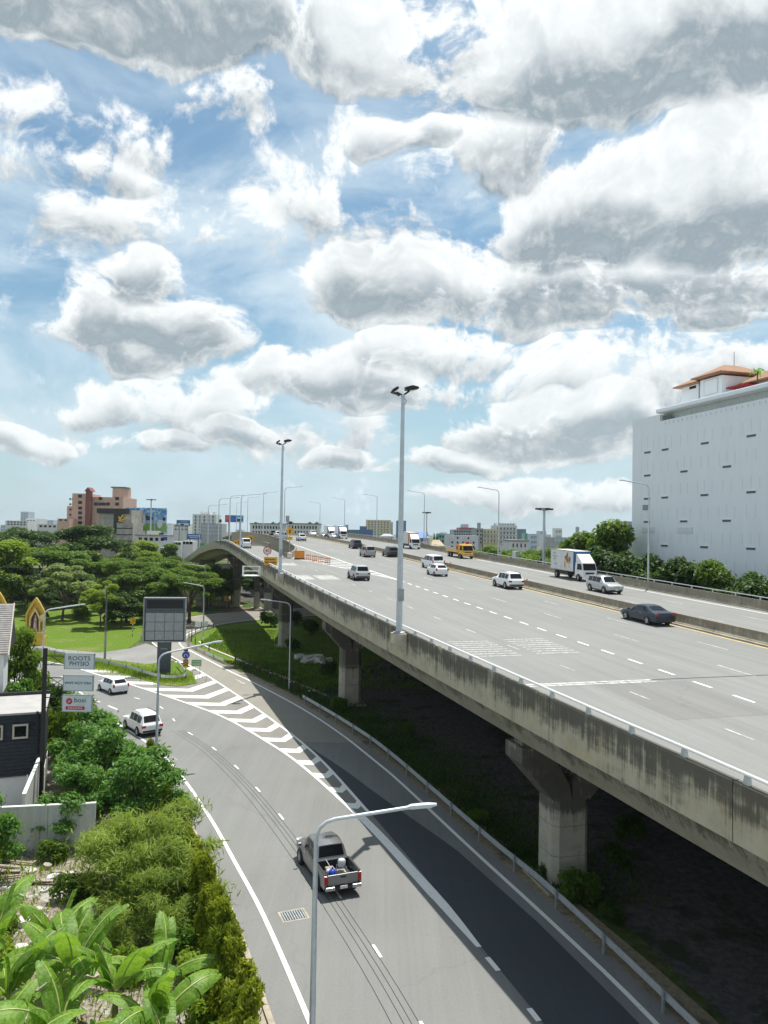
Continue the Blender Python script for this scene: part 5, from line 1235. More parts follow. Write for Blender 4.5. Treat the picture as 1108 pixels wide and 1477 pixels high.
def tree_proto(key):
    if key in TREES: return TREES[key]
    kind, v = key; rs = random.Random(hash(kind) % 97 + v * 13 if False else sum(map(ord, kind)) + v * 13); cl = []
    if kind == 'rain':      # unit size: 14 m tall, 9 m radius, umbrella of flat pads
        for i in range(26):
            an = rs.uniform(0, 6.283); rr = 8.2 * math.sqrt(rs.random()); z = 12.4 - (rr / 8.2) ** 2 * 4.2 + rs.uniform(-.8, .5)
            s = rs.uniform(1.5, 2.7); cl.append((math.cos(an) * rr, math.sin(an) * rr, z, s, s, s * .42))
        for i in range(10):
            an = rs.uniform(0, 6.283); rr = rs.uniform(5.5, 8.6); s = rs.uniform(1.2, 2.0); cl.append((math.cos(an) * rr, math.sin(an) * rr, rs.uniform(5.2, 7.6), s, s, s * .5))
        me = crown_mesh('crown', cl, 15000, .52, .30, lf_dark if v % 3 == 0 else lf_mid, v, .85, .15, .5, .65); tr = limbs(4.2, .55, [(c[0] * .75, c[1] * .75, c[2] - .4) for c in cl[:12]], seed=v)
    elif kind == 'round':   # 10 m tall, 4.5 m radius
        for i in range(22):
            an = rs.uniform(0, 6.283); z = rs.uniform(3.2, 9.2); rm = 4.0 * math.sin(min(1, (10.3 - z) / 6.5) * 1.45); rr = rm * math.sqrt(rs.uniform(.15, 1))
            s = rs.uniform(1.0, 1.8); cl.append((math.cos(an) * rr, math.sin(an) * rr, z, s, s, s * .72))
        me = crown_mesh('crown', cl, 11000, .42, .25, (lf_mid, lf_bright, lf_dark)[v % 3], v + 20, .7, .2, .5, .5); tr = limbs(2.8, .26, [(c[0] * .7, c[1] * .7, c[2] - .3) for c in cl[:10]], seed=v)
    elif kind == 'pale':
        for i in range(26):
            an = rs.uniform(0, 6.283); rr = 5.6 * math.sqrt(rs.random()); z = 9.3 - (rr / 5.6) ** 2 * 4.6 + rs.uniform(-.9, .5)
            s = rs.uniform(.9, 1.6); cl.append((math.cos(an) * rr, math.sin(an) * rr, z, s, s, s * .5))
        me = crown_mesh('crown', cl, 11000, .42, .24, lf_pale if v % 2 == 0 else lf_bright, v + 40, .9, .1, .5, .6); tr = limbs(3.0, .24, [(c[0] * .8, c[1] * .8, c[2] - .3) for c in cl[:12]], lean=(.3, .1), seed=v)
    elif kind == 'conifer':
        for i in range(14):
            z = 1.5 + i * .75; s = .25 + (12.2 - z) * .16; cl.append((rs.uniform(-.2, .2), rs.uniform(-.2, .2), z, s, s, .8))
        me = crown_mesh('crown', cl, 5000, .4, .16, lf_dark, v + 60, .2, .5, .5); tr = limbs(10, .2, [], seed=v)
    elif kind == 'broad':   # 6 m tall, 3 m radius, big hanging leaves
        for i in range(24):
            an = rs.uniform(0, 6.283); z = rs.uniform(1.6, 5.6); rm = 2.9 * math.sin(min(1, (6.5 - z) / 4.6) * 1.45); rr = rm * math.sqrt(rs.uniform(.15, 1))
            s = rs.uniform(.55, 1.0); cl.append((math.cos(an) * rr, math.sin(an) * rr, z, s, s, s * .7))
        me = crown_mesh('crown', cl, 9500, .33, .135, lf_fresh if v % 2 == 0 else lf_mid, v + 80, .6, .45, .7, .5, .20); tr = limbs(1.8, .14, [(c[0] * .8, c[1] * .8, c[2]) for c in cl[:12]], seed=v)
    elif kind == 'bamboo':  # feathery thicket 4 m
        for i in range(46):
            an = rs.uniform(0, 6.283); rr = 2.9 * math.sqrt(rs.random()); z = rs.uniform(.6, 3.9) * (1 - (rr / 3.3) ** 2 * .55)
            s = rs.uniform(.5, .9); cl.append((math.cos(an) * rr, math.sin(an) * rr, z, s, s, s * .6))
        me = crown_mesh('crown', cl, 24000, .40, .048, lf_bamboo, v + 90, .5, .6, .95, .5, .30); tr = limbs(.5, .06, [(c[0], c[1], c[2] + .4) for c in cl[:20]], seed=v)
    elif kind == 'cypress': # clipped golden conifer 2.8 m
        for i in range(16):
            z = .25 + rs.random() ** 1.1 * 2.35; rm = .66 * (1 - max(0, z - 1.0) / 2.3) + .06; an = rs.uniform(0, 6.283); rr = rm * rs.uniform(.2, .75)
            s = .30 - .03 * z; cl.append((math.cos(an) * rr, math.sin(an) * rr, z, s, s, s * 1.5))
        me = crown_mesh('crown', cl, 5600, .17, .06, lf_gold, v + 110, .2, -.9, .5, .3, .16); tr = limbs(1.4, .06, [], seed=v)
    elif kind == 'shrub':
        for i in range(9):
            an = rs.uniform(0, 6.283); rr = .8 * math.sqrt(rs.random()); s = rs.uniform(.3, .55); cl.append((math.cos(an) * rr, math.sin(an) * rr, rs.uniform(.25, 1.1), s, s, s))
        me = crown_mesh('crown', cl, 1900, .22, .10, (lf_mid, lf_dark, lf_bright)[v % 3], v + 130, .35, .2, .6, .5); tr = limbs(.4, .04, [(c[0], c[1], c[2]) for c in cl], seed=v)
    TREES[key] = (me, tr.mesh('trunk', bark, 60)); return TREES[key]
def tree(kind, v, x, y, s, label, name='tree', cat='tree', group=None, z=0, sz=None, rz=None):
    me, tr = tree_proto((kind, v)); o = thing(name, label, cat, (x, y, z), rz if rz is not None else (x * 7.3 + y * 3.1) % 6.28, group)
    o.scale = (s, s, sz or s); link('trunk' if kind not in ('bamboo', 'shrub') else 'stems', tr, o); link('crown' if kind not in ('bamboo', 'shrub', 'cypress') else 'foliage', me, o); return o
# park on the left
def ptree(kind, v, px, Y, top, hproto, label, wide=1.0, **k):
    p = far(px, top, Y); s = p.z / hproto; return tree(kind, v, p.x, Y, s * wide, label, sz=s, **k)
ptree('rain', 0, 132, 198, 757, 13.3, 'dark umbrella tree in front of the pink apartment tower', 1.05)
ptree('rain', 3, 38, 206, 762, 13.3, 'wide dark umbrella tree at the tree line below the pale towers', 1.15)
ptree('rain', 3, -25, 190, 766, 13.3, 'dark umbrella tree at the picture side of the tree line', 1.1)
ptree('rain', 1, 66, 172, 783, 13.3, 'large umbrella tree spreading over the pale flowering tree', 1.1)
ptree('rain', 1, 205, 168, 799, 13.3, 'low broad umbrella tree in front of the cream low house', 1.15)
ptree('rain', 1, 258, 164, 803, 13.3, 'broad green tree beside the rising ramp', 1.05)
ptree('round', 1, 4, 152, 779, 10.2, 'bright yellow green tree near the grey flyover edge', 1.35)
ptree('round', 1, -14, 148, 800, 10.2, 'second bright tree hugging the grey flyover edge', 1.2)
ptree('pale', 0, 92, 141, 812, 9.9, 'pale leaved tree on the lawn behind the shrine', 1.0)
ptree('pale', 1, 147, 131, 838, 9.9, 'small light green tree on the lawn beside the utility pole', .82)
ptree('round', 2, 118, 150, 822, 10.2, 'dark rounded tree between the two light lawn trees', 1.1)
ptree('round', 0, 184, 140, 826, 10.2, 'mid green rounded tree behind the empty billboard', 1.25)
ptree('round', 2, 176, 133, 853, 10.2, 'low dark tree on the lawn left of the empty billboard', 1.3)
ptree('round', 0, 232, 143, 820, 10.2, 'leafy tree right behind the dead screen of the billboard', 1.3)
ptree('rain', 1, 275, 140, 818, 13.3, 'leaning spreading tree by the loop road under the ramp', .95)
ptree('round', 0, 305, 172, 812, 10.2, 'dark tree in the shade beneath the curving ramp', 1.25)
ptree('round', 2, 322, 186, 818, 10.2, 'shaded tree deep beneath the ramp arch', 1.2)
ptree('rain', 0, 300, 166, 816, 13.3, 'broad shady tree over the yellow chevron sign by the ramp', .8)
ptree('rain', 0, 335, 181, 822, 13.3, 'broad shady tree over the loop road under the ramp', .8)
ptree('round', 2, 345, 205, 812, 10.2, 'shaded tree behind the ramp piers', 1.3)
ptree('round', 2, 372, 200, 822, 10.2, 'dark tree between the ramp and the main deck', 1.2)
ptree('round', 2, 396, 192, 828, 10.2, 'dark tree in the shade behind the third pier', 1.2)
ptree('round', 1, 212, 228, 780, 10.2, 'bright rounded tree in front of the stone building', 1.2)
ptree('round', 1, 184, 222, 786, 10.2, 'bright tree at the foot of the stone building', 1.0)
ptree('round', 0, 246, 236, 783, 10.2, 'green tree beside the far yard canopies', 1.0)
ptree('rain', 0, 18, 150, 812, 13.3, 'shaded umbrella tree under the flyover edge', 1.0)
ptree('round', 2, 55, 160, 832, 10.2, 'dark tree filling the gap behind the golden shrines', 1.2)
ptree('round', 0, 128, 186, 793, 10.2, 'rounded green tree tucked under the dark umbrella tree', 1.3)
ptree('rain', 1, 160, 182, 801, 13.3, 'spreading tree joining the umbrella trees in the middle of the park', 1.0)
for i, (x, y, s, v) in enumerate(((-62, 138, 1.5, 1), (-56, 143, 1.8, 0), (-49, 139, 1.4, 1), (-44, 143, 1.7, 0), (-39.6, 141, 1.3, 1), (-66, 146, 1.8, 0), (-74, 140, 1.6, 1), (-52, 150, 1.9, 0))):
    tree('shrub', v, x, y, s, 'round shrub under the trees at the back of the lawn', 'shrub', 'shrub', 'shrubs at the back of the lawn')
for i, (px, Y, tp) in enumerate(((40, 168, 846), (78, 160, 852), (112, 164, 850), (150, 158, 856), (196, 152, 858), (222, 158, 850), (255, 160, 850), (20, 164, 840))): ptree('round', 2, px, Y, tp, 10.2, 'low dense dark tree filling the back of the lawn under the tall crowns', 1.7, group='low dense trees behind the lawn')
# beyond the far parapet
def rtree(kind, v, px, lat, top, hproto, label, wide=1.0):
    # distance at which the sight line reaches the given lateral offset from the highway axis
    d = far(px, top, 1.0) - Vector((0, 0, CAM_H)); k = lat / (d.x * math.cos(AZ) + d.y * math.sin(AZ)); p = Vector((0, 0, CAM_H)) + d * k; s = p.z / hproto
    return tree(kind, v, p.x, p.y, s * wide, label, sz=s)
rtree('round', 0, 884, 62, 748, 10.2, 'tall leafy tree at the end of the white block', .8)
rtree('round', 0, 846, 64, 765, 10.2, 'leafy tree rising behind the box truck', .85)
rtree('round', 2, 868, 58, 782, 10.2, 'dark tree behind the cab of the box truck', .85)
rtree('round', 2, 912, 60, 790, 10.2, 'dark tree at the corner of the white block', .8)
rtree('round', 2, 938, 61, 793, 10.2, 'dark tree below the slit vents of the white block', .85)
rtree('round', 2, 985, 60, 797, 10.2, 'dense dark tree against the white block behind the far lamp', .95)
rtree('round', 0, 1026, 60, 805, 10.2, 'thin crowned lighter tree in front of the white block', .75)
rtree('round', 2, 1072, 60, 818, 10.2, 'low dark tree in front of the white block', .8)
rtree('round', 2, 1104, 60, 822, 10.2, 'low dark tree at the picture side of the white block', .8)
rtree('rain', 1, 800, 66, 786, 13.3, 'flat crowned green tree behind the box truck body', .8)
rtree('rain', 1, 768, 68, 788, 13.3, 'flat crowned green tree beyond the stout mast', .75)
rtree('rain', 1, 716, 72, 783, 13.3, 'flat crowned bright tree beyond the tall far lamp', .75)
rtree('rain', 1, 690, 78, 790, 13.3, 'flat crowned tree near the cream flats', .6)
rtree('rain', 1, 742, 70, 792, 13.3, 'flat crowned tree in front of the off white villa', .6)
for i, (px, Y, t_) in enumerate(((617, 300, 765), (626, 300, 767), (631, 305, 768))): ptree('conifer', i % 2, px, Y, t_, 12.4, 'dark pointed conifer between the blue roofed house and the teal house', .55, group='dark conifers by the teal house')
for i in range(26):   # far greenery between the buildings
    px = 10 + i * 33 + (i * 37 % 19); Y = 380 + (i * 53 % 200); p = far(px, 771, Y)
    if 340 < px < 480: continue
    tree('round', i % 3, p.x, Y, 1.15, 'small tree between the buildings on the skyline', group='small trees in the far city', sz=.95)
# roof palm on the white block
pm_ = thing('roof_palm', 'small palm on the roof of the white block by the red canopy', 'palm', DK(70.5, 79.5)[:2] + (35.85,))
MB().tube([(0, 0, -1.0), (0, 0, 2.4)], .09, 6).build('trunk', bark, pm_)
pme = MB()
for k in range(7): pme.add([(0, -.12, 0), (.7, -.2, .35), (1.3, 0, -.15), (.7, .2, .35), (0, .12, 0)], [(0, 1, 3, 4), (1, 2, 3)])
fm = MB().add([(0, -.1, 0), (.6, -.2, .35), (1.25, 0, -.25), (.6, .2, .35), (0, .1, 0)], [(0, 1, 3, 4), (1, 2, 3)]).mesh('frond', lf_fresh)
for k in range(8): link('frond', fm, pm_, (0, 0, 2.4), (0, R(-10 + 25 * (k % 2)), k * .785))

# planting beside the lower road
tree('broad', 0, -16.7, 46.6, .92, 'broad leaved tree with drooping fresh leaves beside the side garden wall', rz=.4)
tree('broad', 2, -19.6, 51.6, .85, 'dark broad leaved tree below the lettered sign boards', rz=1.4)
tree('broad', 1, -22.2, 56.8, .80, 'broad leaved tree behind the black sign pole', rz=2.0)
tree('broad', 0, -13.4, 43.6, .82, 'lower broad leaved tree between the road hedge and the garden wall', rz=2.2)
tree('broad', 0, -16.9, 42.6, .70, 'small broad leaved tree hanging over the stained wall end', rz=4.2)
tree('bamboo', 0, -10.6, 36.2, 1.08, 'large feathery yellow green bamboo thicket beside the road', 'bamboo_thicket', 'bamboo')
tree('bamboo', 1, -9.2, 33.0, .72, 'smaller feathery bamboo clump between the thicket and the banana plants', 'bamboo_thicket', 'bamboo')
tree('bamboo', 1, -17.0, 51.6, .62, 'feathery light green bamboo clump by the kerb near the large white car', 'bamboo_thicket', 'bamboo')
tree('bamboo', 0, -20.6, 57.2, .50, 'small feathery bamboo clump reaching over the kerb', 'bamboo_thicket', 'bamboo')
tree('broad', 1, -28.6, 60.5, .85, 'tall leafy tree squeezed beside the shingled house', sz=1.5)
tree('broad', 0, -27.2, 57.8, .62, 'bright bush below the leafy tree beside the timber wall', sz=.95)
for i, (x, y, s, v) in enumerate(((-26.4, 57.6, 1.3, 2), (-25.0, 56.6, 1.3, 2), (-23.7, 57.6, 1.2, 0), (-25.6, 60.0, 1.4, 1), (-24.2, 60.2, 1.2, 2), (-27.4, 61.6, 1.4, 0), (-21.8, 54.2, 1.2, 0))):
    tree('shrub', v, x, y, s, 'leafy garden shrub behind the flat roof of the black house', 'shrub', 'shrub', 'shrubs behind the black house', sz=s * 2.6)
tree('broad', 0, -19.5, 37.6, .62, 'small tree with glossy yellow green leaves in front of the stained wall', sz=.72)
hl = smooth_line([(p[0], p[1]) for p in offset(res(LEDGE, 60), -2.75)], 1.05); hc = 0
for i, p in enumerate(hl):
    if not 22.5 < p[1] < 52: continue
    hc += 1; s = 1.0 + .14 * math.sin(i * 2.1) + (.16 if p[1] < 33 else 0)
    if 41.2 < p[1] < 43.4: continue
    tree('cypress', i % 3, p[0], p[1], s, 'golden green columnar cypress in the hedge along the road', 'cypress', 'hedge plant', 'cypress hedge along the road', sz=s * (1.0 + .12 * math.sin(i * 1.3)))
for i, (x, y, s, v) in enumerate(((-5.6, 26.6, .9, 2), (-6.6, 29.4, 1.0, 2), (-7.7, 31.2, 1.0, 0), (-12.8, 31.2, .8, 2), (-15.6, 32.6, .7, 2), (-14.2, 35.6, .8, 0), (-17.6, 30.6, .9, 0), (-9.6, 29.6, .8, 2), (-14.8, 29.6, 1.0, 2), (-16.8, 39.8, .7, 0), (-19.4, 39.9, .6, 2), (-5.0, 24.2, 1.0, 0))):
    tree('shrub', v, x, y, s, 'low leafy weed shrub on the rubble ground', 'shrub', 'shrub', 'weed shrubs on the rubble')
for i, (x, y, s, v) in enumerate(((9.6, 36.4, .95, 0), (8.5, 38.6, .7, 1), (7.3, 41.5, .6, 1), (10.6, 34.6, .6, 1), (5.9, 46.0, .6, 0), (12.5, 40, .9, 1), (14, 44, 1.0, 1), (-4.0, 74.5, .8, 0), (-6.5, 92, 1.2, 1), (-13, 110, 1.3, 1), (-20, 137, 2.0, 1), (-16, 140, 2.0, 1), (-12, 128, 1.8, 1), (-4, 84, 1.0, 1), (2, 66, .8, 1), (14, 56, 1.2, 1))):
    tree('shrub', v, x, y, s, 'shaded weed shrub growing under the overpass', 'shrub', 'shrub', 'weed shrubs under the overpass')

# banana plants: every leaf a part
def banana_leaf(seed, L=2.3, W=.30, up_=62, bend=80):
    rs = random.Random(seed); mb = MB(); rb = MB(); n = 20; x = 0; z = 0; pts = []
    for i in range(n + 1):
        s = i / n; an = R(up_ - bend * s ** 1.4); pts.append((x, 0, z)); x += math.cos(an) * L / n; z += math.sin(an) * L / n
    tear = [rs.random() < .20 for _ in range(n + 1)]
    for sd in (-1, 1):
        V = []; F = []
        for i in range(2, n):
            s0, s1 = (i - 2) / (n - 2), (i - 1) / (n - 2)
            def wv(s): return W * max(.02, math.sin(math.pi * min(1, s * .93 + .05)) ** .55)
            dz = -.13 - .025 * rs.random()
            g0 = .0 if not tear[i] else .045; o = len(V); a, c = pts[i], pts[i + 1]
            fwd = .10
            V += [(a[0], 0, a[2]), (c[0], 0, c[2]), (c[0] + fwd - g0, sd * wv(s1) * .55, c[2] + .05), (a[0] + fwd + g0 * .3, sd * wv(s0) * .55, a[2] + .05),
                  (c[0] + fwd * 1.6 - g0, sd * wv(s1), c[2] + .05 + dz * wv(s1) * 2), (a[0] + fwd * 1.6 + g0 * .6, sd * wv(s0), a[2] + .05 + dz * wv(s0) * 2)]
            F += [(o, o + 1, o + 2, o + 3), (o + 3, o + 2, o + 4, o + 5)]
        mb.add(V, F)
    rb.tube([(p[0], 0, p[2] + .008) for p in pts], [.034 * (1 - .8 * i / n) + .006 for i in range(n + 1)], 5)
    return mb.mesh('leaf', lf_banana, 60), rb.mesh('midrib', midrib_m, 60)
BL = [banana_leaf(1, 2.5, .40), banana_leaf(2, 2.8, .45, 70, 95), banana_leaf(3, 2.3, .38, 50, 70), banana_leaf(4, 2.5, .42, 80, 60), banana_leaf(5, 2.7, .44, 45, 95), banana_leaf(6, 2.1, .12, 84, 12), banana_leaf(7, 2.8, .45, 58, 60)]
BP = [(-8.6, 25.7, 1.9, 8), (-10.3, 26.4, 2.2, 8), (-12.0, 25.4, 1.8, 7), (-13.6, 27.6, 2.3, 8), (-7.0, 24.6, 1.5, 7), (-9.6, 23.6, 1.5, 7), (-11.6, 23.2, 1.4, 7), (-14.4, 24.6, 1.9, 7), (-6.2, 22.9, 1.2, 6), (-12.2, 29.4, 1.5, 6), (-8.0, 22.4, 1.2, 7), (-10.2, 21.6, 1.4, 7), (-12.9, 21.8, 1.6, 7), (-15.6, 27.0, 2.2, 7), (-7.6, 27.2, 1.3, 6), (-11.2, 27.8, 1.2, 6)]
for i, (x, y, h, n) in enumerate(BP):
    rs = random.Random(40 + i); o = thing('banana_plant', 'tall banana plant with long arching split leaves beside the rubble' if h > 1.75 else 'short banana plant with broad leaves low over the rubble', 'banana plant', (x, y, 0), rs.uniform(0, 6), 'tall banana plants beside the rubble' if h > 1.75 else 'short banana plants beside the rubble')
    MB().tube([(0, 0, -.05), (.03, 0, h * .6), (0, .02, h + .1)], [.15, .11, .07], 8).build('stem', stem_m, o, 50)
    for k in range(n):
        me, rb = BL[(i + k) % 5] if k else BL[5]
        if k == 1: me, rb = BL[3]
        s = rs.uniform(.80, 1.08); lf = link('leaf', me, o, (0, 0, h - .1 + .03 * k), (R(rs.uniform(-22, 22)), R(rs.uniform(-10, 14)), k * 2.4 + rs.uniform(-.3, .3)), (s, s, s)); link('midrib', rb, lf)

# grass blades on the island, lawn edge and verge
def blades(name, n, area, h, m_, seed, label):
    r = np.random.default_rng(seed); C = np.array([area(r) for _ in range(n)]); U = unit(np.c_[r.normal(size=(n, 2)) * .4, np.ones(n)]); W = unit(np.cross(U, r.normal(size=(n, 3)))); hh_ = r.uniform(.5, 1.2, n) * h
    C[:, 2] += hh_ * .45
    o = link(name, quads_mesh(name, C, U, W, hh_ / 2, hh_ * .085, [m_])); stuff(o); return tag(o, label, 'grass')
def isl(r):
    u = r.random(); k = u * 1.0; a = np.array([-48, 104.5]) * (1 - k) + np.array([-22.5, 86.5]) * k; return (a[0] + r.normal() * 1.1, a[1] + r.normal() * 1.3, .05)
blades('grass', 8000, isl, .42, lf_bright, 1, 'rough bright grass growing on the traffic island')
def verge_(r):
    y = r.uniform(36, 100); return (rex(y) + 1.6 + abs(r.normal()) * (2.2 + .03 * (y - 36)), y, 0)
blades('verge_grass', 16000, verge_, .45, lf_dark, 2, 'weedy grass along the guardrail under the overpass')
def inner_(r):
    y = r.uniform(84, 132); x0 = interp([(84, -8), (100, -18.5), (115, -28), (132, -29)], y); return (x0 + abs(r.normal()) * 9 + .8, y, 0)
blades('rough_grass', 14000, inner_, .45, lf_mid, 3, 'rough grass between the loop road and the overpass piers')
def yard_(r):
    y = r.uniform(21, 40); return (ledx(y) - 2.6 - 11 * r.random() ** 1.3, y, 0)
blades('weeds', 5200, yard_, .40, lf_bright, 4, 'weeds and grass growing through the rubble ground')
random.seed(5)
for i in range(15):
    r0 = random.uniform(.5, 1.0); P = [(math.cos(k * 1.05) * r0 * random.uniform(.7, 1.2), math.sin(k * 1.05) * r0 * random.uniform(.6, 1.0)) for k in range(6)]
    o = MB().prism(P, 0, random.uniform(.3, .8)).build('refuse_bag', rub_w); o.location = (random.uniform(-12.5, -7.0), random.uniform(99.5, 103.5), 0); o.rotation_euler = (R(random.uniform(-20, 20)), R(random.uniform(-20, 20)), random.uniform(0, 6))
    tag(o, 'pale lump of dumped rubble in the shade between two piers', 'rubble', 'dumped rubble in the shade')
# ================================================================== VEHICLES (local +x is forward)
def car_paint(name, c, metal=.0): return mat('paint_' + name, c, .34, metal, .03, 2, coat=.28)
P_WHITE = car_paint('white', (.78, .79, .80)); P_SILVER = car_paint('silver', (.46, .47, .48), .5); P_GREY = car_paint('grey', (.22, .225, .23), .5); P_GREIGE = car_paint('warm_grey', (.36, .345, .34), .4)
P_NAVY = car_paint('slate_blue', (.016, .030, .048), .2); P_BLACK = car_paint('black', (.018, .020, .024), .2); P_BLUE = car_paint('deep_blue', (.020, .035, .060), .3); P_YELLOW = car_paint('yellow', (.70, .40, .02))
def sec_pts(st):
    x, zb, zs, zt, w_, wt = st; d = zt - zs
    return [(x, .0, zb), (x, w_ * .86, zb), (x, w_ * .965, zb + .12 * (zs - zb)), (x, w_, zb + .48 * (zs - zb)), (x, w_ * .988, zs - .07), (x, w_ * .955, zs), (x, wt, zs + .88 * d), (x, wt * .84, zs + .985 * d), (x, 0, zt)]
ST = {
 'suv': [(0, .52, .90, .94, .78, .66), (.05, .42, .98, 1.03, .89, .78), (.14, .36, 1.05, 1.11, .925, .80), (.46, .32, 1.08, 1.72, .945, .71), (1.30, .30, 1.07, 1.80, .95, .72), (2.15, .30, 1.05, 1.81, .95, .72), (2.95, .30, 1.03, 1.75, .95, .70), (3.62, .30, 1.01, 1.09, .95, .80), (4.25, .34, .96, 1.05, .94, .80), (4.68, .40, .86, .95, .90, .74), (4.82, .50, .74, .80, .78, .62)],
 'hatch': [(0, .45, .82, .86, .74, .60), (.05, .34, .90, .96, .82, .70), (.12, .28, .98, 1.04, .845, .72), (.55, .22, 1.0, 1.44, .85, .62), (1.20, .20, .98, 1.52, .85, .63), (1.95, .20, .95, 1.53, .85, .63), (2.55, .20, .93, 1.47, .85, .62), (3.30, .20, .90, .97, .845, .70), (3.65, .24, .82, .90, .82, .68), (3.88, .30, .72, .78, .76, .60), (3.98, .40, .62, .66, .64, .5)],
 'sedan': [(0, .46, .86, .90, .76, .62), (.06, .32, .96, 1.02, .88, .74), (.45, .26, 1.00, 1.07, .92, .74), (.75, .22, 1.0, 1.10, .93, .72), (1.55, .20, .97, 1.40, .93, .62), (2.15, .20, .95, 1.445, .93, .62), (2.85, .20, .93, 1.40, .93, .62), (3.70, .20, .90, .97, .93, .74), (4.40, .24, .82, .90, .91, .72), (4.82, .30, .70, .78, .84, .62), (4.96, .40, .60, .64, .70, .5)],
 'van': [(0, .50, .98, 1.02, .80, .70), (.04, .38, 1.08, 1.14, .90, .80), (.10, .32, 1.15, 1.20, .925, .80), (.30, .28, 1.16, 1.92, .94, .76), (1.6, .26, 1.15, 1.98, .95, .78), (3.0, .26, 1.13, 1.98, .95, .78), (3.75, .26, 1.10, 1.90, .95, .74), (4.70, .28, 1.05, 1.13, .94, .78), (5.05, .34, .96, 1.02, .90, .72), (5.22, .44, .82, .86, .80, .60)],
 'cab': [(1.72, .36, 1.02, 1.08, .90, .78), (1.76, .34, 1.06, 1.12, .92, .78), (2.02, .32, 1.07, 1.72, .925, .68), (2.55, .30, 1.06, 1.80, .925, .70), (3.05, .30, 1.05, 1.81, .925, .70), (3.55, .30, 1.03, 1.74, .925, .68), (4.22, .32, 1.02, 1.10, .92, .78), (4.75, .36, .97, 1.06, .91, .78), (5.12, .42, .88, .96, .87, .70), (5.28, .52, .76, .80, .76, .58)],
}
KIND = {  # side window station pairs, rear pair, front pair, wheel x, wheel radius, length
 'suv': (((3, 4), (4, 5), (5, 6)), (2, 3), (6, 7), (.98, 3.80), .38, 4.82),
 'hatch': (((3, 4), (4, 5), (5, 6)), (2, 3), (6, 7), (.72, 3.22), .30, 3.98),
 'sedan': (((3, 4), (4, 5), (5, 6), (6, 7)), (3, 4), (6, 7), (1.08, 3.95), .34, 4.96),
 'van': (((3, 4), (4, 5), (5, 6), (6, 7)), (2, 3), (6, 7), (1.0, 4.2), .34, 5.22),
 'cab': (((2, 3), (3, 4), (4, 5)), (1, 2), (5, 6), (1.12, 4.20), .39, 5.30),
}
def shell(kind):
    secs = []
    for st in ST[kind]:
        h = sec_pts(st); secs.append(h + [(x, -y, z) for x, y, z in reversed(h[1:-1])])
    return secs
def patch(mb, c4, inset=(.06, .08), off=.006, n=1):
    """inset quad lifted off the surface; c4 = bottom-a, bottom-b, top-b, top-a"""
    c4 = [Vector(p) for p in c4]; nn = (c4[1] - c4[0]).cross(c4[3] - c4[0]).normalized()
    def pt(u, v): return c4[0].lerp(c4[1], u).lerp(c4[3].lerp(c4[2], u), v)
    u, v = inset; P = [pt(u, v), pt(1 - u, v), pt(1 - u, 1 - v), pt(u, 1 - v)]
    return P, nn
CACHE = {}
def wheel_mesh(r):
    if ('w', r) in CACHE: return CACHE[('w', r)]
    w_ = .115
    ty = MB().lathe([(r * .66, -w_), (r * .93, -w_), (r, -w_ * .7), (r, w_ * .7), (r * .93, w_), (r * .66, w_), (r * .62, 0), (r * .66, -w_)], 22, 'Y').mesh('tyre', rubber, 40)
    rm = MB().lathe([(0, w_ * .55), (r * .12, w_ * .6), (r * .16, w_ * .35), (r * .60, w_ * .25), (r * .64, w_ * .85), (r * .68, w_ * .85), (r * .68, 0), (0, 0)], 20, 'Y')
    for k in range(5):
        an = k * 2 * math.pi / 5; ca, sa = math.cos(an), math.sin(an)
        P = []
        for (rr, hw) in ((r * .1, .035), (r * .63, .055)):
            for s in (-1, 1):
                for y in (w_ * .3, w_ * .78): P.append((rr * ca - s * hw * sa, y, rr * sa + s * hw * ca))
        rm.add(P, [(1, 3, 7, 5), (0, 4, 6, 2), (0, 1, 5, 4), (2, 6, 7, 3), (4, 5, 7, 6)])
    CACHE[('w', r)] = (ty, rm.mesh('rim', alloy, 30)); return CACHE[('w', r)]
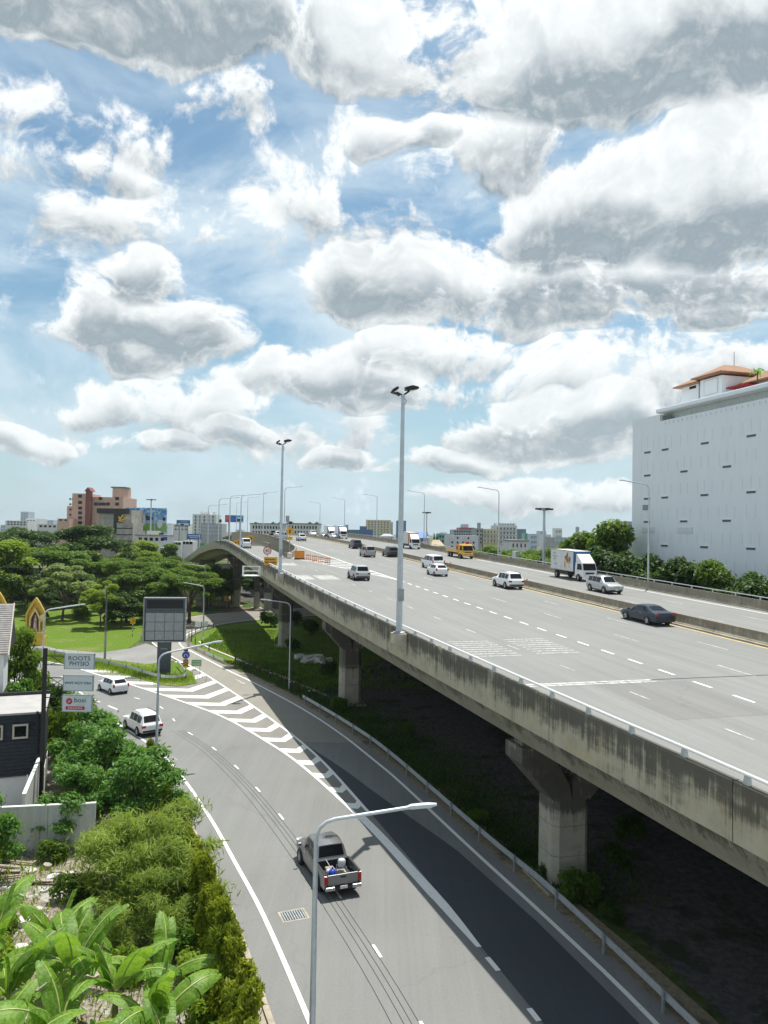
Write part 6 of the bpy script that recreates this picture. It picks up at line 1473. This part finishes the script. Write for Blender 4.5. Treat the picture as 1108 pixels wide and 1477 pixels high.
def car_parts(kind, tall=1.0):
    key = ('c', kind)
    if key in CACHE: return CACHE[key]
    S = shell(kind); side, rear, front, wx, wr, L = KIND[kind]; half = {}
    body = MB().loft(S); out = {'body': body}
    pts = [sec_pts(st) for st in ST[kind]]; wins = []
    for (a, c) in side:
        for sg in (1, -1):
            if kind == 'sedan' and (a, c) in ((3, 4), (6, 7)):      # quarter glass: triangle
                lo_, hi_ = (a, c) if a == 3 else (c, a)
                tri = [Vector(pts[lo_][5]).lerp(Vector(pts[hi_][5]), .45), Vector(pts[hi_][5]).lerp(Vector(pts[lo_][5]), .04), Vector(pts[hi_][6]).lerp(Vector(pts[lo_][5]), .10)]
                P = [(p.x, sg * (p.y + .012), p.z + (.03 if i < 2 else -.03)) for i, p in enumerate(tri)]
                wins.append(('side_window', P)); continue
            if kind in ('van',) and (a, c) == (6, 7): 
                tri = [Vector(pts[6][5]).lerp(Vector(pts[7][5]), .04), Vector(pts[6][5]).lerp(Vector(pts[7][5]), .55), Vector(pts[6][6]).lerp(Vector(pts[7][6]), .12)]
                P = [(p.x, sg * (p.y + .012), p.z + (.03 if i < 2 else -.03)) for i, p in enumerate(tri)]; wins.append(('side_window', P)); continue
            c4 = [pts[a][5], pts[c][5], pts[c][6], pts[a][6]]; P, nn = patch(None, c4, (.05, .09))
            nn = nn if nn.y > 0 else -nn; P = [p + nn * .012 for p in P]; wins.append(('side_window', [(p.x, sg * p.y, p.z) for p in P]))
    for nm, (a, c) in (('rear_window', rear), ('windshield', front)):
        lo_, hi_ = (a, c) if ST[kind][a][3] < ST[kind][c][3] else (c, a)
        A, B = pts[lo_], pts[hi_]; P = []
        for (t, ) in ((.16,), (.94,)):
            for k in (7, 8): P.append(Vector(A[k]).lerp(Vector(B[k]), t))
        sgn = -1 if nm == 'rear_window' else 1
        d = Vector((sgn * .010, 0, .012))
        yl = [P[0].y * 1.02, P[2].y * 1.02]
        V = [(P[0].x + d.x, -yl[0], P[0].z + d.z), (P[1].x + d.x, 0, P[1].z + d.z), (P[0].x + d.x, yl[0], P[0].z + d.z), (P[2].x + d.x, -yl[1], P[2].z + d.z), (P[3].x + d.x, 0, P[3].z + d.z), (P[2].x + d.x, yl[1], P[2].z + d.z)]
        wins.append((nm, V))
    meshes = {'wins': []}
    for nm, P in wins:
        F = [(0, 1, 4, 3), (1, 2, 5, 4)] if len(P) == 6 else [tuple(range(len(P)))]
        meshes['wins'].append((nm, MB().add(P, F).mesh(nm, glass)))
    meshes['body'] = body; CACHE[key] = (meshes, L, wx, wr); return CACHE[key]
def box_obj(name, c, d, m_, parent, bev=.0, rz=0.0, loc=None):
    o = MB().box(c, d, rz).build(name, m_, parent)
    if bev:
        b_ = o.modifiers.new('bevel', 'BEVEL'); b_.width = bev; b_.segments = 2; b_.limit_method = 'ANGLE'
    return o
def car(kind, paintm, loc, rz, label, pitch=0.0, scale=1.0, tail=None, name='car', cat='car', roof=None, group=None, rear_detail=True, two_tone=None):
    meshes, L, wx, wr = car_parts(kind)
    root = thing(name, label, cat, loc, rz, group, -pitch); root.scale = (scale,) * 3
    hold = root
    def put(o): o.location.x -= L / 2; return o
    key = ('bm', kind, paintm.name)
    if key not in CACHE:
        m_ = MB(); m_.v = meshes['body'].v; m_.f = meshes['body'].f; m_.m = meshes['body'].m; CACHE[key] = m_.mesh('body', paintm, 38)
    put(link('body', CACHE[key], root))
    for nm, me in meshes['wins']: put(link(nm, me, root))
    hw = max(s[4] for s in ST[kind]); ty, rm = wheel_mesh(wr)
    for i, x in enumerate(wx):
        for sg in (1, -1):
            ar = MB().lathe([(0, -.02), (wr * 1.14, -.02), (wr * 1.14, .012), (0, .012)], 22, 'Y', (x - L / 2, sg * (hw - .004), wr)).build('wheel_arch', trim_black, root, 40)
            wl = link('wheel', ty, root, (x - L / 2, sg * (hw - .055), wr)); wl.rotation_euler = (0, 0, 0 if sg > 0 else math.pi)
            link('rim', rm, wl)
    zt = ST[kind][2][2]; x0 = -L / 2
    if kind != 'cab' and rear_detail:
        w1 = ST[kind][1][4]
        for sg in (1, -1):
            tl = dict(suv=(.34, .20, zt - .16), hatch=(.16, .34, zt - .10), sedan=(.34, .12, zt - .12), van=(.12, .52, zt - .08))[kind]
            box_obj('tail_light', (x0 + .07, sg * (w1 - tl[0] / 2 + .012), tl[2]), (.16, tl[0], tl[1]), red_lens, root, .02)
        box_obj('number_plate', (x0 + .03 if kind != 'van' else x0 + .03, 0, zt - .30), (.05, .36, .13), plate_white, root)
        box_obj('rear_bumper', (x0 + .06, 0, .50 if kind != 'hatch' else .40), (.20, w1 * 1.86, .16), trim_black if kind in ('suv', 'sedan') else paintm, root, .04)
        box_obj('trim_strip', (x0 + .045, 0, zt - .18), (.05, w1 * 1.0, .035), chrome, root)
    xf = L / 2; fz = ST[kind][-2][2]
    for sg in (1, -1):
        hl = box_obj('headlight', (xf - .20, sg * (ST[kind][-2][4] - .19), fz - .02), (.26, .36, .16), clear_lens, root, .03)
        sx = [s for s in ST[kind]][KIND[kind][2][1]]
        mr = box_obj('mirror', (sx[0] - L / 2 - .25, sg * (hw + .09), sx[2] + .07), (.11, .2, .14), paintm, root, .03)
        for xx in ((wx[0] + wx[1]) / 2 - .55, (wx[0] + wx[1]) / 2 + .35):
            box_obj('door_handle', (xx - L / 2, sg * (hw - .004), ST[kind][5][2] - .14), (.2, .03, .035), chrome if kind != 'hatch' else paintm, root)
    box_obj('grille', (xf - .06, 0, fz - .10), (.10, .80, .20), trim_black, root, .02); box_obj('number_plate', (xf + .0, 0, .48), (.03, .36, .12), plate_white, root)
    box_obj('front_bumper', (xf - .10, 0, .40), (.16, 1.45, .16), trim_black, root, .03)
    box_obj('underbody', (0, 0, .30), (L * .86, hw * 1.72, .16), trim_black, root)
    if kind in ('suv',) and two_tone != 'plain':
        for sg in (1, -1):
            MB().tube([(.6 - L / 2, sg * .66, 1.74), (.8 - L / 2, sg * .66, 1.84), (2.7 - L / 2, sg * .64, 1.82), (2.95 - L / 2, sg * .62, 1.75)], .022, 6).build('roof_rail', trim_black, root)
    if two_tone is not None and two_tone != 'plain':
        pass
    return root
def on_main(lat, q, dz=0.0): return DK(lat, q, dz)
H_AWAY = AZ + math.pi / 2; H_TO = AZ - math.pi / 2
PT = math.atan(SLOPE)
def deck_car(kind, m_, lat, q, label, away=True, **k):
    s_ = (deck_z(q + 2) - deck_z(q - 2)) / 4
    return car(kind, m_, DK(lat, q), H_AWAY if away else H_TO, label, math.atan(s_) * (1 if away else -1), **k)
deck_car('sedan', P_NAVY, 36.5, 53.0, 'dark blue sedan running beside the yellow line of the overpass')
deck_car('suv', P_WHITE, 36.2, 78.5, 'white tall SUV with dark roof rails on the overpass, beside the median')
deck_car('hatch', P_WHITE, 33.1, 93.2, 'small white hatchback with red tail lights just behind the white van')
deck_car('van', P_WHITE, 36.3, 104.2, 'white passenger van with dark rear window beside the median')
deck_car('suv', P_BLACK, 37.1, 129.2, 'dark grey SUV on the overpass ahead of the floodlight pole')
deck_car('van', P_GREIGE, 32.8, 128.6, 'warm grey van in the middle lane of the overpass', scale=.96)
deck_car('van', P_BLUE, 36.6, 154, 'dark blue van farther along the overpass, beside the median', scale=.94)
deck_car('suv', P_SILVER, 21.4, 88.0, 'silver grey SUV in the lane that leads to the ramp', two_tone='plain', scale=.96)
deck_car('suv', P_WHITE, 31.0, 188.5, 'white SUV near the crest of the overpass by the orange panel', two_tone='plain')
deck_car('van', P_SILVER, 27.4, 196, 'silver van close to the crest behind the nearer floodlight pole')
deck_car('suv', P_WHITE, 29.0, 217, 'white car at the crest in front of the green roofed apartments', two_tone='plain'); deck_car('suv', P_BLACK, 29.4, 232, 'dark car vanishing over the crest of the overpass', two_tone='plain')
deck_car('suv', P_SILVER, 45.4, 73.6, 'silver SUV coming the other way in front of the box truck', away=False)
deck_car('hatch', P_WHITE, 44.6, 214, 'white car coming over the crest on the far carriageway', away=False); deck_car('sedan', P_SILVER, 44.9, 231, 'grey sedan coming over the crest on the far carriageway', away=False)
deck_car('suv', P_WHITE, 44.2, 246, 'white SUV just rising over the crest on the far carriageway', away=False); deck_car('sedan', P_BLACK, 48.6, 226, 'black sedan beside the white trucks on the far carriageway', away=False)
car('van', P_WHITE, (DK(13.9, 151)[0], DK(13.9, 151)[1], ramp_z(151)), H_AWAY, 'white van driving up the ramp behind the round speed sign', .02, .95)
# lower road
def lower_heading(ax, ay, bx, by): return math.atan2(by - ay, bx - ax)
hd1 = lower_heading(-27.9, 79.3, -29.9, 81.4); car('hatch', P_WHITE, (-28.35, 81.1, .006), hd1, 'white compact hatchback on the lower road next to the island', scale=1.04)
hd2 = lower_heading(-20.2, 63.9, -22.0, 66.2); car('suv', P_WHITE, (-20.35, 65.6, .006), hd2, 'large white SUV on the lower road with a dark rear window')

# grey pickup with gear in the bed
def pickup(loc, rz, paintm, label):
    meshes, L, wx, wr = car_parts('cab'); root = thing('pickup_truck', label, 'pickup', loc, rz); hw = .925; x0 = -L / 2
    m_ = MB(); m_.v = meshes['body'].v; m_.f = meshes['body'].f; m_.m = meshes['body'].m; o = link('cab', m_.mesh('cab', paintm, 38), root); o.location.x -= L / 2
    for nm, me in meshes['wins']: o = link(nm, me, root); o.location.x -= L / 2
    def side(sg):
        prof = [(.0, .56), (.02, 1.08), (.10, 1.12), (1.70, 1.12), (1.70, .38), (1.62, .38), (1.50, .72), (1.12, .86), (.74, .72), (.62, .45), (.1, .45)]
        P = [(x0 + x, sg * (hw - .10), z) for x, z in prof] + [(x0 + x, sg * (hw - .0 if z < 1.1 else hw - .05), z) for x, z in prof]; n = len(prof)
        MB().add(P, [tuple(range(n)), tuple(range(2 * n - 1, n - 1, -1))] + [(i, (i + 1) % n, n + (i + 1) % n, n + i) for i in range(n)]).build('bed_side', paintm, root)
        box_obj('bed_rail', (x0 + .88, sg * (hw - .075), 1.125), (1.66, .10, .03), trim_black, root)
    side(1); side(-1)
    tg = box_obj('tailgate', (x0 + .03, 0, .86), (.07, 1.50, .50), paintm, root, .015); box_obj('handle', (x0 - .01, .0, .98), (.03, .26, .07), trim_black, tg)
    box_obj('bed_front', (x0 + 1.68, 0, .88), (.06, 1.66, .46), trim_black, root); box_obj('bed_floor', (x0 + .88, 0, .66), (1.66, 1.64, .05), trim_black, root)
    for sg in (1, -1):
        box_obj('tail_light', (x0 + .05, sg * .835, .88), (.15, .165, .40), red_lens, root, .02); box_obj('bumper_step', (x0 - .05, sg * .66, .52), (.20, .46, .17), chrome, root, .03)
        box_obj('mirror', (L / 2 - 1.35, sg * 1.03, 1.12), (.11, .2, .17), paintm, root, .03); box_obj('headlight', (L / 2 - .2, sg * .70, .86), (.26, .34, .17), clear_lens, root, .03)
        for xx in (2.5, 3.35): box_obj('door_handle', (xx - L / 2, sg * .925, .93), (.2, .03, .04), chrome, root)
    box_obj('bumper_bar', (x0 - .03, 0, .50), (.16, .9, .14), trim_black, root); box_obj('number_plate', (x0 - .13, 0, .55), (.03, .36, .13), plate_white, root); box_obj('number_plate', (L / 2, 0, .5), (.03, .36, .13), plate_white, root)
    box_obj('chassis', (0, 0, .42), (L * .9, 1.2, .2), trim_black, root); MB().tube([(L / 2 - 2.6, .0, 1.80), (L / 2 - 2.65, 0, 1.92)], .02, 5).build('aerial', trim_black, root)
    ty, rm = wheel_mesh(wr)
    for x in wx:
        for sg in (1, -1):
            MB().lathe([(0, -.02), (wr * 1.13, -.02), (wr * 1.13, .01), (0, .01)], 22, 'Y', (x - L / 2, sg * (hw - .012), wr)).build('wheel_arch', trim_black, root, 40)
            wl = link('wheel', ty, root, (x - L / 2, sg * (hw - .055), wr)); wl.rotation_euler = (0, 0, 0 if sg > 0 else math.pi); link('rim', rm, wl)
    return root
hd3 = lower_heading(-2.35, 36.3, -4.0, 40.4); pk = Vector((-2.62, 39.0, .006)); pickup(pk, hd3, P_GREY, 'grey pickup truck with gear in its open bed beside the near lamp')
fw2 = Vector((math.cos(hd3), math.sin(hd3))); sd2 = Vector((-fw2.y, fw2.x))
def in_bed(x, y, z=.70): v = fw2 * (x - 2.65) + sd2 * y; return (pk.x + v.x, pk.y + v.y, z)
blue_tank = mat('blue_tank', (.02, .06, .42), .35, 0, .1, 4); clearp = mat('cloudy_plastic', (.52, .55, .56), .35, 0, .1, 4)
o = tag(MB().lathe([(0, 0), (.17, 0), (.19, .05), (.19, .42), (.13, .52), (.05, .55), (.05, .64), (0, .64)], 16).build('gas_cylinder', blue_tank, None, 40), 'blue gas cylinder standing in the pickup bed', 'cylinder'); o.location = in_bed(.36, .42)
o = thing('water_dispenser', 'cloudy plastic jug on a metal frame in the pickup bed', 'jug', in_bed(.55, -.10), hd3); MB().lathe([(0, .55), (.18, .55), (.19, .62), (.19, .80), (.15, .86), (0, .86)], 14).build('jug', clearp, o, 40)
for x, y in ((-.18, -.18), (.18, -.18), (.18, .18), (-.18, .18)): MB().tube([(x, y, 0), (x, y, .56)], .016, 5).build('frame_leg', steel, o)
MB().box((0, 0, .3), (.4, .4, .03)).build('frame_shelf', pale_wood, o)
o = tag(MB().lathe([(0, 0), (.15, 0), (.16, .3), (.10, .38), (0, .38)], 14).build('plastic_canister', clearp, None, 40), 'cloudy white canister beside the blue cylinder in the pickup bed', 'canister'); o.location = in_bed(.72, .48)
o = thing('tool_crate', 'small wooden crate of tools at the front of the pickup bed', 'crate', in_bed(1.05, .30), hd3); MB().box((0, 0, .14), (.5, .4, .28)).build('box', pale_wood, o); MB().tube([(-.2, 0, .3), (.3, .15, .62)], .02, 5).build('tool_handle', steel, o)
o = tag(MB().box((0, 0, .1), (.35, .3, .2)).build('small_box', plate_white), 'small white box beside the jug in the pickup bed', 'box'); o.location = in_bed(.35, -.42)
coil = tag(MB().tube([(math.cos(k * .6) * .2, math.sin(k * .6) * .2, .04 + .012 * k) for k in range(22)], .018, 6).build('hose_coil', rubber, None, 40), 'coil of dark hose lying in the pickup bed', 'hose'); coil.location = in_bed(1.1, -.35)

# ---- trucks
def truck_wheels(root, xs, y, r, dual=False):
    ty, rm = wheel_mesh(r)
    for x in xs:
        for sg in (1, -1): wl = link('wheel', ty, root, (x, sg * y, r), None, (1, 1.6, 1)); wl.rotation_euler = (0, 0, 0 if sg > 0 else math.pi); link('rim', rm, wl)
def cab_over(root, x0, L, w_, z0, h, m_, glassy=True, name='cab'):
    secs = []
    for z, a, c, ww in ((z0, 0, L, w_), (z0 + h * .42, 0, L + .02, w_), (z0 + h * .92, .0, L - .28, w_ * .94), (z0 + h, .06, L - .42, w_ * .86)):
        secs.append([(x0 + a, -ww, z), (x0 + c, -ww * .94, z), (x0 + c, ww * .94, z), (x0 + a, ww, z)])
    cb = MB().loft(secs).build(name, m_, root); b_ = cb.modifiers.new('bevel', 'BEVEL'); b_.width = .06; b_.segments = 2; b_.limit_method = 'ANGLE'
    xa, xb = x0 + L + .035, x0 + L - .235
    MB().add([(xa, -w_ * .84, z0 + h * .45), (xa, w_ * .84, z0 + h * .45), (xb, w_ * .80, z0 + h * .88), (xb, -w_ * .80, z0 + h * .88)], [(0, 1, 2, 3)]).build('windshield', glass, root)
    for sg in (1, -1):
        MB().add([(x0 + L * .30, sg * (w_ + .012), z0 + h * .46), (x0 + L * .90, sg * (w_ * .955 + .012), z0 + h * .46), (x0 + L * .76, sg * (w_ * .95 + .012), z0 + h * .86), (x0 + L * .30, sg * (w_ * .95 + .014), z0 + h * .86)], [(0, 1, 2, 3)]).build('side_window', glass, root)
        box_obj('headlight', (x0 + L - .02, sg * w_ * .70, z0 + h * .14), (.12, .34, .16), clear_lens, root, .02); box_obj('mirror', (x0 + L * .95, sg * (w_ + .18), z0 + h * .62), (.08, .2, .36), trim_black, root)
        box_obj('door_handle', (x0 + L * .4, sg * (w_ + .01), z0 + h * .36), (.16, .03, .04), trim_black, root)
    box_obj('grille', (x0 + L + .01, 0, z0 + h * .24), (.08, w_ * 1.1, .22), trim_black, root); box_obj('bumper', (x0 + L + .02, 0, z0 - .02), (.18, w_ * 1.9, .26), m_, root, .03); box_obj('number_plate', (x0 + L + .12, 0, z0 - .02), (.02, .4, .14), plate_white, root)
def box_truck(lat, q, label, boxm, cabm, s=1.0, art=False, away=False, orange_front=False):
    root = thing('box_truck', label, 'truck', DK(lat, q), H_TO if not away else H_AWAY, None, PT * .9 if not away else -PT); root.scale = (s,) * 3
    cab_over(root, 2.05, 1.75, 1.0, .55, 1.75, cabm)
    bx = MB().span(-3.7, 1.85, -1.12, 1.12, 1.05, 3.45).build('cargo_box', boxm, root)
    for i in range(14):
        x = -3.55 + i * .41
        for sg in (-1, 1): MB().span(x, x + .05, sg * 1.125 - .012, sg * 1.125 + .012, 1.10, 3.40).build('rib', boxm, bx)
    fr = MB()
    for sg in (-1, 1): fr.span(-3.74, 1.90, sg * 1.12 - .05, sg * 1.12 + .05, 3.40, 3.50); fr.span(-3.74, 1.90, sg * 1.12 - .04, sg * 1.12 + .04, 1.0, 1.08)
    fr.build('box_frame', mat('box_trim', (.45, .42, .36), .6, 0, .2, 3), bx)
    MB().span(1.86, 1.93, -1.10, 1.10, 1.1, 3.42).build('box_front', blue_panel if not orange_front else orange, bx)
    MB().add([(2.1, -.9, 2.30), (3.35, -.85, 2.28), (3.35, .85, 2.28), (2.1, .9, 2.30), (2.1, -.88, 3.15), (2.25, -.85, 3.15), (2.25, .85, 3.15), (2.1, .88, 3.15)], [(0, 1, 2, 3), (1, 5, 6, 2), (4, 7, 6, 5), (0, 4, 5, 1), (3, 2, 6, 7), (0, 3, 7, 4)]).build('wind_deflector', cabm, root)
    box_obj('chassis', (-.6, 0, .72), (6.2, .9, .3), trim_black, root)
    for sg in (-1, 1): box_obj('side_guard', (-.5, sg * 1.02, .72), (2.2, .06, .35), trim_black, root); box_obj('mud_guard', (-2.3, sg * .98, .95), (1.1, .3, .06), trim_black, root)
    truck_wheels(root, (-2.3, 2.95), .92, .42)
    if art:
        pc = [mat('print_brown', (.36, .14, .04), .6, 0, .4, 4), mat('print_amber', (.55, .28, .05), .6, 0, .4, 4), mat('print_cream', (.55, .47, .34), .6, 0, .3, 4), mat('print_wine', (.22, .05, .04), .6, 0, .4, 4)]
        for k, (x, z, sx, sz) in enumerate(((.35, 2.55, .30, .38), (.78, 2.15, .36, .26), (.15, 2.1, .30, .20), (.5, 2.95, .14, .28), (1.05, 2.45, .22, .30), (-.1, 1.75, .10, .40), (.95, 1.95, .25, .12), (.62, 2.3, .14, .14), (.0, 2.6, .1, .2))):
            o = MB().lathe([(0, 0), (1, 0), (1, .006), (0, .006)], 12, 'Y').build('print_shape', pc[k % 4], bx); o.location = (x, -1.165 - .003 * k, z); o.scale = (sx, 1, sz)
        for k, (x, z, wd) in enumerate(((-2.6, 3.0, .7), (-2.5, 2.6, 1.3), (-2.6, 2.3, .8), (-2.3, 1.7, .9), (1.1, 1.55, .5))):
            for j in range(int(wd / .16)): MB().box((x - wd / 2 + j * .16, -1.152, z), (.10, .006, .11)).build('print_letter', steel_dull, bx)
    return root
m, t, g, b, oc = custom('dirty_box'); b.inputs['Roughness'].default_value = .55
n = g.noise(g.v('MULTIPLY', oc, (2, 2, .5)), 1.6, 6, .7); t.links.new(g.mix(g.ramp(n, .45, .75, 0, .6), (.68, .69, .68, 1), (.40, .37, .32, 1)), b.inputs['Base Color']); dirty_box = m
box_truck(50.1, 88.6, 'white box truck with food picture on its ribbed side, coming the other way', dirty_box, P_WHITE, 1.06, True)
box_truck(49.4, 156.5, 'white truck with orange fronted box behind the floodlight pole', dirty_box, P_WHITE, 1.0, False, False, True)
box_truck(46.6, 214, 'white box truck near the crest, the closer of two', P_WHITE, P_WHITE, 1.05); box_truck(45.4, 224, 'white box truck near the crest, the farther of two', P_WHITE, P_WHITE, 1.0)
# yellow tow truck with a mechanic's red gear on its flank
root = thing('tow_truck', 'yellow flatbed tow truck with red beacon and gear behind the cab', 'truck', DK(49.9, 128.2), H_TO, None, PT)
cab_over(root, 1.7, 1.9, 1.08, .62, 1.85, P_YELLOW)
box_obj('flatbed', (-1.6, 0, 1.05), (6.0, 2.2, .22), P_YELLOW, root, .03); box_obj('head_board', (1.35, 0, 1.75), (.12, 2.1, 1.3), P_YELLOW, root); box_obj('chassis', (-.6, 0, .75), (7.4, .9, .3), trim_black, root)
for sg in (-1, 1): box_obj('side_board', (-1.6, sg * 1.09, 1.28), (6.0, .06, .30), P_YELLOW, root)
box_obj('winch', (.75, -.55, 1.6), (.7, .6, .95), red_lens, root, .05); MB().tube([(.9, -.8, 1.1), (.7, -.95, 1.9), (1.0, -.7, 2.5)], .12, 8).build('hose', mat('dull_red', (.30, .05, .04), .7, 0, .3, 4), root); MB().tube([(.5, -.9, 1.1), (.45, -1.0, 2.2)], .10, 8).build('strap', orange, root)
box_obj('light_bar', (2.3, 0, 2.56), (.3, 1.5, .16), amber, root, .02); box_obj('beacon', (2.3, .35, 2.78), (.4, .6, .35), red_lens, root, .08); box_obj('bumper_stripe', (3.75, 0, .95), (.03, 1.8, .12), plate_white, root)
truck_wheels(root, (-3.0, -1.9, 2.75), 1.0, .44)

# ---- gore furniture on the deck
def bar_panel(l0, q0, l1, q1, i):
    a = Vector(DK(l0, q0)); c = Vector(DK(l1, q1)); d = c - a; o = thing('slatted_barrier', 'orange and white slatted barrier panel at the tip of the gore', 'barrier', tuple((a + c) / 2), math.atan2(d.y, d.x), 'slatted barrier panels at the gore'); L = d.length
    for z in (.25, .55, .85): MB().box((0, 0, z), (L, .04, .14)).build('slat', orange if z != .55 else plate_white, o)
    for x in (-L * .4, 0, L * .4): MB().box((x, 0, .5), (.06, .06, 1.0)).build('post', orange, o)
for i in range(4): bar_panel(20.3 + i * .55, 118.6 - i * 2.3, 20.3 + (i + .85) * .55, 118.6 - (i + .85) * 2.3, i)
o = thing('warning_box', 'solid orange warning panel standing at the nose of the gore', 'barrier', DK(19.6, 120.4), AZ); MB().box((0, 0, .75), (1.5, .5, 1.25)).build('panel', orange, o); MB().box((0, 0, .08), (1.6, .7, .16)).build('foot', trim_black, o)
for i in range(3): MB().box((0, -.26, .45 + i * .3), (1.2, .02, .1)).build('stripe', amber, o)
o = thing('diamond_sign', 'yellow diamond warning sign above an amber plate at the gore nose', 'road sign', DK(18.4, 123.2), AZ)
MB().tube([(0, 0, 0), (0, 0, 5.6)], .06, 8).build('post', steel_dull, o)
MB().add([(-.75, -.08, 4.4), (0, -.08, 3.65), (.75, -.08, 4.4), (0, -.08, 5.15), (-.75, -.04, 4.4), (0, -.04, 3.65), (.75, -.04, 4.4), (0, -.04, 5.15)], [(0, 1, 2, 3), (7, 6, 5, 4), (0, 4, 5, 1), (1, 5, 6, 2), (2, 6, 7, 3), (3, 7, 4, 0)]).build('plate', amber, o)
MB().add([(-.1, -.10, 4.0), (.1, -.10, 4.0), (.1, -.10, 4.6), (-.1, -.10, 4.6)], [(0, 1, 2, 3)]).build('symbol', ink, o); MB().box((0, -.06, 3.2), (.9, .04, .5)).build('sub_plate', amber, o); box_obj('signal_lamp', (0, -.1, 5.75), (.5, .3, .4), black_metal, o, .03)
box_obj('sand_drum', (-.1, -.9, .45), (.7, .7, .9), plate_white, o, .15); box_obj('drum_band', (-.1, -.9, .62), (.72, .72, .16), orange, o, .10)
# speed sign and amber board on the parapet
q = 95.6; l = pl(q)
o = thing('speed_sign', 'round white speed sign reading 40 with red rim on the parapet', 'road sign', DK(l + .1, q + 1.0, 1.0), R(4)); MB().tube([(0, 0, 0), (0, 0, 1.6)], .045, 8).build('post', steel_dull, o)
MB().lathe([(0, -.02), (.52, -.02), (.52, .02), (0, .02)], 28, 'Y', (0, -.06, 1.75)).build('rim', red_ink, o); MB().lathe([(0, -.02), (.41, -.02), (.41, .02), (0, .02)], 28, 'Y', (0, -.072, 1.75)).build('disc', plate_white, o); letters('40', .55, ink, o, 0, 1.74, -.10)
o = thing('amber_board', 'amber notice board with two dark lines of script on the parapet', 'road sign', DK(l + .35, q - .6, 1.0), R(4)); MB().box((0, 0, .55), (1.65, .05, 1.0)).build('plate', amber, o)
for x in (-.6, .6): MB().box((x, .05, .4), (.07, .07, .9)).build('leg', steel_dull, o)
for z, n_ in ((.72, 11), (.36, 12)):
    for k in range(n_): MB().box((-.66 + k * .115, -.04, z + (.02 if k % 3 else .05)), (.07, .01, .16 + .05 * (k % 2))).build('script_mark', ink, o)
# inspection cage hung on the parapet
o = thing('inspection_cage', 'white railed inspection cage hung outside the parapet over a pier', 'cage', DK(pl(100) - 1.3, 100.5, -.75), AZ)
box_obj('floor', (0, 0, 0), (2.2, 2.2, .12), rail_white, o)
for x in (-1.05, 1.05):
    for y in (-1.05, 0, 1.05): MB().box((x, y, .6), (.07, .07, 1.2)).build('post', rail_white, o)
for z in (.6, 1.18):
    for y in (-1.05, 1.05): MB().box((0, y, z), (2.1, .05, .06)).build('rail', rail_white, o)
    for x in (-1.05, 1.05): MB().box((x, 0, z), (.05, 2.1, .06)).build('rail', rail_white, o)
# chevron boards along the outer wall of the ramp bend
for i, q in enumerate((176, 180, 184.5, 189, 194, 199, 205, 211, 218)):
    cs = chevron_sign(DK(interp(RR, q) - .35 - .04 * i, q, ramp_z(q) - deck_z(q) + .2), AZ + R(4), 'yellow chevron board on the outer wall of the ramp bend', 1.5, .9, 'chevron boards round the ramp bend', -1 if i > 3 else 1)
o = thing('signal_head', 'small dark signal box on a thin post beside the ramp', 'signal', (DK(pl(168) + .2, 168)[0], DK(pl(168), 168)[1], ramp_z(168) + 1.0), AZ); MB().tube([(0, 0, 0), (0, 0, 4.2)], .05, 6).build('post', steel_dull, o); box_obj('box', (.3, 0, 4.3), (.7, .4, .7), black_metal, o, .04)
# utility cabinet behind the far parapet
o = thing('utility_cabinet', 'grey utility cabinet mounted behind the far parapet', 'cabinet', DK(RLAT + .6, 112, .3), AZ); box_obj('box', (0, 0, 1.2), (.6, 1.2, 1.3), steel, o, .03); box_obj('bracket', (0, 0, .3), (.4, .8, .7), steel_dull, o)

# ================================================================== AIR
hz = MB().span(-3600, 3600, -340, 6100, -1.2, 62).build('haze', None); hz.data.materials.clear(); stuff(hz)
hm = bpy.data.materials.new('haze'); hm.use_nodes = True; t = hm.node_tree; t.nodes.clear(); out = t.nodes.new('ShaderNodeOutputMaterial'); pv = t.nodes.new('ShaderNodeVolumePrincipled')
pv.inputs['Color'].default_value = (.80, .88, .96, 1); pv.inputs['Density'].default_value = .00009; pv.inputs['Anisotropy'].default_value = .2
t.links.new(pv.outputs[0], out.inputs['Volume']); hz.data.materials.append(hm); hm.cycles.homogeneous_volume = True if hasattr(hm, 'cycles') and hasattr(hm.cycles, 'homogeneous_volume') else False
tag(hz, 'pale thin haze in the air over the far city', 'haze')
